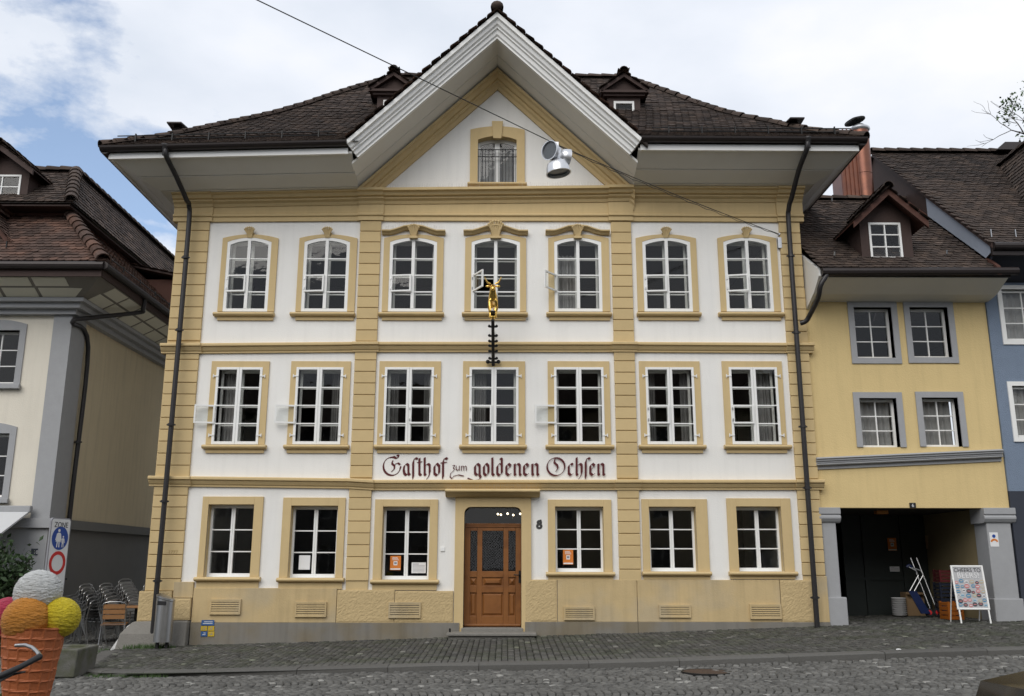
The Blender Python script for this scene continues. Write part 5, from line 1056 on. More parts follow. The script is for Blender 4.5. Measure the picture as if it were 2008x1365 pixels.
sf = MB(); sf.box(7.9, PX1, 2.9, 3.0, 0.3, PT); sf.box(8.35, 8.42, 2.85, 2.899, 0.3, PT); sf.box(9.25, 9.32, 2.85, 2.899, 0.3, PT); sf.box(7.9, PX1, 2.86, 2.898, 1.18, 1.25); sf.build('shop_front', PDOOR, yh)
LIT = mat('orange_lamp_glass', (0.55, 0.22, 0.05), 0.4); BX('passage_lamp', LIT, yh, P(1718, 1000, 1.0).x, P(1740, 1000, 1.0).x, 0.95, 1.15, PT - 0.075, PT, 0.01)
nx0, nx1, nz0, nz1 = RC(1784, 986, 1796, 996, YW - 0.02); np_ = BX('number_plate', BLACKP, yh, nx0, nx1, YW - 0.02, YW - 0.002, nz0, nz1); text('6', 0.10, SIGNW, Matrix.Translation(((nx0 + nx1) / 2, YW - 0.024, nz0 + 0.018)) @ UPXZ, np_, 'lettering', 0.001)
# eaves and roof
MB().pyz([(YW, 7.06), (-0.35, 7.12), (-0.86, 7.33), (-0.86, 7.42), (-0.30, 7.42), (YW, 7.42)], YX0 + 0.14, YX1 + 0.06).build('soffit', SOFFIT, yh)
MB().pyz([(YW - 0.02, 6.90), (-0.5, 7.1), (-0.88, 7.36), (-0.88, 7.5), (YW + 0.3, 8.3), (YW + 0.3, 6.9)], YX0 + 0.08, YX0 + 0.138).build('verge_board', PAINT, yh)
gz = 7.42; MB().tube([(YX0 + 0.12, -0.96, gz), (YX1 + 0.22, -0.96, gz + 0.03)], 0.085, 10).build('gutter', GUT, yh); BX('gutter_board', GUT, yh, YX0 + 0.15, YX1 + 0.1, -0.90, -0.861, 7.34, 7.5)
SL = 0.80; zy = lambda y: 7.50 + SL * (y + 0.98)
YRY = 2.85
MB().add([(YX0 + 0.1, -0.98, zy(-0.98) - 0.02), (YX1 - 0.2, -0.98, zy(-0.98) - 0.02), (YX1 - 0.2, YRY, zy(YRY) - 0.02), (YX0 + 0.1, YRY, zy(YRY) - 0.02), (YX0 + 0.1, 6, 7.6), (YX1 - 0.2, 6, 7.6)], [(0, 1, 2, 3), (3, 2, 5, 4)]).build('roof_underlay', UNDER, yh)
yr_ = MB().box(YX0 + 0.1, YX1 - 0.2, -0.98, -0.94, zy(-0.98) - 0.04, zy(-0.98) - 0.02).build('roof', UNDER, yh)
a, t = roof_tiles([(0, zy(-0.98)), (YRY + 0.98, zy(YRY))], (0, -0.98, 0), (1, 0, 0), (0, 1, 0), lambda d: (YX0 + 0.15, YX1 - 0.22), 0.135, 0.165)
field(TV, TF, a, TILE, yr_, 'roof_tile', 'roof_tile_field', 300, t); ridge_line([(YX0 + 0.1, YRY, zy(YRY) + 0.05), (YX1 - 0.2, YRY, zy(YRY) + 0.05)], yr_, TILE)
MB().pyz([(-1.0, zy(-1.0) - 0.12), (YRY, zy(YRY) - 0.12), (YRY, zy(YRY) + 0.06), (-1.0, zy(-1.0) + 0.06)], YX1 - 0.22, YX1 - 0.14).build('verge_flashing', REDB, yh)
for u, v in ((1635, 508), (1855, 505), (1630, 400)):
    d = ray(u, v); tq = (7.50 + SL * (CAM.y + 0.98) - CAM.z) / (d.z - SL * d.y); q = CAM + d * tq
    MB().tube([(q.x, q.y, q.z), (q.x, q.y - 0.06, q.z + 0.06), (q.x, q.y - 0.08, q.z + 0.14)], 0.018, 6).build('snow_hook', STEEL, yh)
w0 = RC(1705, 437, 1768, 508, -0.5)
gable_dormer(yh, (w0[0] + w0[1]) / 2 + 0.02, 0.55, w0[2] - 0.10, w0[3] + 0.12, P(1735, 374, -0.75).z, -0.5, 3.2, 0.32, BRWN, w0, tm=TILE, k3=True, zroof=zy, bargem=REDB)
dpipe([(6.62, -0.96, 7.36), P(1609, 560, -0.95), P(1604, 585, -0.8), P(1588, 618, -0.42), P(1580, 630, -0.33), P(1569, 634, -0.29)], parent=yh)
# copper chimney
cp = MB(); c0 = Vector((9.05, 3.0, 0)); zt0, zt1 = 10.2, 12.86
cx0, cx1 = P(1647, 330, 3.0).x, P(1709, 330, 3.0).x
chim = MB().box(cx0, cx1 - 0.38, 2.95, 3.6, 9.6, 12.4).build('chimney', COPPER, yh)
for k in range(5): xx = cx0 + 0.02 + (cx1 - 0.4 - cx0) * k / 4; BX('standing_seam', COPPER, chim, xx - 0.012, xx + 0.012, 2.91, 2.95, 10.0, 12.6)
MB().lathe([(0.22, 9.6), (0.22, 12.6)], 18, Matrix.Translation((cx1 - 0.2, 3.05, 0))).build('flue_pipe', COPPER, chim, smooth=True)
for zz in (11.35,): MB().lathe([(0.225, zz), (0.228, zz + 0.01), (0.225, zz + 0.02)], 18, Matrix.Translation((cx1 - 0.2, 3.05, 0))).build('flue_joint', COPPER, chim)
q = P(1684, 258, 3.0); MB().lathe([(0.2, -0.08), (0.26, -0.02), (0.26, 0.03), (0.2, 0.08), (0.12, 0.14)], 18, Matrix.Translation((cx1 - 0.2, 3.05, 12.62))).build('flue_collar', LAMPM, chim, smooth=True)
MB().lathe([(0.05, 0.05), (0.27, 0.0), (0.27, 0.02), (0.10, 0.09), (0.01, 0.11)], 20, Matrix.Translation((cx1 - 0.3, 3.05, 12.86)) @ Matrix.Rotation(rad(-14), 4, 'Y')).tube([(cx1 - 0.2, 3.05, 12.7), (cx1 - 0.25, 3.05, 12.9)], 0.02, 6).build('flue_cowl', IRON, chim)

# ============================================================ BLUE HOUSE
bh = thing('blue_house', 'blue roughcast house with white windows and dark painted ground floor', 'building', (13.4, 4, 0.6), world=True)
BXL = 10.37; BWIN = [RC(1968, 568, 2052, 668, 0.0), RC(1989, 757, 2072, 858, 0.0)]
zdk = P(1985, 963, 0).z
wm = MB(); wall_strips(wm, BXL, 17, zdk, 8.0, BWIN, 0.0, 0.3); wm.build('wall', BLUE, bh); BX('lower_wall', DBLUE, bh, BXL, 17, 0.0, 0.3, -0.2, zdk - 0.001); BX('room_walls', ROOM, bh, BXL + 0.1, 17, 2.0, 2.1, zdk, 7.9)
for x0, x1, z0, z1 in BWIN: stone_window(bh, x0, x1, z0, z1, 0.0, 0.09, PAINT, 3, deep=0.06, curt=True)
ZBE, BRY, BRZ = 8.05, 4.4, 12.6
MB().pyz([(0.0, 7.5), (-0.9, 7.85), (-0.9, 7.98), (0.0, 7.98)], 10.2, 17).build('soffit', DBLUE, bh)
BX('gutter_board', GUT, bh, 10.1, 17, -0.97, -0.901, 7.80, 8.03); MB().tube([(10.12, -1.0, 7.98), (17, -1.0, 7.98)], 0.085, 10).build('gutter', GUT, bh)
MB().pyz([(-0.95, 7.93), (BRY, BRZ - 0.06), (9.6, 8.0), (9.6, 6.5), (0.4, 6.5), (0.4, 7.75)], 10.17, 10.33).build('gable_wall', BRWN, bh); MB().pyz([(-0.95, 7.93), (1.7, 10.18), (1.7, 8.9), (0.4, 7.6)], 10.14, 10.168).build('gable_board', PBLUE, bh)
bm_ = MB().add([(10.1, -0.98, ZBE - 0.02), (17, -0.98, ZBE - 0.02), (17, BRY, BRZ - 0.02), (10.1, BRY, BRZ - 0.02), (10.1, 9.8, ZBE - 0.02), (17, 9.8, ZBE - 0.02)], [(0, 1, 2, 3), (3, 2, 5, 4)]); broof = bm_.build('roof', UNDER, bh)
zbl = lambda y: ZBE + (BRZ - ZBE) * (y + 0.98) / (BRY + 0.98)
a, t = roof_tiles([(0, ZBE), (BRY + 0.98, BRZ)], (0, -0.98, 0), (1, 0, 0), (0, 1, 0), lambda d: (10.13, 17), 0.14, 0.172)
field(TV, TF, a, TILE, broof, 'roof_tile', 'roof_tile_field', 300, t); ridge_line([(10.1, BRY, BRZ + 0.05), (17, BRY, BRZ + 0.05)], broof, TILE, r=0.1)
MB().pyz([(-0.98, ZBE - 0.1), (BRY, BRZ - 0.1), (BRY, BRZ), (-0.98, ZBE)], 10.09, 10.15).build('verge_board', BRWN, bh)
gable_dormer(bh, 13.05, 1.0, 9.5, P(1945, 425, 1.3).z, 11.75, 1.45, 4.2, 0.5, BRWN, (12.7, 13.4, 9.9, 10.6), zroof=zbl)
q = P(1962, 300, BRY); MB().loft([[(q.x - 0.25, BRY - 0.3, BRZ), (q.x + 0.75, BRY - 0.3, BRZ), (q.x + 0.75, BRY + 0.3, BRZ), (q.x - 0.25, BRY + 0.3, BRZ)], [(q.x + 0.05, BRY - 0.2, BRZ + 0.27), (q.x + 0.75, BRY - 0.2, BRZ + 0.27), (q.x + 0.75, BRY + 0.2, BRZ + 0.27), (q.x + 0.05, BRY + 0.2, BRZ + 0.27)]]).build('ridge_hatch', GUT, bh)
for u in (1945, 1993): q = P(u, 470, -0.75); MB().box(q.x - 0.01, q.x + 0.01, -0.76, -0.72, zbl(-0.75), zbl(-0.75) + 0.2).build('snow_hook', STEEL, bh)

# ============================================================ TREE BEHIND
tr = thing('tree', 'thin leaved tree with bare twigs rising behind the blue house roof', 'tree', (P(2112, 270, 13).x, 13, P(2030, 270, 13).z - 14.1))
def limb(mb, p, d, L, r, lvl, rnd, ends):
    pts = [p]; rs = [r]; n = 5; q = Vector(p); dv = Vector(d).normalized()
    for k in range(n):
        dv = (dv + Vector((rnd.gauss(0, 0.16), rnd.gauss(0, 0.16), rnd.gauss(0.03, 0.1)))).normalized(); q = q + dv * (L / n); pts.append(q.copy()); rs.append(r * (1 - 0.75 * (k + 1) / n) + 0.003)
    mb.tube(pts, rs, 5)
    if lvl > 0:
        for k in range(4): i = rnd.randint(2, n); dd = (dv + Vector((rnd.gauss(0, 0.7), rnd.gauss(0, 0.7), rnd.gauss(0.1, 0.5)))).normalized(); limb(mb, pts[i], dd, L * rnd.uniform(0.45, 0.7), rs[i] * 0.7, lvl - 1, rnd, ends)
    else: ends.append((pts[-1], pts[-3]))
rt = random.Random(5); tm = MB(); ends = []
tm.tube([(0, 0, -1), (0.1, 0, 5), (0, 0.1, 10), (-0.1, 0, 14)], [0.32, 0.26, 0.2, 0.13], 8)
for k in range(16): z = 8 + 6.2 * k / 16; an = rt.uniform(0, 6.28) if k % 3 else math.pi + rt.uniform(-0.5, 0.5); limb(tm, Vector((0, 0, z)), (math.cos(an), math.sin(an), 0.55), rt.uniform(1.9, 2.9), 0.07, 2, rt, ends)
tm.build('trunk', BARK, tr)
cs = []
for a, b in ends:
    if a.x < -2.5 or rt.random() < 0.1: continue
    for k in range(26): c = a.lerp(b, rt.random()); cs.append((c.x + rt.gauss(0, 0.17), c.y + rt.gauss(0, 0.17), c.z + rt.gauss(0, 0.15)))
leaves('crown', cs, LEAF, tr, 0.075, 3)

# ============================================================ HOUSES ACROSS THE STREET (mirrored in the panes)
def far_house(name, label, x0, x1, h, m, seed, mans):
    r = random.Random(seed); t = thing(name, label, 'building', ((x0 + x1) / 2, -31, -0.5), world=True); yF = -27.0; ops = []; n = int((x1 - x0) / 2.3)
    for fl in range(3):
        for k in range(n): cx = x0 + (x1 - x0) * (k + 0.5) / n; ops.append((cx - 0.5, cx + 0.5, 0.8 + fl * 2.9, 2.4 + fl * 2.9))
    mb = MB(); wall_strips(mb, x0, x1, -1, h, ops, yF - 0.3, yF); mb.build('wall', m, t); BX('back_wall', m, t, x0, x1, -36, -35.7, -1, h); BX('side_wall', m, t, x0, x0 + 0.3, -35.7, yF - 0.301, -1, h); BX('side_wall', m, t, x1 - 0.3, x1, -35.7, yF - 0.301, -1, h)
    MB().pyz([(yF + 0.7, h - 0.1), (-31.5, h + mans), (-36.7, h - 0.1)], x0 - 0.05, x1 + 0.05).build('roof', TILE, t)
    for a, b, c, d in ops:
        w = MB().box(a, a + 0.07, yF - 0.2, yF - 0.14, c, d).box(b - 0.07, b, yF - 0.2, yF - 0.14, c, d).box(a, b, yF - 0.2, yF - 0.14, d - 0.07, d).box(a, b, yF - 0.2, yF - 0.14, c, c + 0.07).box((a + b) / 2 - 0.04, (a + b) / 2 + 0.04, yF - 0.2, yF - 0.14, c, d).build('window', PAINT, t); BX('pane', LAMPI, w, a, b, yF - 0.26, yF - 0.25, c, d)
far_house('town_house', 'cream town house across the street behind the viewer', -26, -12.5, 9.0, CREAM, 1, 3.2)
far_house('town_house', 'pale grey town house across the street with a low roof', -12.4, -2.6, 8.2, DGREY, 2, 3.0)
far_house('town_house', 'ochre town house across the street with a steep roof', 1.6, 14, 9.2, OCHRE2, 3, 3.4)
far_house('town_house', 'blue roughcast town house across the street near the corner', 14.1, 27, 8.8, BLUE, 4, 3.0)

# ============================================================ GILDED OX SIGN
OXX = P(967, 640, -0.5).x; zlo, zhi = P(968, 716, -0.05).z, P(967, 626, -0.95).z
ox = thing('guild_sign', 'gilded ox standing on a black wrought iron bracket above the middle window', 'guild sign', (OXX, 0, zlo), world=True)
br = MB().tube([(OXX, -0.03, zlo), (OXX, -0.35, zlo + (zhi - zlo) * 0.30), (OXX, -0.7, zlo + (zhi - zlo) * 0.68), (OXX, -0.95, zhi)], [0.036, 0.034, 0.032, 0.036], 6)
br.tube([(OXX, -0.02, zhi - 0.05), (OXX, -1.0, zhi - 0.02)], 0.022, 6); br.tube([(OXX, -0.03, zlo), (OXX, -0.03, zhi)], 0.018, 6)
br.build('bracket', IRON, ox)
for t in (0.06, 0.14, 0.30, 0.42, 0.52, 0.64, 0.84):
    yy = -0.06 - 0.9 * t; zz = zlo + (zhi - zlo) * t; sc = 1.5 if t < 0.1 else 1.0
    MB().box(OXX - 0.075 * sc, OXX + 0.075 * sc, yy - 0.012, yy + 0.012, zz - 0.02, zz + 0.02).ball((OXX - 0.075 * sc, yy, zz + 0.012), 0.03 * sc, 8, 6).ball((OXX + 0.075 * sc, yy, zz + 0.012), 0.03 * sc, 8, 6).build('iron_leaf', IRON, ox)
MB().ball((OXX, -0.97, zhi + 0.04), 0.055, 10, 8).ball((OXX - 0.05, -0.97, zhi + 0.05), 0.035, 8, 6).ball((OXX + 0.05, -0.97, zhi + 0.05), 0.035, 8, 6).build('gilded_knob', GOLD, ox, smooth=True)
MB().box(OXX - 0.05, OXX + 0.05, -1.25, -0.7, zhi + 0.085, zhi + 0.10).build('stand', IRON, ox)
for u in (908, 1036): q = P(u, 626, -0.02); MB().tube([(OXX, -0.95, zhi + 0.02), (q.x, -0.02, q.z)], 0.006, 5).build('stay_wire', IRON, ox)
def skin(name, verts, edges, radii, m, parent, sub=2):
    me = bpy.data.meshes.new(name); me.from_pydata(verts, edges, []); me.materials.append(m); o = obj(name, me, parent); o.modifiers.new('sk', 'SKIN'); 
    for i, r in enumerate(radii): me.skin_vertices[0].data[i].radius = (r, r) if isinstance(r, (int, float)) else r
    me.skin_vertices[0].data[0].use_root = True; sb = o.modifiers.new('su', 'SUBSURF'); sb.levels = sub; sb.render_levels = sub; o.modifiers['sk'].use_smooth_shade = True; return o
b0 = zhi + 0.10; X = OXX
ov = [(X, -0.90, b0 + 0.34), (X, -0.72, b0 + 0.33), (X, -1.08, b0 + 0.36), (X, -1.16, b0 + 0.45), (X, -1.22, b0 + 0.53), (X, -1.31, b0 + 0.45), (X, -1.34, b0 + 0.40),
      (X - 0.07, -1.10, b0 + 0.22), (X - 0.055, -1.12, b0 + 0.12), (X - 0.045, -1.13, b0 + 0.01), (X + 0.07, -1.06, b0 + 0.22), (X + 0.055, -1.04, b0 + 0.12), (X + 0.045, -1.06, b0 + 0.01),
      (X - 0.08, -0.72, b0 + 0.22), (X - 0.06, -0.68, b0 + 0.12), (X - 0.05, -0.71, b0 + 0.01), (X + 0.08, -0.74, b0 + 0.22), (X + 0.06, -0.72, b0 + 0.12), (X + 0.05, -0.76, b0 + 0.01), (X, -0.62, b0 + 0.36), (X, -0.60, b0 + 0.18)]
oe = [(0, 1), (0, 2), (2, 3), (3, 4), (4, 5), (5, 6), (2, 7), (7, 8), (8, 9), (2, 10), (10, 11), (11, 12), (1, 13), (13, 14), (14, 15), (1, 16), (16, 17), (17, 18), (1, 19), (19, 20)]
skin('ox_body', ov, oe, [0.10, 0.10, 0.088, 0.066, 0.058, 0.046, 0.036, 0.036, 0.026, 0.022, 0.036, 0.026, 0.022, 0.04, 0.027, 0.022, 0.04, 0.027, 0.022, 0.02, 0.012], GOLD, ox)
for sg in (-1, 1):
    MB().tube([(X + sg * 0.05, -1.20, b0 + 0.57), (X + sg * 0.11, -1.21, b0 + 0.60), (X + sg * 0.15, -1.23, b0 + 0.66), (X + sg * 0.17, -1.24, b0 + 0.71)], [0.022, 0.018, 0.012, 0.004], 8).build('horn', GOLD, ox, smooth=True)
    MB().ball((X + sg * 0.10, -1.19, b0 + 0.525), 0.05, 8, 6, (1, 0.4, 0.5)).build('ear', GOLD, ox, smooth=True)

# ============================================================ HANGING LAMP AND CABLE
AN = P(1528, 459, -0.06); LP = P(1091, 283, -5.0); W1_ = P(500, -2, -8.95); END = W1_ + (W1_ - LP) * 4.5; END.z = W1_.z + 1.6
def sag(a, b, s, n=24): return [a.lerp(b, k / n) + Vector((0, 0, -s * 4 * (k / n) * (1 - k / n))) for k in range(n + 1)]
t_ = thing('suspension_cable', 'thin dark cable strung from the inn wall across the street carrying the lamp', 'cable', tuple(AN), world=True)
MB().tube(sag(AN, LP, 0.05) + sag(LP, W1_, 0.0, 8)[1:] + sag(W1_, END, 0.0, 8)[1:], 0.0075, 6).build('wire', IRON, t_)
MB().tube([p + Vector((0.012 * math.sin(k * 1.7), 0, -0.02 - 0.012 * math.cos(k * 1.7))) for k, p in enumerate(sag(AN, LP, 0.07, 46))], 0.006, 5).build('power_lead', IRON, t_)
MB().box(AN.x - 0.04, AN.x + 0.04, -0.07, 0.0, AN.z - 0.32, AN.z - 0.08).tube([(AN.x, 0, AN.z), (AN.x, -0.08, AN.z)], 0.02, 8).build('wall_anchor', LAMPM, t_)
lamp = thing('hanging_street_lamp', 'grey metal street lamp of three bell shades hanging from the cable', 'street lamp', tuple(LP))
MB().box(-0.035, 0.035, -0.03, 0.03, -0.09, 0.03).build('clamp', LAMPM, lamp); MB().lathe([(0.05, 0), (0.075, -0.04), (0.075, -0.28), (0.05, -0.33)], 16, Matrix.Translation((0.01, 0, -0.06))).build('junction', LAMPM, lamp, smooth=True)
def bell(M, r, L, nm='shade'):
    MB().lathe([(r * 0.42, 0), (r * 0.62, -L * 0.08), (r * 0.84, -L * 0.30), (r * 0.94, -L * 0.6), (r, -L), (r * 1.04, -L), (r * 1.04, -L * 1.05), (r * 0.95, -L * 1.05), (r * 0.9, -L * 0.6), (r * 0.5, -L * 0.12)], 28, M).build(nm, LAMPM, lamp, smooth=True)
    MB().lathe([(r * 0.92, -L * 0.86), (r * 0.3, -L * 0.82), (0.004, -L * 0.81)], 24, M).build('lens', LAMPI, lamp, smooth=True)
T = Matrix.Translation
bell(T((0.0, -0.02, -0.30)) @ Matrix.Rotation(rad(-8), 4, 'Y'), 0.20, 0.22)
bell(T((-0.03, -0.03, -0.16)) @ Matrix.Rotation(rad(48), 4, 'Z') @ Matrix.Rotation(rad(86), 4, 'Y') , 0.16, 0.14)
bell(T((0.05, 0.03, -0.20)) @ Matrix.Rotation(rad(20), 4, 'Z') @ Matrix.Rotation(rad(-84), 4, 'Y'), 0.155, 0.15)

# ============================================================ LITTER BIN
bx_, by_ = P(323, 1200, -0.62).x, -0.62; zb0 = zpave(bx_, by_)
tb_ = thing('litter_bin', 'tall stainless steel litter bin with slanted top beside the corner downpipe', 'litter bin', (bx_, by_, zb0))
n = 28; rings = []
def bp(z, top=False): return [(0.175 * math.cos(2 * math.pi * k / n), 0.13 * math.sin(2 * math.pi * k / n), z - (0.05 * (math.cos(2 * math.pi * k / n)) if top else 0)) for k in range(n)]
MB().loft([bp(0.12), bp(0.90, True)]).build('body', STEEL, tb_, smooth=True); MB().loft([[(x * 1.04, y * 1.04, z - 0.02) for x, y, z in bp(0.93, True)], [(x * 1.04, y * 1.04, z) for x, y, z in bp(0.945, True)], [(x * 0.7, y * 0.7, z + 0.02) for x, y, z in bp(0.95, True)]]).build('lid', STEEL, tb_, smooth=True)
MB().loft([[(x, y * 1.03 - 0.002, z) for x, y, z in [(-0.115, -0.10, 0.80), (0.06, -0.128, 0.80), (0.06, -0.128, 0.87), (-0.115, -0.10, 0.88)]], [(x, y * 1.03 - 0.012, z) for x, y, z in [(-0.115, -0.10, 0.80), (0.06, -0.128, 0.80), (0.06, -0.128, 0.87), (-0.115, -0.10, 0.88)]]]).build('slot', BLACKP, tb_)
for sg in (-1, 1): MB().box(sg * 0.09 - 0.025, sg * 0.09 + 0.025, -0.03, 0.03, -0.02, 0.12).build('foot', IRON, tb_)

# ============================================================ ALUMINIUM CHAIRS
def make_chair(label, wood=False):
    c = thing('cafe_chair', label, 'chair', (0, 0, 0), group='stacked aluminium chairs')
    r = 0.011
    for sx in (-1, 1):
        x = 0.25 * sx
        MB().tube([(x, -0.26, 0), (x, -0.24, 0.42), (x, -0.225, 0.60), (x, -0.17, 0.655), (x, 0.1, 0.665), (x, 0.22, 0.68), (x * 0.9, 0.26, 0.74)], r, 7).build('arm_and_front_leg', ALU, c, smooth=True)
        MB().tube([(x * 0.9, 0.34, 0), (x * 0.88, 0.24, 0.44), (x * 0.86, 0.29, 0.8)], r, 7).build('rear_leg', ALU, c, smooth=True)
    MB().tube([(-0.215, 0.29, 0.8), (-0.19, 0.30, 0.84), (-0.1, 0.31, 0.865), (0.1, 0.31, 0.865), (0.19, 0.30, 0.84), (0.215, 0.29, 0.8)], r, 7).build('top_rail', ALU, c, smooth=True)
    MB().tube([(-0.25, -0.25, 0.42), (0.25, -0.25, 0.42)], r, 7).tube([(-0.22, 0.24, 0.43), (0.22, 0.24, 0.43)], r, 7).build('seat_rail', ALU, c)
    for k in range(5): yy = -0.22 + 0.1 * k; BX('seat_slat', WOODS if wood else ALU, c, -0.235, 0.235, yy, yy + 0.075, 0.432 - 0.004 * k, 0.442 - 0.004 * k)
    for k in range(4 if not wood else 3): z0 = 0.53 + (0.075 if not wood else 0.10) * k; y_ = 0.245 + 0.13 * (z0 - 0.45) * 0.9; BX('back_slat', WOODS if wood else ALU, c, -0.205, 0.205, y_, y_ + 0.012, z0, z0 + (0.055 if not wood else 0.085))
    return c
proto = make_chair('aluminium cafe chair at the bottom of the stack'); first = True
SLOTS = [(-8.75, 0.8, 262, 6, 'beside the shrub end of the row'), (-8.40, 0.95, 258, 6, 'second from the shrub end'), (-8.10, 1.3, 255, 7, 'the tallest in the alley'), (-7.88, 1.85, 259, 5, 'second from the wooden bench'), (-7.68, 2.5, 256, 6, 'next to the wooden bench')]
ORD = ['lowest', 'second', 'third', 'fourth', 'fifth', 'sixth', 'seventh']
for si, (sx, sy, rz, nn, nm) in enumerate(SLOTS):
    for k in range(nn):
        an = rad(rz + random.uniform(-3, 3)); fx, fy = math.sin(an), -math.cos(an); loc = (sx + 0.03 * k * fx, sy + 0.03 * k * fy, zroad(sx, sy) + 0.01 + 0.058 * k); ro = (rad(1.5 * k), 0, an)
        pos = 'topmost' if k == nn - 1 else ORD[k]
        lab = '%s aluminium cafe chair of the chair stack %s' % (pos, nm)
        if first: proto.location = loc; proto.rotation_euler = ro; proto['label'] = lab; proto['group'] = 'stacked aluminium chairs in the alley'; first = False
        else: dup(proto, loc, ro, lab, 'stacked aluminium chairs in the alley')
wc = make_chair('single cafe chair with wooden back slats beside the corner guard stone', True); wq = P(222, 1255, 0.35); del wc['group']
wc.location = (wq.x, 0.35, zroad(wq.x, 0.35)); wc.rotation_euler = (0, 0, rad(195))
tq = P(258, 1193, 0.9); tbl = thing('cafe_table', 'wooden topped cafe table half hidden behind the inn corner', 'table', (tq.x + 0.1, 0.9, zroad(tq.x, 0.9)))
BX('table_top', WOODS, tbl, -0.4, 0.4, -0.35, 0.35, 0.70, 0.73, 0.01); MB().tube([(0, 0, 0.70), (0, 0, 0.03)], 0.03, 10).build('column', IRON, tbl); MB().box(-0.25, 0.25, -0.03, 0.03, 0, 0.03).box(-0.03, 0.03, -0.25, 0.25, 0.0, 0.028).build('foot', IRON, tbl)
ww = thing('bench', 'brown wooden bench back standing at the end of the alley', 'bench', (-7.75, 3.6, zroad(-7.8, 3.6)))
for k in range(5): BX('back_slat', WOODS, ww, -0.7, 0.5, 0, 0.03, 0.45 + 0.13 * k, 0.56 + 0.13 * k)
BX('seat', WOODS, ww, -0.7, 0.5, -0.4, -0.002, 0.42, 0.45)
for x in (-0.6, 0.4): BX('leg', IRON, ww, x, x + 0.05, -0.36, 0.03, 0, 0.419)

# ============================================================ ZONE SIGN
sq = P(112, 1090, -2.6); zs = thing('traffic_sign', 'tall white pedestrian zone sign with blue and red discs on a post', 'traffic sign', (sq.x, -2.6, zroad(sq.x, -2.6)), rz=rad(76))
zg = zs.location.z; zt_, zb2 = P(112, 1016, -2.6).z - zg, P(114, 1163, -2.6).z - zg; sw = 0.245
def rrect(x0, x1, z0, z1, r, n=5):
    p = []
    for cx, cz, a0 in ((x1 - r, z1 - r, 0), (x0 + r, z1 - r, 90), (x0 + r, z0 + r, 180), (x1 - r, z0 + r, 270)):
        p += [(cx + r * math.cos(rad(a0 + 90 * k / n)), cz + r * math.sin(rad(a0 + 90 * k / n))) for k in range(n + 1)]
    return p
MB().pxz(rrect(-sw, sw, zb2, zt_, 0.06), -0.012, 0.02).build('border', GREYINK, zs); MB().pxz(rrect(-sw + 0.02, sw - 0.02, zb2 + 0.02, zt_ - 0.02, 0.05), -0.016, -0.0125).build('panel', SIGNW, zs)
MB().tube([(0, 0.05, -0.1), (0, 0.05, zt_)], 0.03, 10).build('post', LAMPM, zs)
def disc(x, z, r0, r1, y, m, nm, parent, n=32):
    mb = MB()
    if r0 == 0: mb.pxz([(x + r1 * math.cos(2 * math.pi * k / n), z + r1 * math.sin(2 * math.pi * k / n)) for k in range(n)], y, y + 0.003)
    else:
        for k in range(n): a, b = 2 * math.pi * k / n, 2 * math.pi * (k + 1) / n; mb.pxz([(x + r0 * math.cos(a), z + r0 * math.sin(a)), (x + r1 * math.cos(a), z + r1 * math.sin(a)), (x + r1 * math.cos(b), z + r1 * math.sin(b)), (x + r0 * math.cos(b), z + r0 * math.sin(b))], y, y + 0.003)
    return mb.build(nm, m, parent)
zc1, zc2 = P(112, 1055.5, -2.6).z - zg, P(112, 1104, -2.6).z - zg
bd = disc(0, zc1, 0, 0.20, -0.020, SIGNB, 'blue_disc', zs); disc(0, zc2, 0.14, 0.20, -0.020, SIGNR, 'red_ring', zs)
pic = MB(); y1 = -0.0245
def fig(mb, x, z, s, dress):
    mb.pxz([(x + 0.028 * s * math.cos(a), z + 0.30 * s + 0.028 * s * math.sin(a)) for a in [2 * math.pi * k / 10 for k in range(10)]], y1, y1 + 0.003)
    mb.pxz([(x - 0.03 * s, z + 0.26 * s), (x + 0.03 * s, z + 0.26 * s), (x + (0.065 if dress else 0.035) * s, z + 0.10 * s), (x - (0.065 if dress else 0.035) * s, z + 0.10 * s)], y1, y1 + 0.003)
    for sg in (-1, 1): mb.pxz([(x + sg * 0.022 * s - 0.012 * s, z + 0.099 * s), (x + sg * 0.022 * s + 0.012 * s, z + 0.099 * s), (x + sg * 0.03 * s + 0.01 * s, z), (x + sg * 0.03 * s - 0.01 * s, z)], y1, y1 + 0.003); mb.pxz([(x + sg * 0.035 * s, z + 0.25 * s), (x + sg * 0.05 * s, z + 0.245 * s), (x + sg * 0.08 * s, z + 0.13 * s), (x + sg * 0.065 * s, z + 0.125 * s)], y1 + 0.0005, y1 + 0.0035)
fig(pic, -0.04, zc1 - 0.155, 0.95, True); fig(pic, 0.075, zc1 - 0.155, 0.6, False); pic.build('pedestrian_pictogram', SIGNW, bd)
text('ZONE', 0.13, BLACKP, Matrix.Translation((0, -0.019, zt_ - 0.16)) @ UPXZ, zs, 'lettering', 0.001, 0.95)
for k in range(4): BX('small_print', GREYINK, zs, -0.18, 0.05 + 0.1 * (k % 2), -0.0185, -0.0165, zc2 - 0.33 - 0.055 * k, zc2 - 0.31 - 0.055 * k)

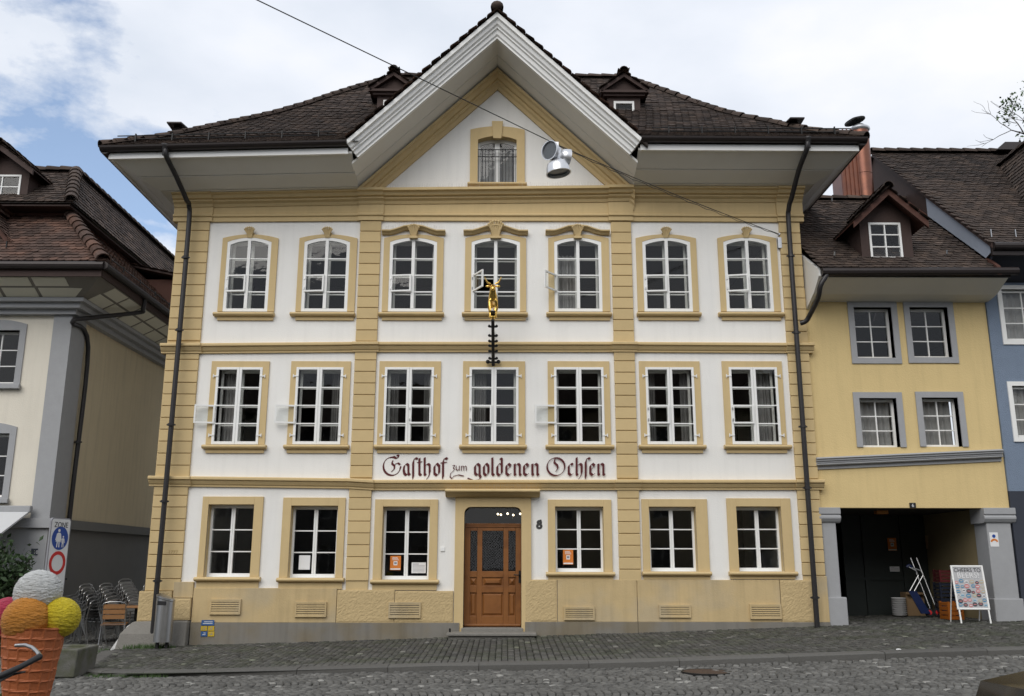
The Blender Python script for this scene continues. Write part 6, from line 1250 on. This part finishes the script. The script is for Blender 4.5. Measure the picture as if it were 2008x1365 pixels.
# ============================================================ ICE CREAM CONE
CY_ = -11.0; cq = P(66, 1240, CY_); zgc = zroad(cq.x, CY_)
ic = thing('ice_cream_cone', 'giant waffle cone display with white orange yellow and pink scoops', 'display cone', (cq.x, CY_, zgc))
WAF = mat('orange_waffle', (0.36, 0.105, 0.035), 0.6, 0.2, 9, 0.25, 60)
rimz = cq.z - zgc; nA, nZ = 96, 110; rings = []
for j in range(nZ + 1):
    z = 0.02 + (rimz + 0.02) * j / nZ; r0 = 0.07 + (0.235 - 0.07) * (z / rimz) ** 0.92; ring = []
    for k in range(nA):
        a = 2 * math.pi * k / nA; g1 = abs(((a * 15 / (2 * math.pi) + z * 0.7) % 1) - 0.5) * 2; g2 = abs(((z / 0.082 + a * 0.18) % 1) - 0.5) * 2
        rd = 0.012 * max(0, 1 - (1 - g1) / 0.28) if g1 > 0.72 else 0; rd = max(rd, 0.012 * (1 - (1 - g2) / 0.28) if g2 > 0.72 else 0)
        ring.append(((r0 + rd) * math.cos(a), (r0 + rd) * math.sin(a), z))
    rings.append(ring)
MB().loft(rings).build('cone', WAF, ic, smooth=False)
def scoop_mat(name, col):
    m = mat(name, col, 0.5, 0.12, 8); t = m.node_tree; L = t.links.new; g = N(t, 'ShaderNodeNewGeometry'); mpn = N(t, 'ShaderNodeMapping'); mpn.inputs['Rotation'].default_value = (0.3, 0.5, 0.2); mpn.inputs['Scale'].default_value = (10, 10, 38); L(g.outputs['Position'], mpn.inputs[0])
    n = N(t, 'ShaderNodeTexNoise'); n.inputs['Scale'].default_value = 1.3; n.inputs['Detail'].default_value = 6; n.inputs['Roughness'].default_value = 0.65; L(mpn.outputs[0], n.inputs['Vector'])
    b = N(t, 'ShaderNodeBump'); b.inputs['Strength'].default_value = 1.0; b.inputs['Distance'].default_value = 0.06; L(n.outputs[0], b.inputs['Height']); L(b.outputs[0], t.nodes['Principled BSDF'].inputs['Normal']); return m
from mathutils import noise as mnoise
wob = lambda d: 0.026 * mnoise.noise(Vector((d.x * 4 + d.z, d.y * 4, d.z * 17))) + 0.022 * mnoise.noise(Vector((d.x * 9, d.y * 9, d.z * 30 + d.x * 6))) + 0.014 * mnoise.noise(d * 26)
for u, v, r, dy, col, nm in ((75, 1163, 0.190, 0.05, (0.62, 0.63, 0.62), 'white'), (52, 1216, 0.188, -0.08, (0.58, 0.235, 0.03), 'orange'), (117, 1211, 0.165, 0.06, (0.66, 0.52, 0.02), 'yellow'), (16, 1211, 0.165, 0.07, (0.48, 0.04, 0.09), 'pink')):
    q = P(u, v, CY_ + dy); o = MB().ball((q.x - cq.x, dy, q.z - zgc), r, 110, 76, fn=wob).build('scoop', scoop_mat(nm + '_ice_cream', col), ic, smooth=True); o['label'] = nm + ' scoop with rippled surface'
BX('base_plate', IRON, ic, -0.22, 0.22, -0.22, 0.22, 0, 0.02)

# ============================================================ BICYCLE
bk = thing('bicycle', 'parked bicycle with black grip and chrome handlebar in front of the ice cream cone', 'bicycle', (-4.35, -12.3, zroad(-4.35, -12.3)), world=True)
g1, g2, g3 = P(79, 1287, -11.85), P(40, 1308, -11.98), P(-8, 1330, -12.1)
STM = g3 + Vector((-0.10, -0.05, -0.06))
MB().tube([P(30, 1266, -11.62), P(50, 1265, -11.63), P(64, 1270, -11.68), P(73, 1278, -11.76), g1], [0.013, 0.014, 0.015, 0.015, 0.017], 10).build('brake_lever', ALU, bk, smooth=True)
MB().tube([g1, g2, g3, STM, STM + Vector((-0.2, -0.08, 0.02)), STM + Vector((-0.42, -0.05, 0.12))], 0.0115, 8).build('handlebar', ALU, bk, smooth=True)
MB().tube([g1, g1.lerp(g2, 0.35), g2, g3, STM], [0.025, 0.021, 0.021, 0.023, 0.02], 10).build('grip', DARKP, bk, smooth=True); MB().tube([g3 + Vector((0.02, 0, -0.02)), g2 + Vector((-0.05, 0, -0.05)), g2 + Vector((0.03, 0.02, -0.035))], [0.012, 0.011, 0.006], 6).build('gear_shifter', DARKP, bk)
BRED = mat('dark_red_bicycle_paint', (0.25, 0.012, 0.014), 0.35); zgb = bk.location.z
fy = STM + Vector((-0.18, -0.08, 0)); Fw = Vector((fy.x + 0.28, fy.y + 0.12, zgb + 0.34)); Rw = Fw + Vector((-1.02, -0.2, 0)); BBk = Fw + Vector((-0.6, -0.12, -0.05)); ST_ = BBk + Vector((-0.16, -0.03, 0.62)); HT = fy + Vector((0, 0, -0.12))
MB().tube([HT, ST_ + Vector((0.03, 0, -0.1))], 0.016, 8).tube([HT + Vector((0.02, 0, -0.12)), BBk], 0.018, 8).tube([ST_, BBk], 0.016, 8).tube([BBk, Rw], 0.011, 8).tube([ST_ + Vector((0.03, 0, -0.12)), Rw], 0.010, 8).tube([fy, HT + Vector((0.04, 0.01, -0.14)), Fw], 0.014, 8).build('frame', BRED, bk, smooth=True)
dv = (Fw - Rw).normalized(); 
for c in (Fw, Rw):
    tyre = MB().tube([c + dv * (0.33 * math.cos(2 * math.pi * k / 32)) + Vector((0, 0, 0.33 * math.sin(2 * math.pi * k / 32))) for k in range(33)], 0.019, 8).build('tyre', DARKP, bk, smooth=True)
    sp = MB()
    for k in range(18): a = 2 * math.pi * k / 18; sp.tube([c, c + dv * (0.31 * math.cos(a)) + Vector((0, 0, 0.31 * math.sin(a)))], 0.0015, 4)
    sp.build('spokes', ALU, bk)
MB().ball(tuple(ST_ + Vector((0, 0, 0.08))), 0.13, 14, 8, (1.1, 0.7, 0.35)).build('saddle', DARKP, bk, smooth=True)

# ============================================================ PLANTER, SHRUBS, GRASS
pq = P(160, 1300, -3.9); pln = thing('concrete_planter', 'low weathered concrete planter behind the ice cream cone', 'planter', (pq.x - 0.45, -3.7, zroad(pq.x - 0.45, -3.7)))
MB().loft([[(-0.55, -0.32, 0), (0.40, -0.32, 0), (0.45, 0.3, 0), (-0.55, 0.3, 0)], [(-0.58, -0.34, 0.42), (0.44, -0.34, 0.42), (0.48, 0.32, 0.44), (-0.58, 0.32, 0.44)], [(-0.5, -0.28, 0.43), (0.36, -0.28, 0.43), (0.4, 0.26, 0.44), (-0.5, 0.26, 0.44)], [(-0.5, -0.28, 0.38), (0.36, -0.28, 0.38), (0.4, 0.26, 0.38), (-0.5, 0.26, 0.38)]]).build('trough', CONC, pln, bevel=0.02)
BX('soil', BARK, pln, -0.5, 0.36, -0.27, 0.25, 0.3, 0.385)
def shrub(name, label, loc, size, nleaf, lsz, seed, m=LEAFD, stems=9):
    t = thing(name, label, 'plant', loc); r = random.Random(seed); st = MB(); cs = []
    for k in range(stems):
        a = r.uniform(0, 6.28); tip = Vector((math.cos(a) * size[0] * r.uniform(0.2, 0.9), math.sin(a) * size[1] * r.uniform(0.2, 0.9), size[2] * r.uniform(0.55, 1.0))); b = Vector((r.gauss(0, 0.05), r.gauss(0, 0.05), 0)); mid = b.lerp(tip, 0.5) + Vector((0, 0, size[2] * 0.15))
        st.tube([b, mid, tip], [0.015, 0.01, 0.004], 5)
        for j in range(nleaf // stems):
            f = r.uniform(0.25, 1.05); c = (b.lerp(mid, f * 2) if f < 0.5 else mid.lerp(tip, f * 2 - 1)); cs.append((c.x + r.gauss(0, 0.12 * size[0]), c.y + r.gauss(0, 0.12 * size[1]), max(0.02, c.z + r.gauss(0, 0.07 * size[2]))))
    st.build('stems', BARK, t); leaves('foliage', cs, m, t, lsz, seed); return t
sq2 = P(22, 1120, -1.2); shrub('shrub', 'leafy dark green shrub in front of the cream house', (sq2.x - 0.15, -1.2, zroad(sq2.x, -1.2)), (0.75, 0.6, 2.0), 3600, 0.06, 11, LEAFD, 22)
q = P(118, 1345, -9.6); shrub('lavender', 'low grey green plant growing beside the foot of the cone', (q.x, -9.6, zroad(q.x, -9.6)), (0.28, 0.25, 0.42), 900, 0.025, 12, LEAF, 40)
q = P(12, 1330, -9.9); shrub('lavender', 'small bushy plant behind the cone at the bicycle', (q.x, -9.9, zroad(q.x, -9.9)), (0.3, 0.25, 0.62), 900, 0.03, 13, LEAF, 30)
def tufts(name, label, pts, seed):
    r = random.Random(seed); mb = MB()
    for (x, y, z, n, sp, h) in pts:
        for k in range(n):
            px, py = x + r.gauss(0, sp), y + r.gauss(0, sp * 0.5); hh = h * r.uniform(0.4, 1.2); dx, dy = r.gauss(0, hh * 0.5), r.gauss(0, hh * 0.5); w = 0.006
            mb.add([(px - w, py, z - 0.01), (px + w, py, z - 0.01), (px + dx, py + dy, z + hh)], [(0, 1, 2)])
    o = mb.build(name, LEAF, None); o['label'] = label; o['category'] = 'grass'; o['kind'] = 'stuff'; return o
gp = [(x, interp(x, [-7.1, -6.3, -5.2], [-3.1, -3.9, -4.1]) - 0.04, zroad(x, -3.9), 26, 0.07, 0.05) for x in np.linspace(-7.0, -5.3, 14)] + [(x, -0.48 - 0.1 * abs(x + 6.9), zpave(x, -0.5), 60, 0.09, 0.09) for x in np.linspace(-7.15, -6.45, 7)] + [(-7.75, y, zroad(-7.75, y), 20, 0.08, 0.06) for y in np.linspace(-1.6, -0.3, 5)]
tufts('grass', 'grass tufts growing along the kerb and corner stone', gp, 3)

# ============================================================ PLATES, POSTERS
MKY = mat('yellow_enamel', (0.55, 0.38, 0.03), 0.4); MKB = mat('blue_enamel', (0.04, 0.11, 0.28), 0.4)
um_ = thing('utility_marker', 'blue and yellow enamel utility plates on the grey socle', 'marker plate', (P(406, 1232, -0.1).x, -0.1, 0.3), world=True)
for (u0, v0, u1, v1, m) in ((395, 1216, 420, 1226.5, MKB), (394, 1228, 406, 1237, MKY), (408, 1228, 420, 1237, MKY), (394, 1238.5, 406, 1248, MKB), (408, 1238.5, 420, 1248, MKY)):
    x0, x1, z0, z1 = RC(u0, v0, u1, v1, -0.1); o = BX('plate', m, um_, x0, x1, -0.103, -0.091, z0, z1); 
    for k in range(2): BX('plate_mark', GREYINK if m is MKY else SIGNW, o, x0 + 0.03 + 0.02 * k, x1 - 0.03, -0.1042, -0.1031, z0 + (z1 - z0) * (0.3 + 0.32 * k), z0 + (z1 - z0) * (0.3 + 0.32 * k) + 0.012)
def poster(label, u0, v0, u1, v1, y, m, kind, nm='window_poster'):
    x0, x1, z0, z1 = RC(u0, v0, u1, v1, y); t = thing(nm, label, 'poster', ((x0 + x1) / 2, y, z0), world=True); w, h = x1 - x0, z1 - z0
    BX('sheet', m, t, x0, x1, y, y + 0.002, z0, z1)
    if kind == 'o':
        BX('white_panel', PAPER, t, x0 + w * 0.32, x1 - w * 0.32, y - 0.0015, y - 0.0003, z0 + h * 0.34, z0 + h * 0.62); BX('grey_square', GREYINK, t, x0 + w * 0.38, x1 - w * 0.38, y - 0.0028, y - 0.0016, z0 + h * 0.42, z0 + h * 0.56); BX('white_foot', PAPER, t, x0 + w * 0.04, x1 - w * 0.04, y - 0.0015, y - 0.0003, z0 + h * 0.03, z0 + h * 0.12)
        for k in range(3): BX('print_line', PAPER, t, x0 + w * 0.2, x1 - w * (0.2 + 0.06 * k), y - 0.0015, y - 0.0003, z0 + h * (0.70 + 0.08 * k), z0 + h * (0.735 + 0.08 * k))
    elif kind == 't':
        for k in range(7): BX('print_line', GREYINK, t, x0 + w * 0.08, x1 - w * (0.5 if k == 6 else 0.08), y - 0.0015, y - 0.0003, z0 + h * (0.10 + 0.12 * k), z0 + h * (0.13 + 0.12 * k + (0.03 if k == 6 else 0)))
    elif kind == 's': MB().box(x0 + w * 0.1, x1 - w * 0.1, y - 0.0015, y - 0.0003, z0 + h * 0.08, z0 + h * 0.085).build('border_line', GREYINK, t)
    return t
YP = 0.172
poster('plain white notice in the window with nothing beside it', 586, 1089, 608, 1117, YP, PAPER, 's')
poster('orange poster in the window beside a white opening hours sheet', 765, 1090, 786, 1118, YP, PAPO, 'o'); poster('white opening hours sheet with rows of small print in the window', 807, 1103, 835, 1124, YP, PAPER, 't'); poster('orange poster alone in the window to the right of the door', 1104, 1078, 1124, 1107, YP, PAPO, 'o')
# sticker sheet on the passage pier
pp = poster('small white sheet with orange and blue emblem pasted on the grey pier', 1941, 1044, 1958, 1072, YW - 0.025, PAPER, 'n', 'pasted_sheet'); pw = pp.location
pxm, pzm = pw.x, pw.z; 
MB().pxz([(pxm + 0.075 * math.cos(rad(a)), pzm + 0.10 + 0.06 * math.sin(rad(a))) for a in range(0, 181, 20)] + [(pxm + 0.045 * math.cos(rad(a)), pzm + 0.09 + 0.03 * math.sin(rad(a))) for a in range(180, -1, -20)], YW - 0.028, YW - 0.0265).build('orange_arc', PAPO, pp); disc(pxm, pzm + 0.21, 0, 0.035, YW - 0.029, SIGNB, 'blue_dot', pp)

# ============================================================ A-BOARD AND GOODS IN THE PASSAGE
aq = P(1914, 1221, -0.35); ab = thing('pavement_sign', 'white framed pavement sign with beer mat poster in front of the passage', 'pavement sign', (aq.x, -0.35, zpave(aq.x, -0.35)), rz=rad(-4))
LM = Matrix.Rotation(rad(-9), 4, 'X'); f = MB(); w2, h0, h1 = 0.315, 0.26, 1.12
f.box(-w2, -w2 + 0.035, -0.015, 0.015, h0, h1); f.box(w2 - 0.035, w2, -0.015, 0.015, h0, h1); f.box(-w2 + 0.035, w2 - 0.035, -0.015, 0.015, h1 - 0.035, h1); f.box(-w2 + 0.035, w2 - 0.035, -0.015, 0.015, h0, h0 + 0.035)
f.build('frame', PAINT, ab, bevel=0.008, M=LM)
for sg in (-1, 1): MB().box(sg * 0.28 - 0.013, sg * 0.28 + 0.013, -0.012, 0.012, 0.0, h0).build('leg', PAINT, ab, M=LM); MB().tube([(sg * 0.28, 0.2, 1.05), (sg * 0.28, 0.52, 0.0)], 0.012, 6).build('rear_leg', PAINT, ab)
PP = mat('printed_grey_poster', (0.42, 0.42, 0.43), 0.35, 0.3, 30); pn = MB().box(-w2 + 0.035, w2 - 0.035, -0.004, 0.004, h0 + 0.035, h1 - 0.035).build('poster', PP, ab, M=LM)
cols = [mat('mat_' + n, c, 0.6, 0.2, 30) for n, c in (('white', (0.6, 0.6, 0.6)), ('blue', (0.10, 0.24, 0.38)), ('dark', (0.06, 0.06, 0.07)), ('sand', (0.45, 0.38, 0.28)), ('rose', (0.5, 0.2, 0.2)), ('pale', (0.36, 0.45, 0.5)))]
rp = random.Random(4)
for j in range(6):
    for i in range(6):
        x, z = -0.24 + 0.096 * i + rp.gauss(0, 0.008), 0.35 + 0.088 * j + rp.gauss(0, 0.008); r_ = rp.uniform(0.034, 0.05); k = rp.randrange(6); yy = -0.0065 - 0.0004 * (i + 6 * j) / 10
        o = MB().pxz([(x + r_ * math.cos(2 * math.pi * q / 18), z + r_ * 0.85 * math.sin(2 * math.pi * q / 18)) for q in range(18)], yy - 0.002, yy).build('printed_beer_mat', cols[k], pn, M=LM)
        MB().box(x - r_ * 0.6, x + r_ * 0.6, yy - 0.0035, yy - 0.0022, z - 0.008, z + 0.008).build('printed_beer_mat_band', cols[(k + 2) % 6], pn, M=LM)
text('CHEERS TO', 0.115, BLACKP, LM @ Matrix.Translation((0, -0.008, 0.985)) @ UPXZ, pn, 'lettering', 0.001, 0.88); text('BEERS!', 0.15, PAPER, LM @ Matrix.Translation((0, -0.010, 0.875)) @ UPXZ, pn, 'lettering', 0.001, 1.0)
# hand truck
hq = P(1826, 1200, 1.4); ht = thing('hand_truck', 'blue folding hand truck with metal tubes leaning in the passage', 'hand truck', (hq.x, 1.4, zpave(hq.x, 1.4)))
BLU = mat('blue_plastic', (0.008, 0.018, 0.07), 0.4)
for dx in (0.0, 0.13): MB().tube([(dx + 0.05, 0.1, 0.12), (dx - 0.18, 0.35, 1.25)], 0.013, 8).build('tube', ALU, ht)
for dx in (0, 0.10): MB().tube([(-0.42 + dx, 0, 0.55), (-0.2 + dx, 0, 0.88), (-0.24 + dx, 0.02, 0.98), (-0.38 + dx * 0.3, 0.05, 1.06)], 0.012, 8).build('bent_tube', ALU, ht)
MB().loft([[(-0.45, -0.02, 0.55), (-0.28, -0.02, 0.55), (-0.28, 0.02, 0.55), (-0.45, 0.02, 0.55)], [(-0.22, -0.02, 0.08), (-0.02, -0.02, 0.08), (-0.02, 0.02, 0.08), (-0.22, 0.02, 0.08)]]).build('toe_plate', BLU, ht); MB().tube([(-0.42, 0.05, 1.05), (-0.36, 0.05, 1.09), (-0.3, 0.05, 1.05)], 0.03, 8).build('handle', BLU, ht)
for dx in (-0.02, 0.16):
    o = MB().lathe([(0.04, -0.02), (0.09, -0.02), (0.1, 0.0), (0.09, 0.02), (0.04, 0.02)], 20, T((dx, 0.05, 0.1)) @ Matrix.Rotation(rad(80), 4, 'X')).build('wheel', DARKP, ht, smooth=True); MB().lathe([(0.05, -0.026), (0.05, 0.026)], 14, T((dx, 0.05, 0.1)) @ Matrix.Rotation(rad(80), 4, 'X')).build('hub', SIGNR, o)
def crate(label, x, y, z, w, d, h, m, rz=0.0, group=None):
    t = thing('crate', label, 'crate', (x, y, z), rz=rz, group=group)
    for k in range(4):
        z0 = h * (0.02 + 0.25 * k); BX('rail', m, t, -w / 2, w / 2, -d / 2, -d / 2 + 0.015, z0, z0 + h * 0.17); BX('rail', m, t, -w / 2, w / 2, d / 2 - 0.015, d / 2, z0, z0 + h * 0.17); BX('rail', m, t, -w / 2, -w / 2 + 0.015, -d / 2 + 0.0155, d / 2 - 0.0155, z0, z0 + h * 0.17); BX('rail', m, t, w / 2 - 0.015, w / 2, -d / 2 + 0.0155, d / 2 - 0.0155, z0, z0 + h * 0.17)
    for sx in (-1, 1):
        for sy in (-1, 1): BX('corner_post', m, t, sx * (w / 2 - 0.021) - 0.02, sx * (w / 2 - 0.021) + 0.02, sy * (d / 2 - 0.021) - 0.02, sy * (d / 2 - 0.021) + 0.02, 0, h)
    BX('base', m, t, -w / 2 + 0.016, w / 2 - 0.016, -d / 2 + 0.016, d / 2 - 0.016, 0.0, 0.02); return t
ORG = mat('orange_plastic', (0.34, 0.10, 0.01), 0.4); CRR = mat('dark_red_plastic', (0.09, 0.012, 0.014), 0.4); CRB = mat('navy_plastic', (0.012, 0.016, 0.03), 0.4)
gx = P(1866, 1200, 0.75).x; gz = zpave(gx, 0.8); crate('orange plastic crate standing on the passage floor by the pavement sign', gx, 0.75, gz, 0.32, 0.4, 0.36, ORG)
gx2 = P(1858, 1180, 1.35).x; crate('dark blue crate under the red crate in the passage', gx2, 1.35, zpave(gx2, 1.35), 0.42, 0.32, 0.42, CRB); crate('second dark blue crate, between a blue and a red crate', gx2, 1.35, zpave(gx2, 1.35) + 0.425, 0.42, 0.32, 0.30, CRB); crate('dark red crate, topmost of the stack in the passage', gx2 + 0.02, 1.35, zpave(gx2, 1.35) + 0.73, 0.42, 0.32, 0.26, CRR)
CARD = mat('cardboard', (0.26, 0.17, 0.09), 0.9); kx = P(1790, 1185, 2.2).x; kb = thing('cardboard_box', 'brown cardboard box against the dark shop front in the passage', 'box', (kx, 2.2, zpave(kx, 2.2)))
BX('body', CARD, kb, -0.2, 0.2, -0.15, 0.15, 0, 0.5); BX('tape', PAPER, kb, -0.03, 0.03, -0.153, 0.153, 0.4985, 0.503); BX('flap', CARD, kb, -0.2, 0.2, -0.29, -0.151, 0.46, 0.466)
tx = P(1763, 1188, 2.0).x; tz = zpave(tx, 2.0)
for k in range(9): o = MB().lathe([(0.13, 0), (0.155, 0.025), (0.16, 0.03), (0.15, 0.033), (0.12, 0.006)], 20).build('plastic_tub', PAPER, None); o.location = (tx, 2.0, tz + 0.02 + 0.043 * k); tag(o, ('topmost' if k == 8 else ['lowest', 'second', 'third', 'fourth', 'fifth', 'sixth', 'seventh', 'eighth'][k]) + ' white plastic tub of the pile on the passage floor', 'tub', 'white tub lids piled in the passage')
poster('white label on the dark door at the back of the passage', 1745, 1111, 1764, 1121, 2.84, PAPER, 't', 'notice'); poster('orange poster hung on the back wall of the passage', 1741, 1055, 1758, 1080, 2.84, PAPO, 'o', 'notice'); poster('brown printed notice hung at the back of the passage', 1815, 1050, 1832, 1077, 2.84, CARD, 's', 'notice')

# ============================================================ PARKED CAR (only its bonnet reaches into view)
CARP = mat('black_car_paint', (0.006, 0.006, 0.007), 0.24, 0.05, 5, spec=0.22); CARG = mat('car_glass', (0.01, 0.011, 0.012), 0.05, 0.05, 5)
cq2 = P(1815, 1362, -12.6); car = thing('parked_car', 'black car parked at the roadside with glossy bonnet', 'car', (cq2.x + 2.25, -13.45, zroad(5, -13.4) - 0.0), rz=rad(0))
pr = [(-2.0, 0.45), (-1.99, 0.70), (-1.93, 0.84), (-1.6, 0.91), (-1.3, 0.95), (-0.95, 1.15), (-0.45, 1.42), (0.6, 1.46), (1.5, 1.30), (1.95, 0.95), (2.0, 0.5), (1.9, 0.25), (-1.9, 0.25)]
def sect(y, k, t=0.0): return [(x * (1 - 0.04 * t), y, 0.25 + (z - 0.25) * k) for x, z in pr]
MB().loft([sect(-0.86, 0.86, 1), sect(-0.74, 0.97), sect(0.0, 1.0), sect(0.74, 0.97), sect(0.86, 0.86, 1)]).build('body', CARP, car, smooth=True)
MB().loft([[(-1.26, y, 0.985), (-0.55, y * 0.86, 1.37), (-0.53, y * 0.86, 1.40), (-1.23, y, 1.01)] for y in (-0.68, 0.68)]).build('windscreen', CARG, car)
MB().tube([(-1.30, -0.3, 0.97), (-1.18, 0.3, 1.03)], 0.01, 6).build('wiper', DARKP, car)
for x in (-1.25, 1.25):
    for y in (-0.8, 0.8): o = MB().lathe([(0.18, -0.1), (0.29, -0.1), (0.31, -0.06), (0.31, 0.06), (0.29, 0.1), (0.18, 0.1)], 24, T((x, y, 0.31)) @ Matrix.Rotation(rad(90), 4, 'X')).build('wheel', DARKP, car, smooth=True); MB().lathe([(0.2, -0.08), (0.2, 0.08)], 20, T((x, y, 0.31)) @ Matrix.Rotation(rad(90), 4, 'X')).build('rim', ALU, o)
for sg in (-1, 1): MB().ball((-1.0, sg * 0.97, 1.05), 0.11, 10, 8, (0.6, 1, 0.75)).build('mirror', CARP, car, smooth=True); MB().ball((-1.93, sg * 0.6, 0.60), 0.10, 10, 8, (0.6, 1.4, 0.6)).build('headlight', LAMPI, car, smooth=True)
# litter by the kerb
q = P(1762, 1272, KY + 0.15); lt_ = MB().ball((0, 0, 0.012), 0.03, 8, 6, (1.4, 0.8, 0.5), fn=lambda d: 0.3 * mnoise.noise(d * 3)).build('paper_scrap', PAPER, None); lt_.location = (q.x, KY + 0.15, zkerb(q.x) + 0.005); tag(lt_, 'crumpled white paper scrap lying on the kerb', 'litter')
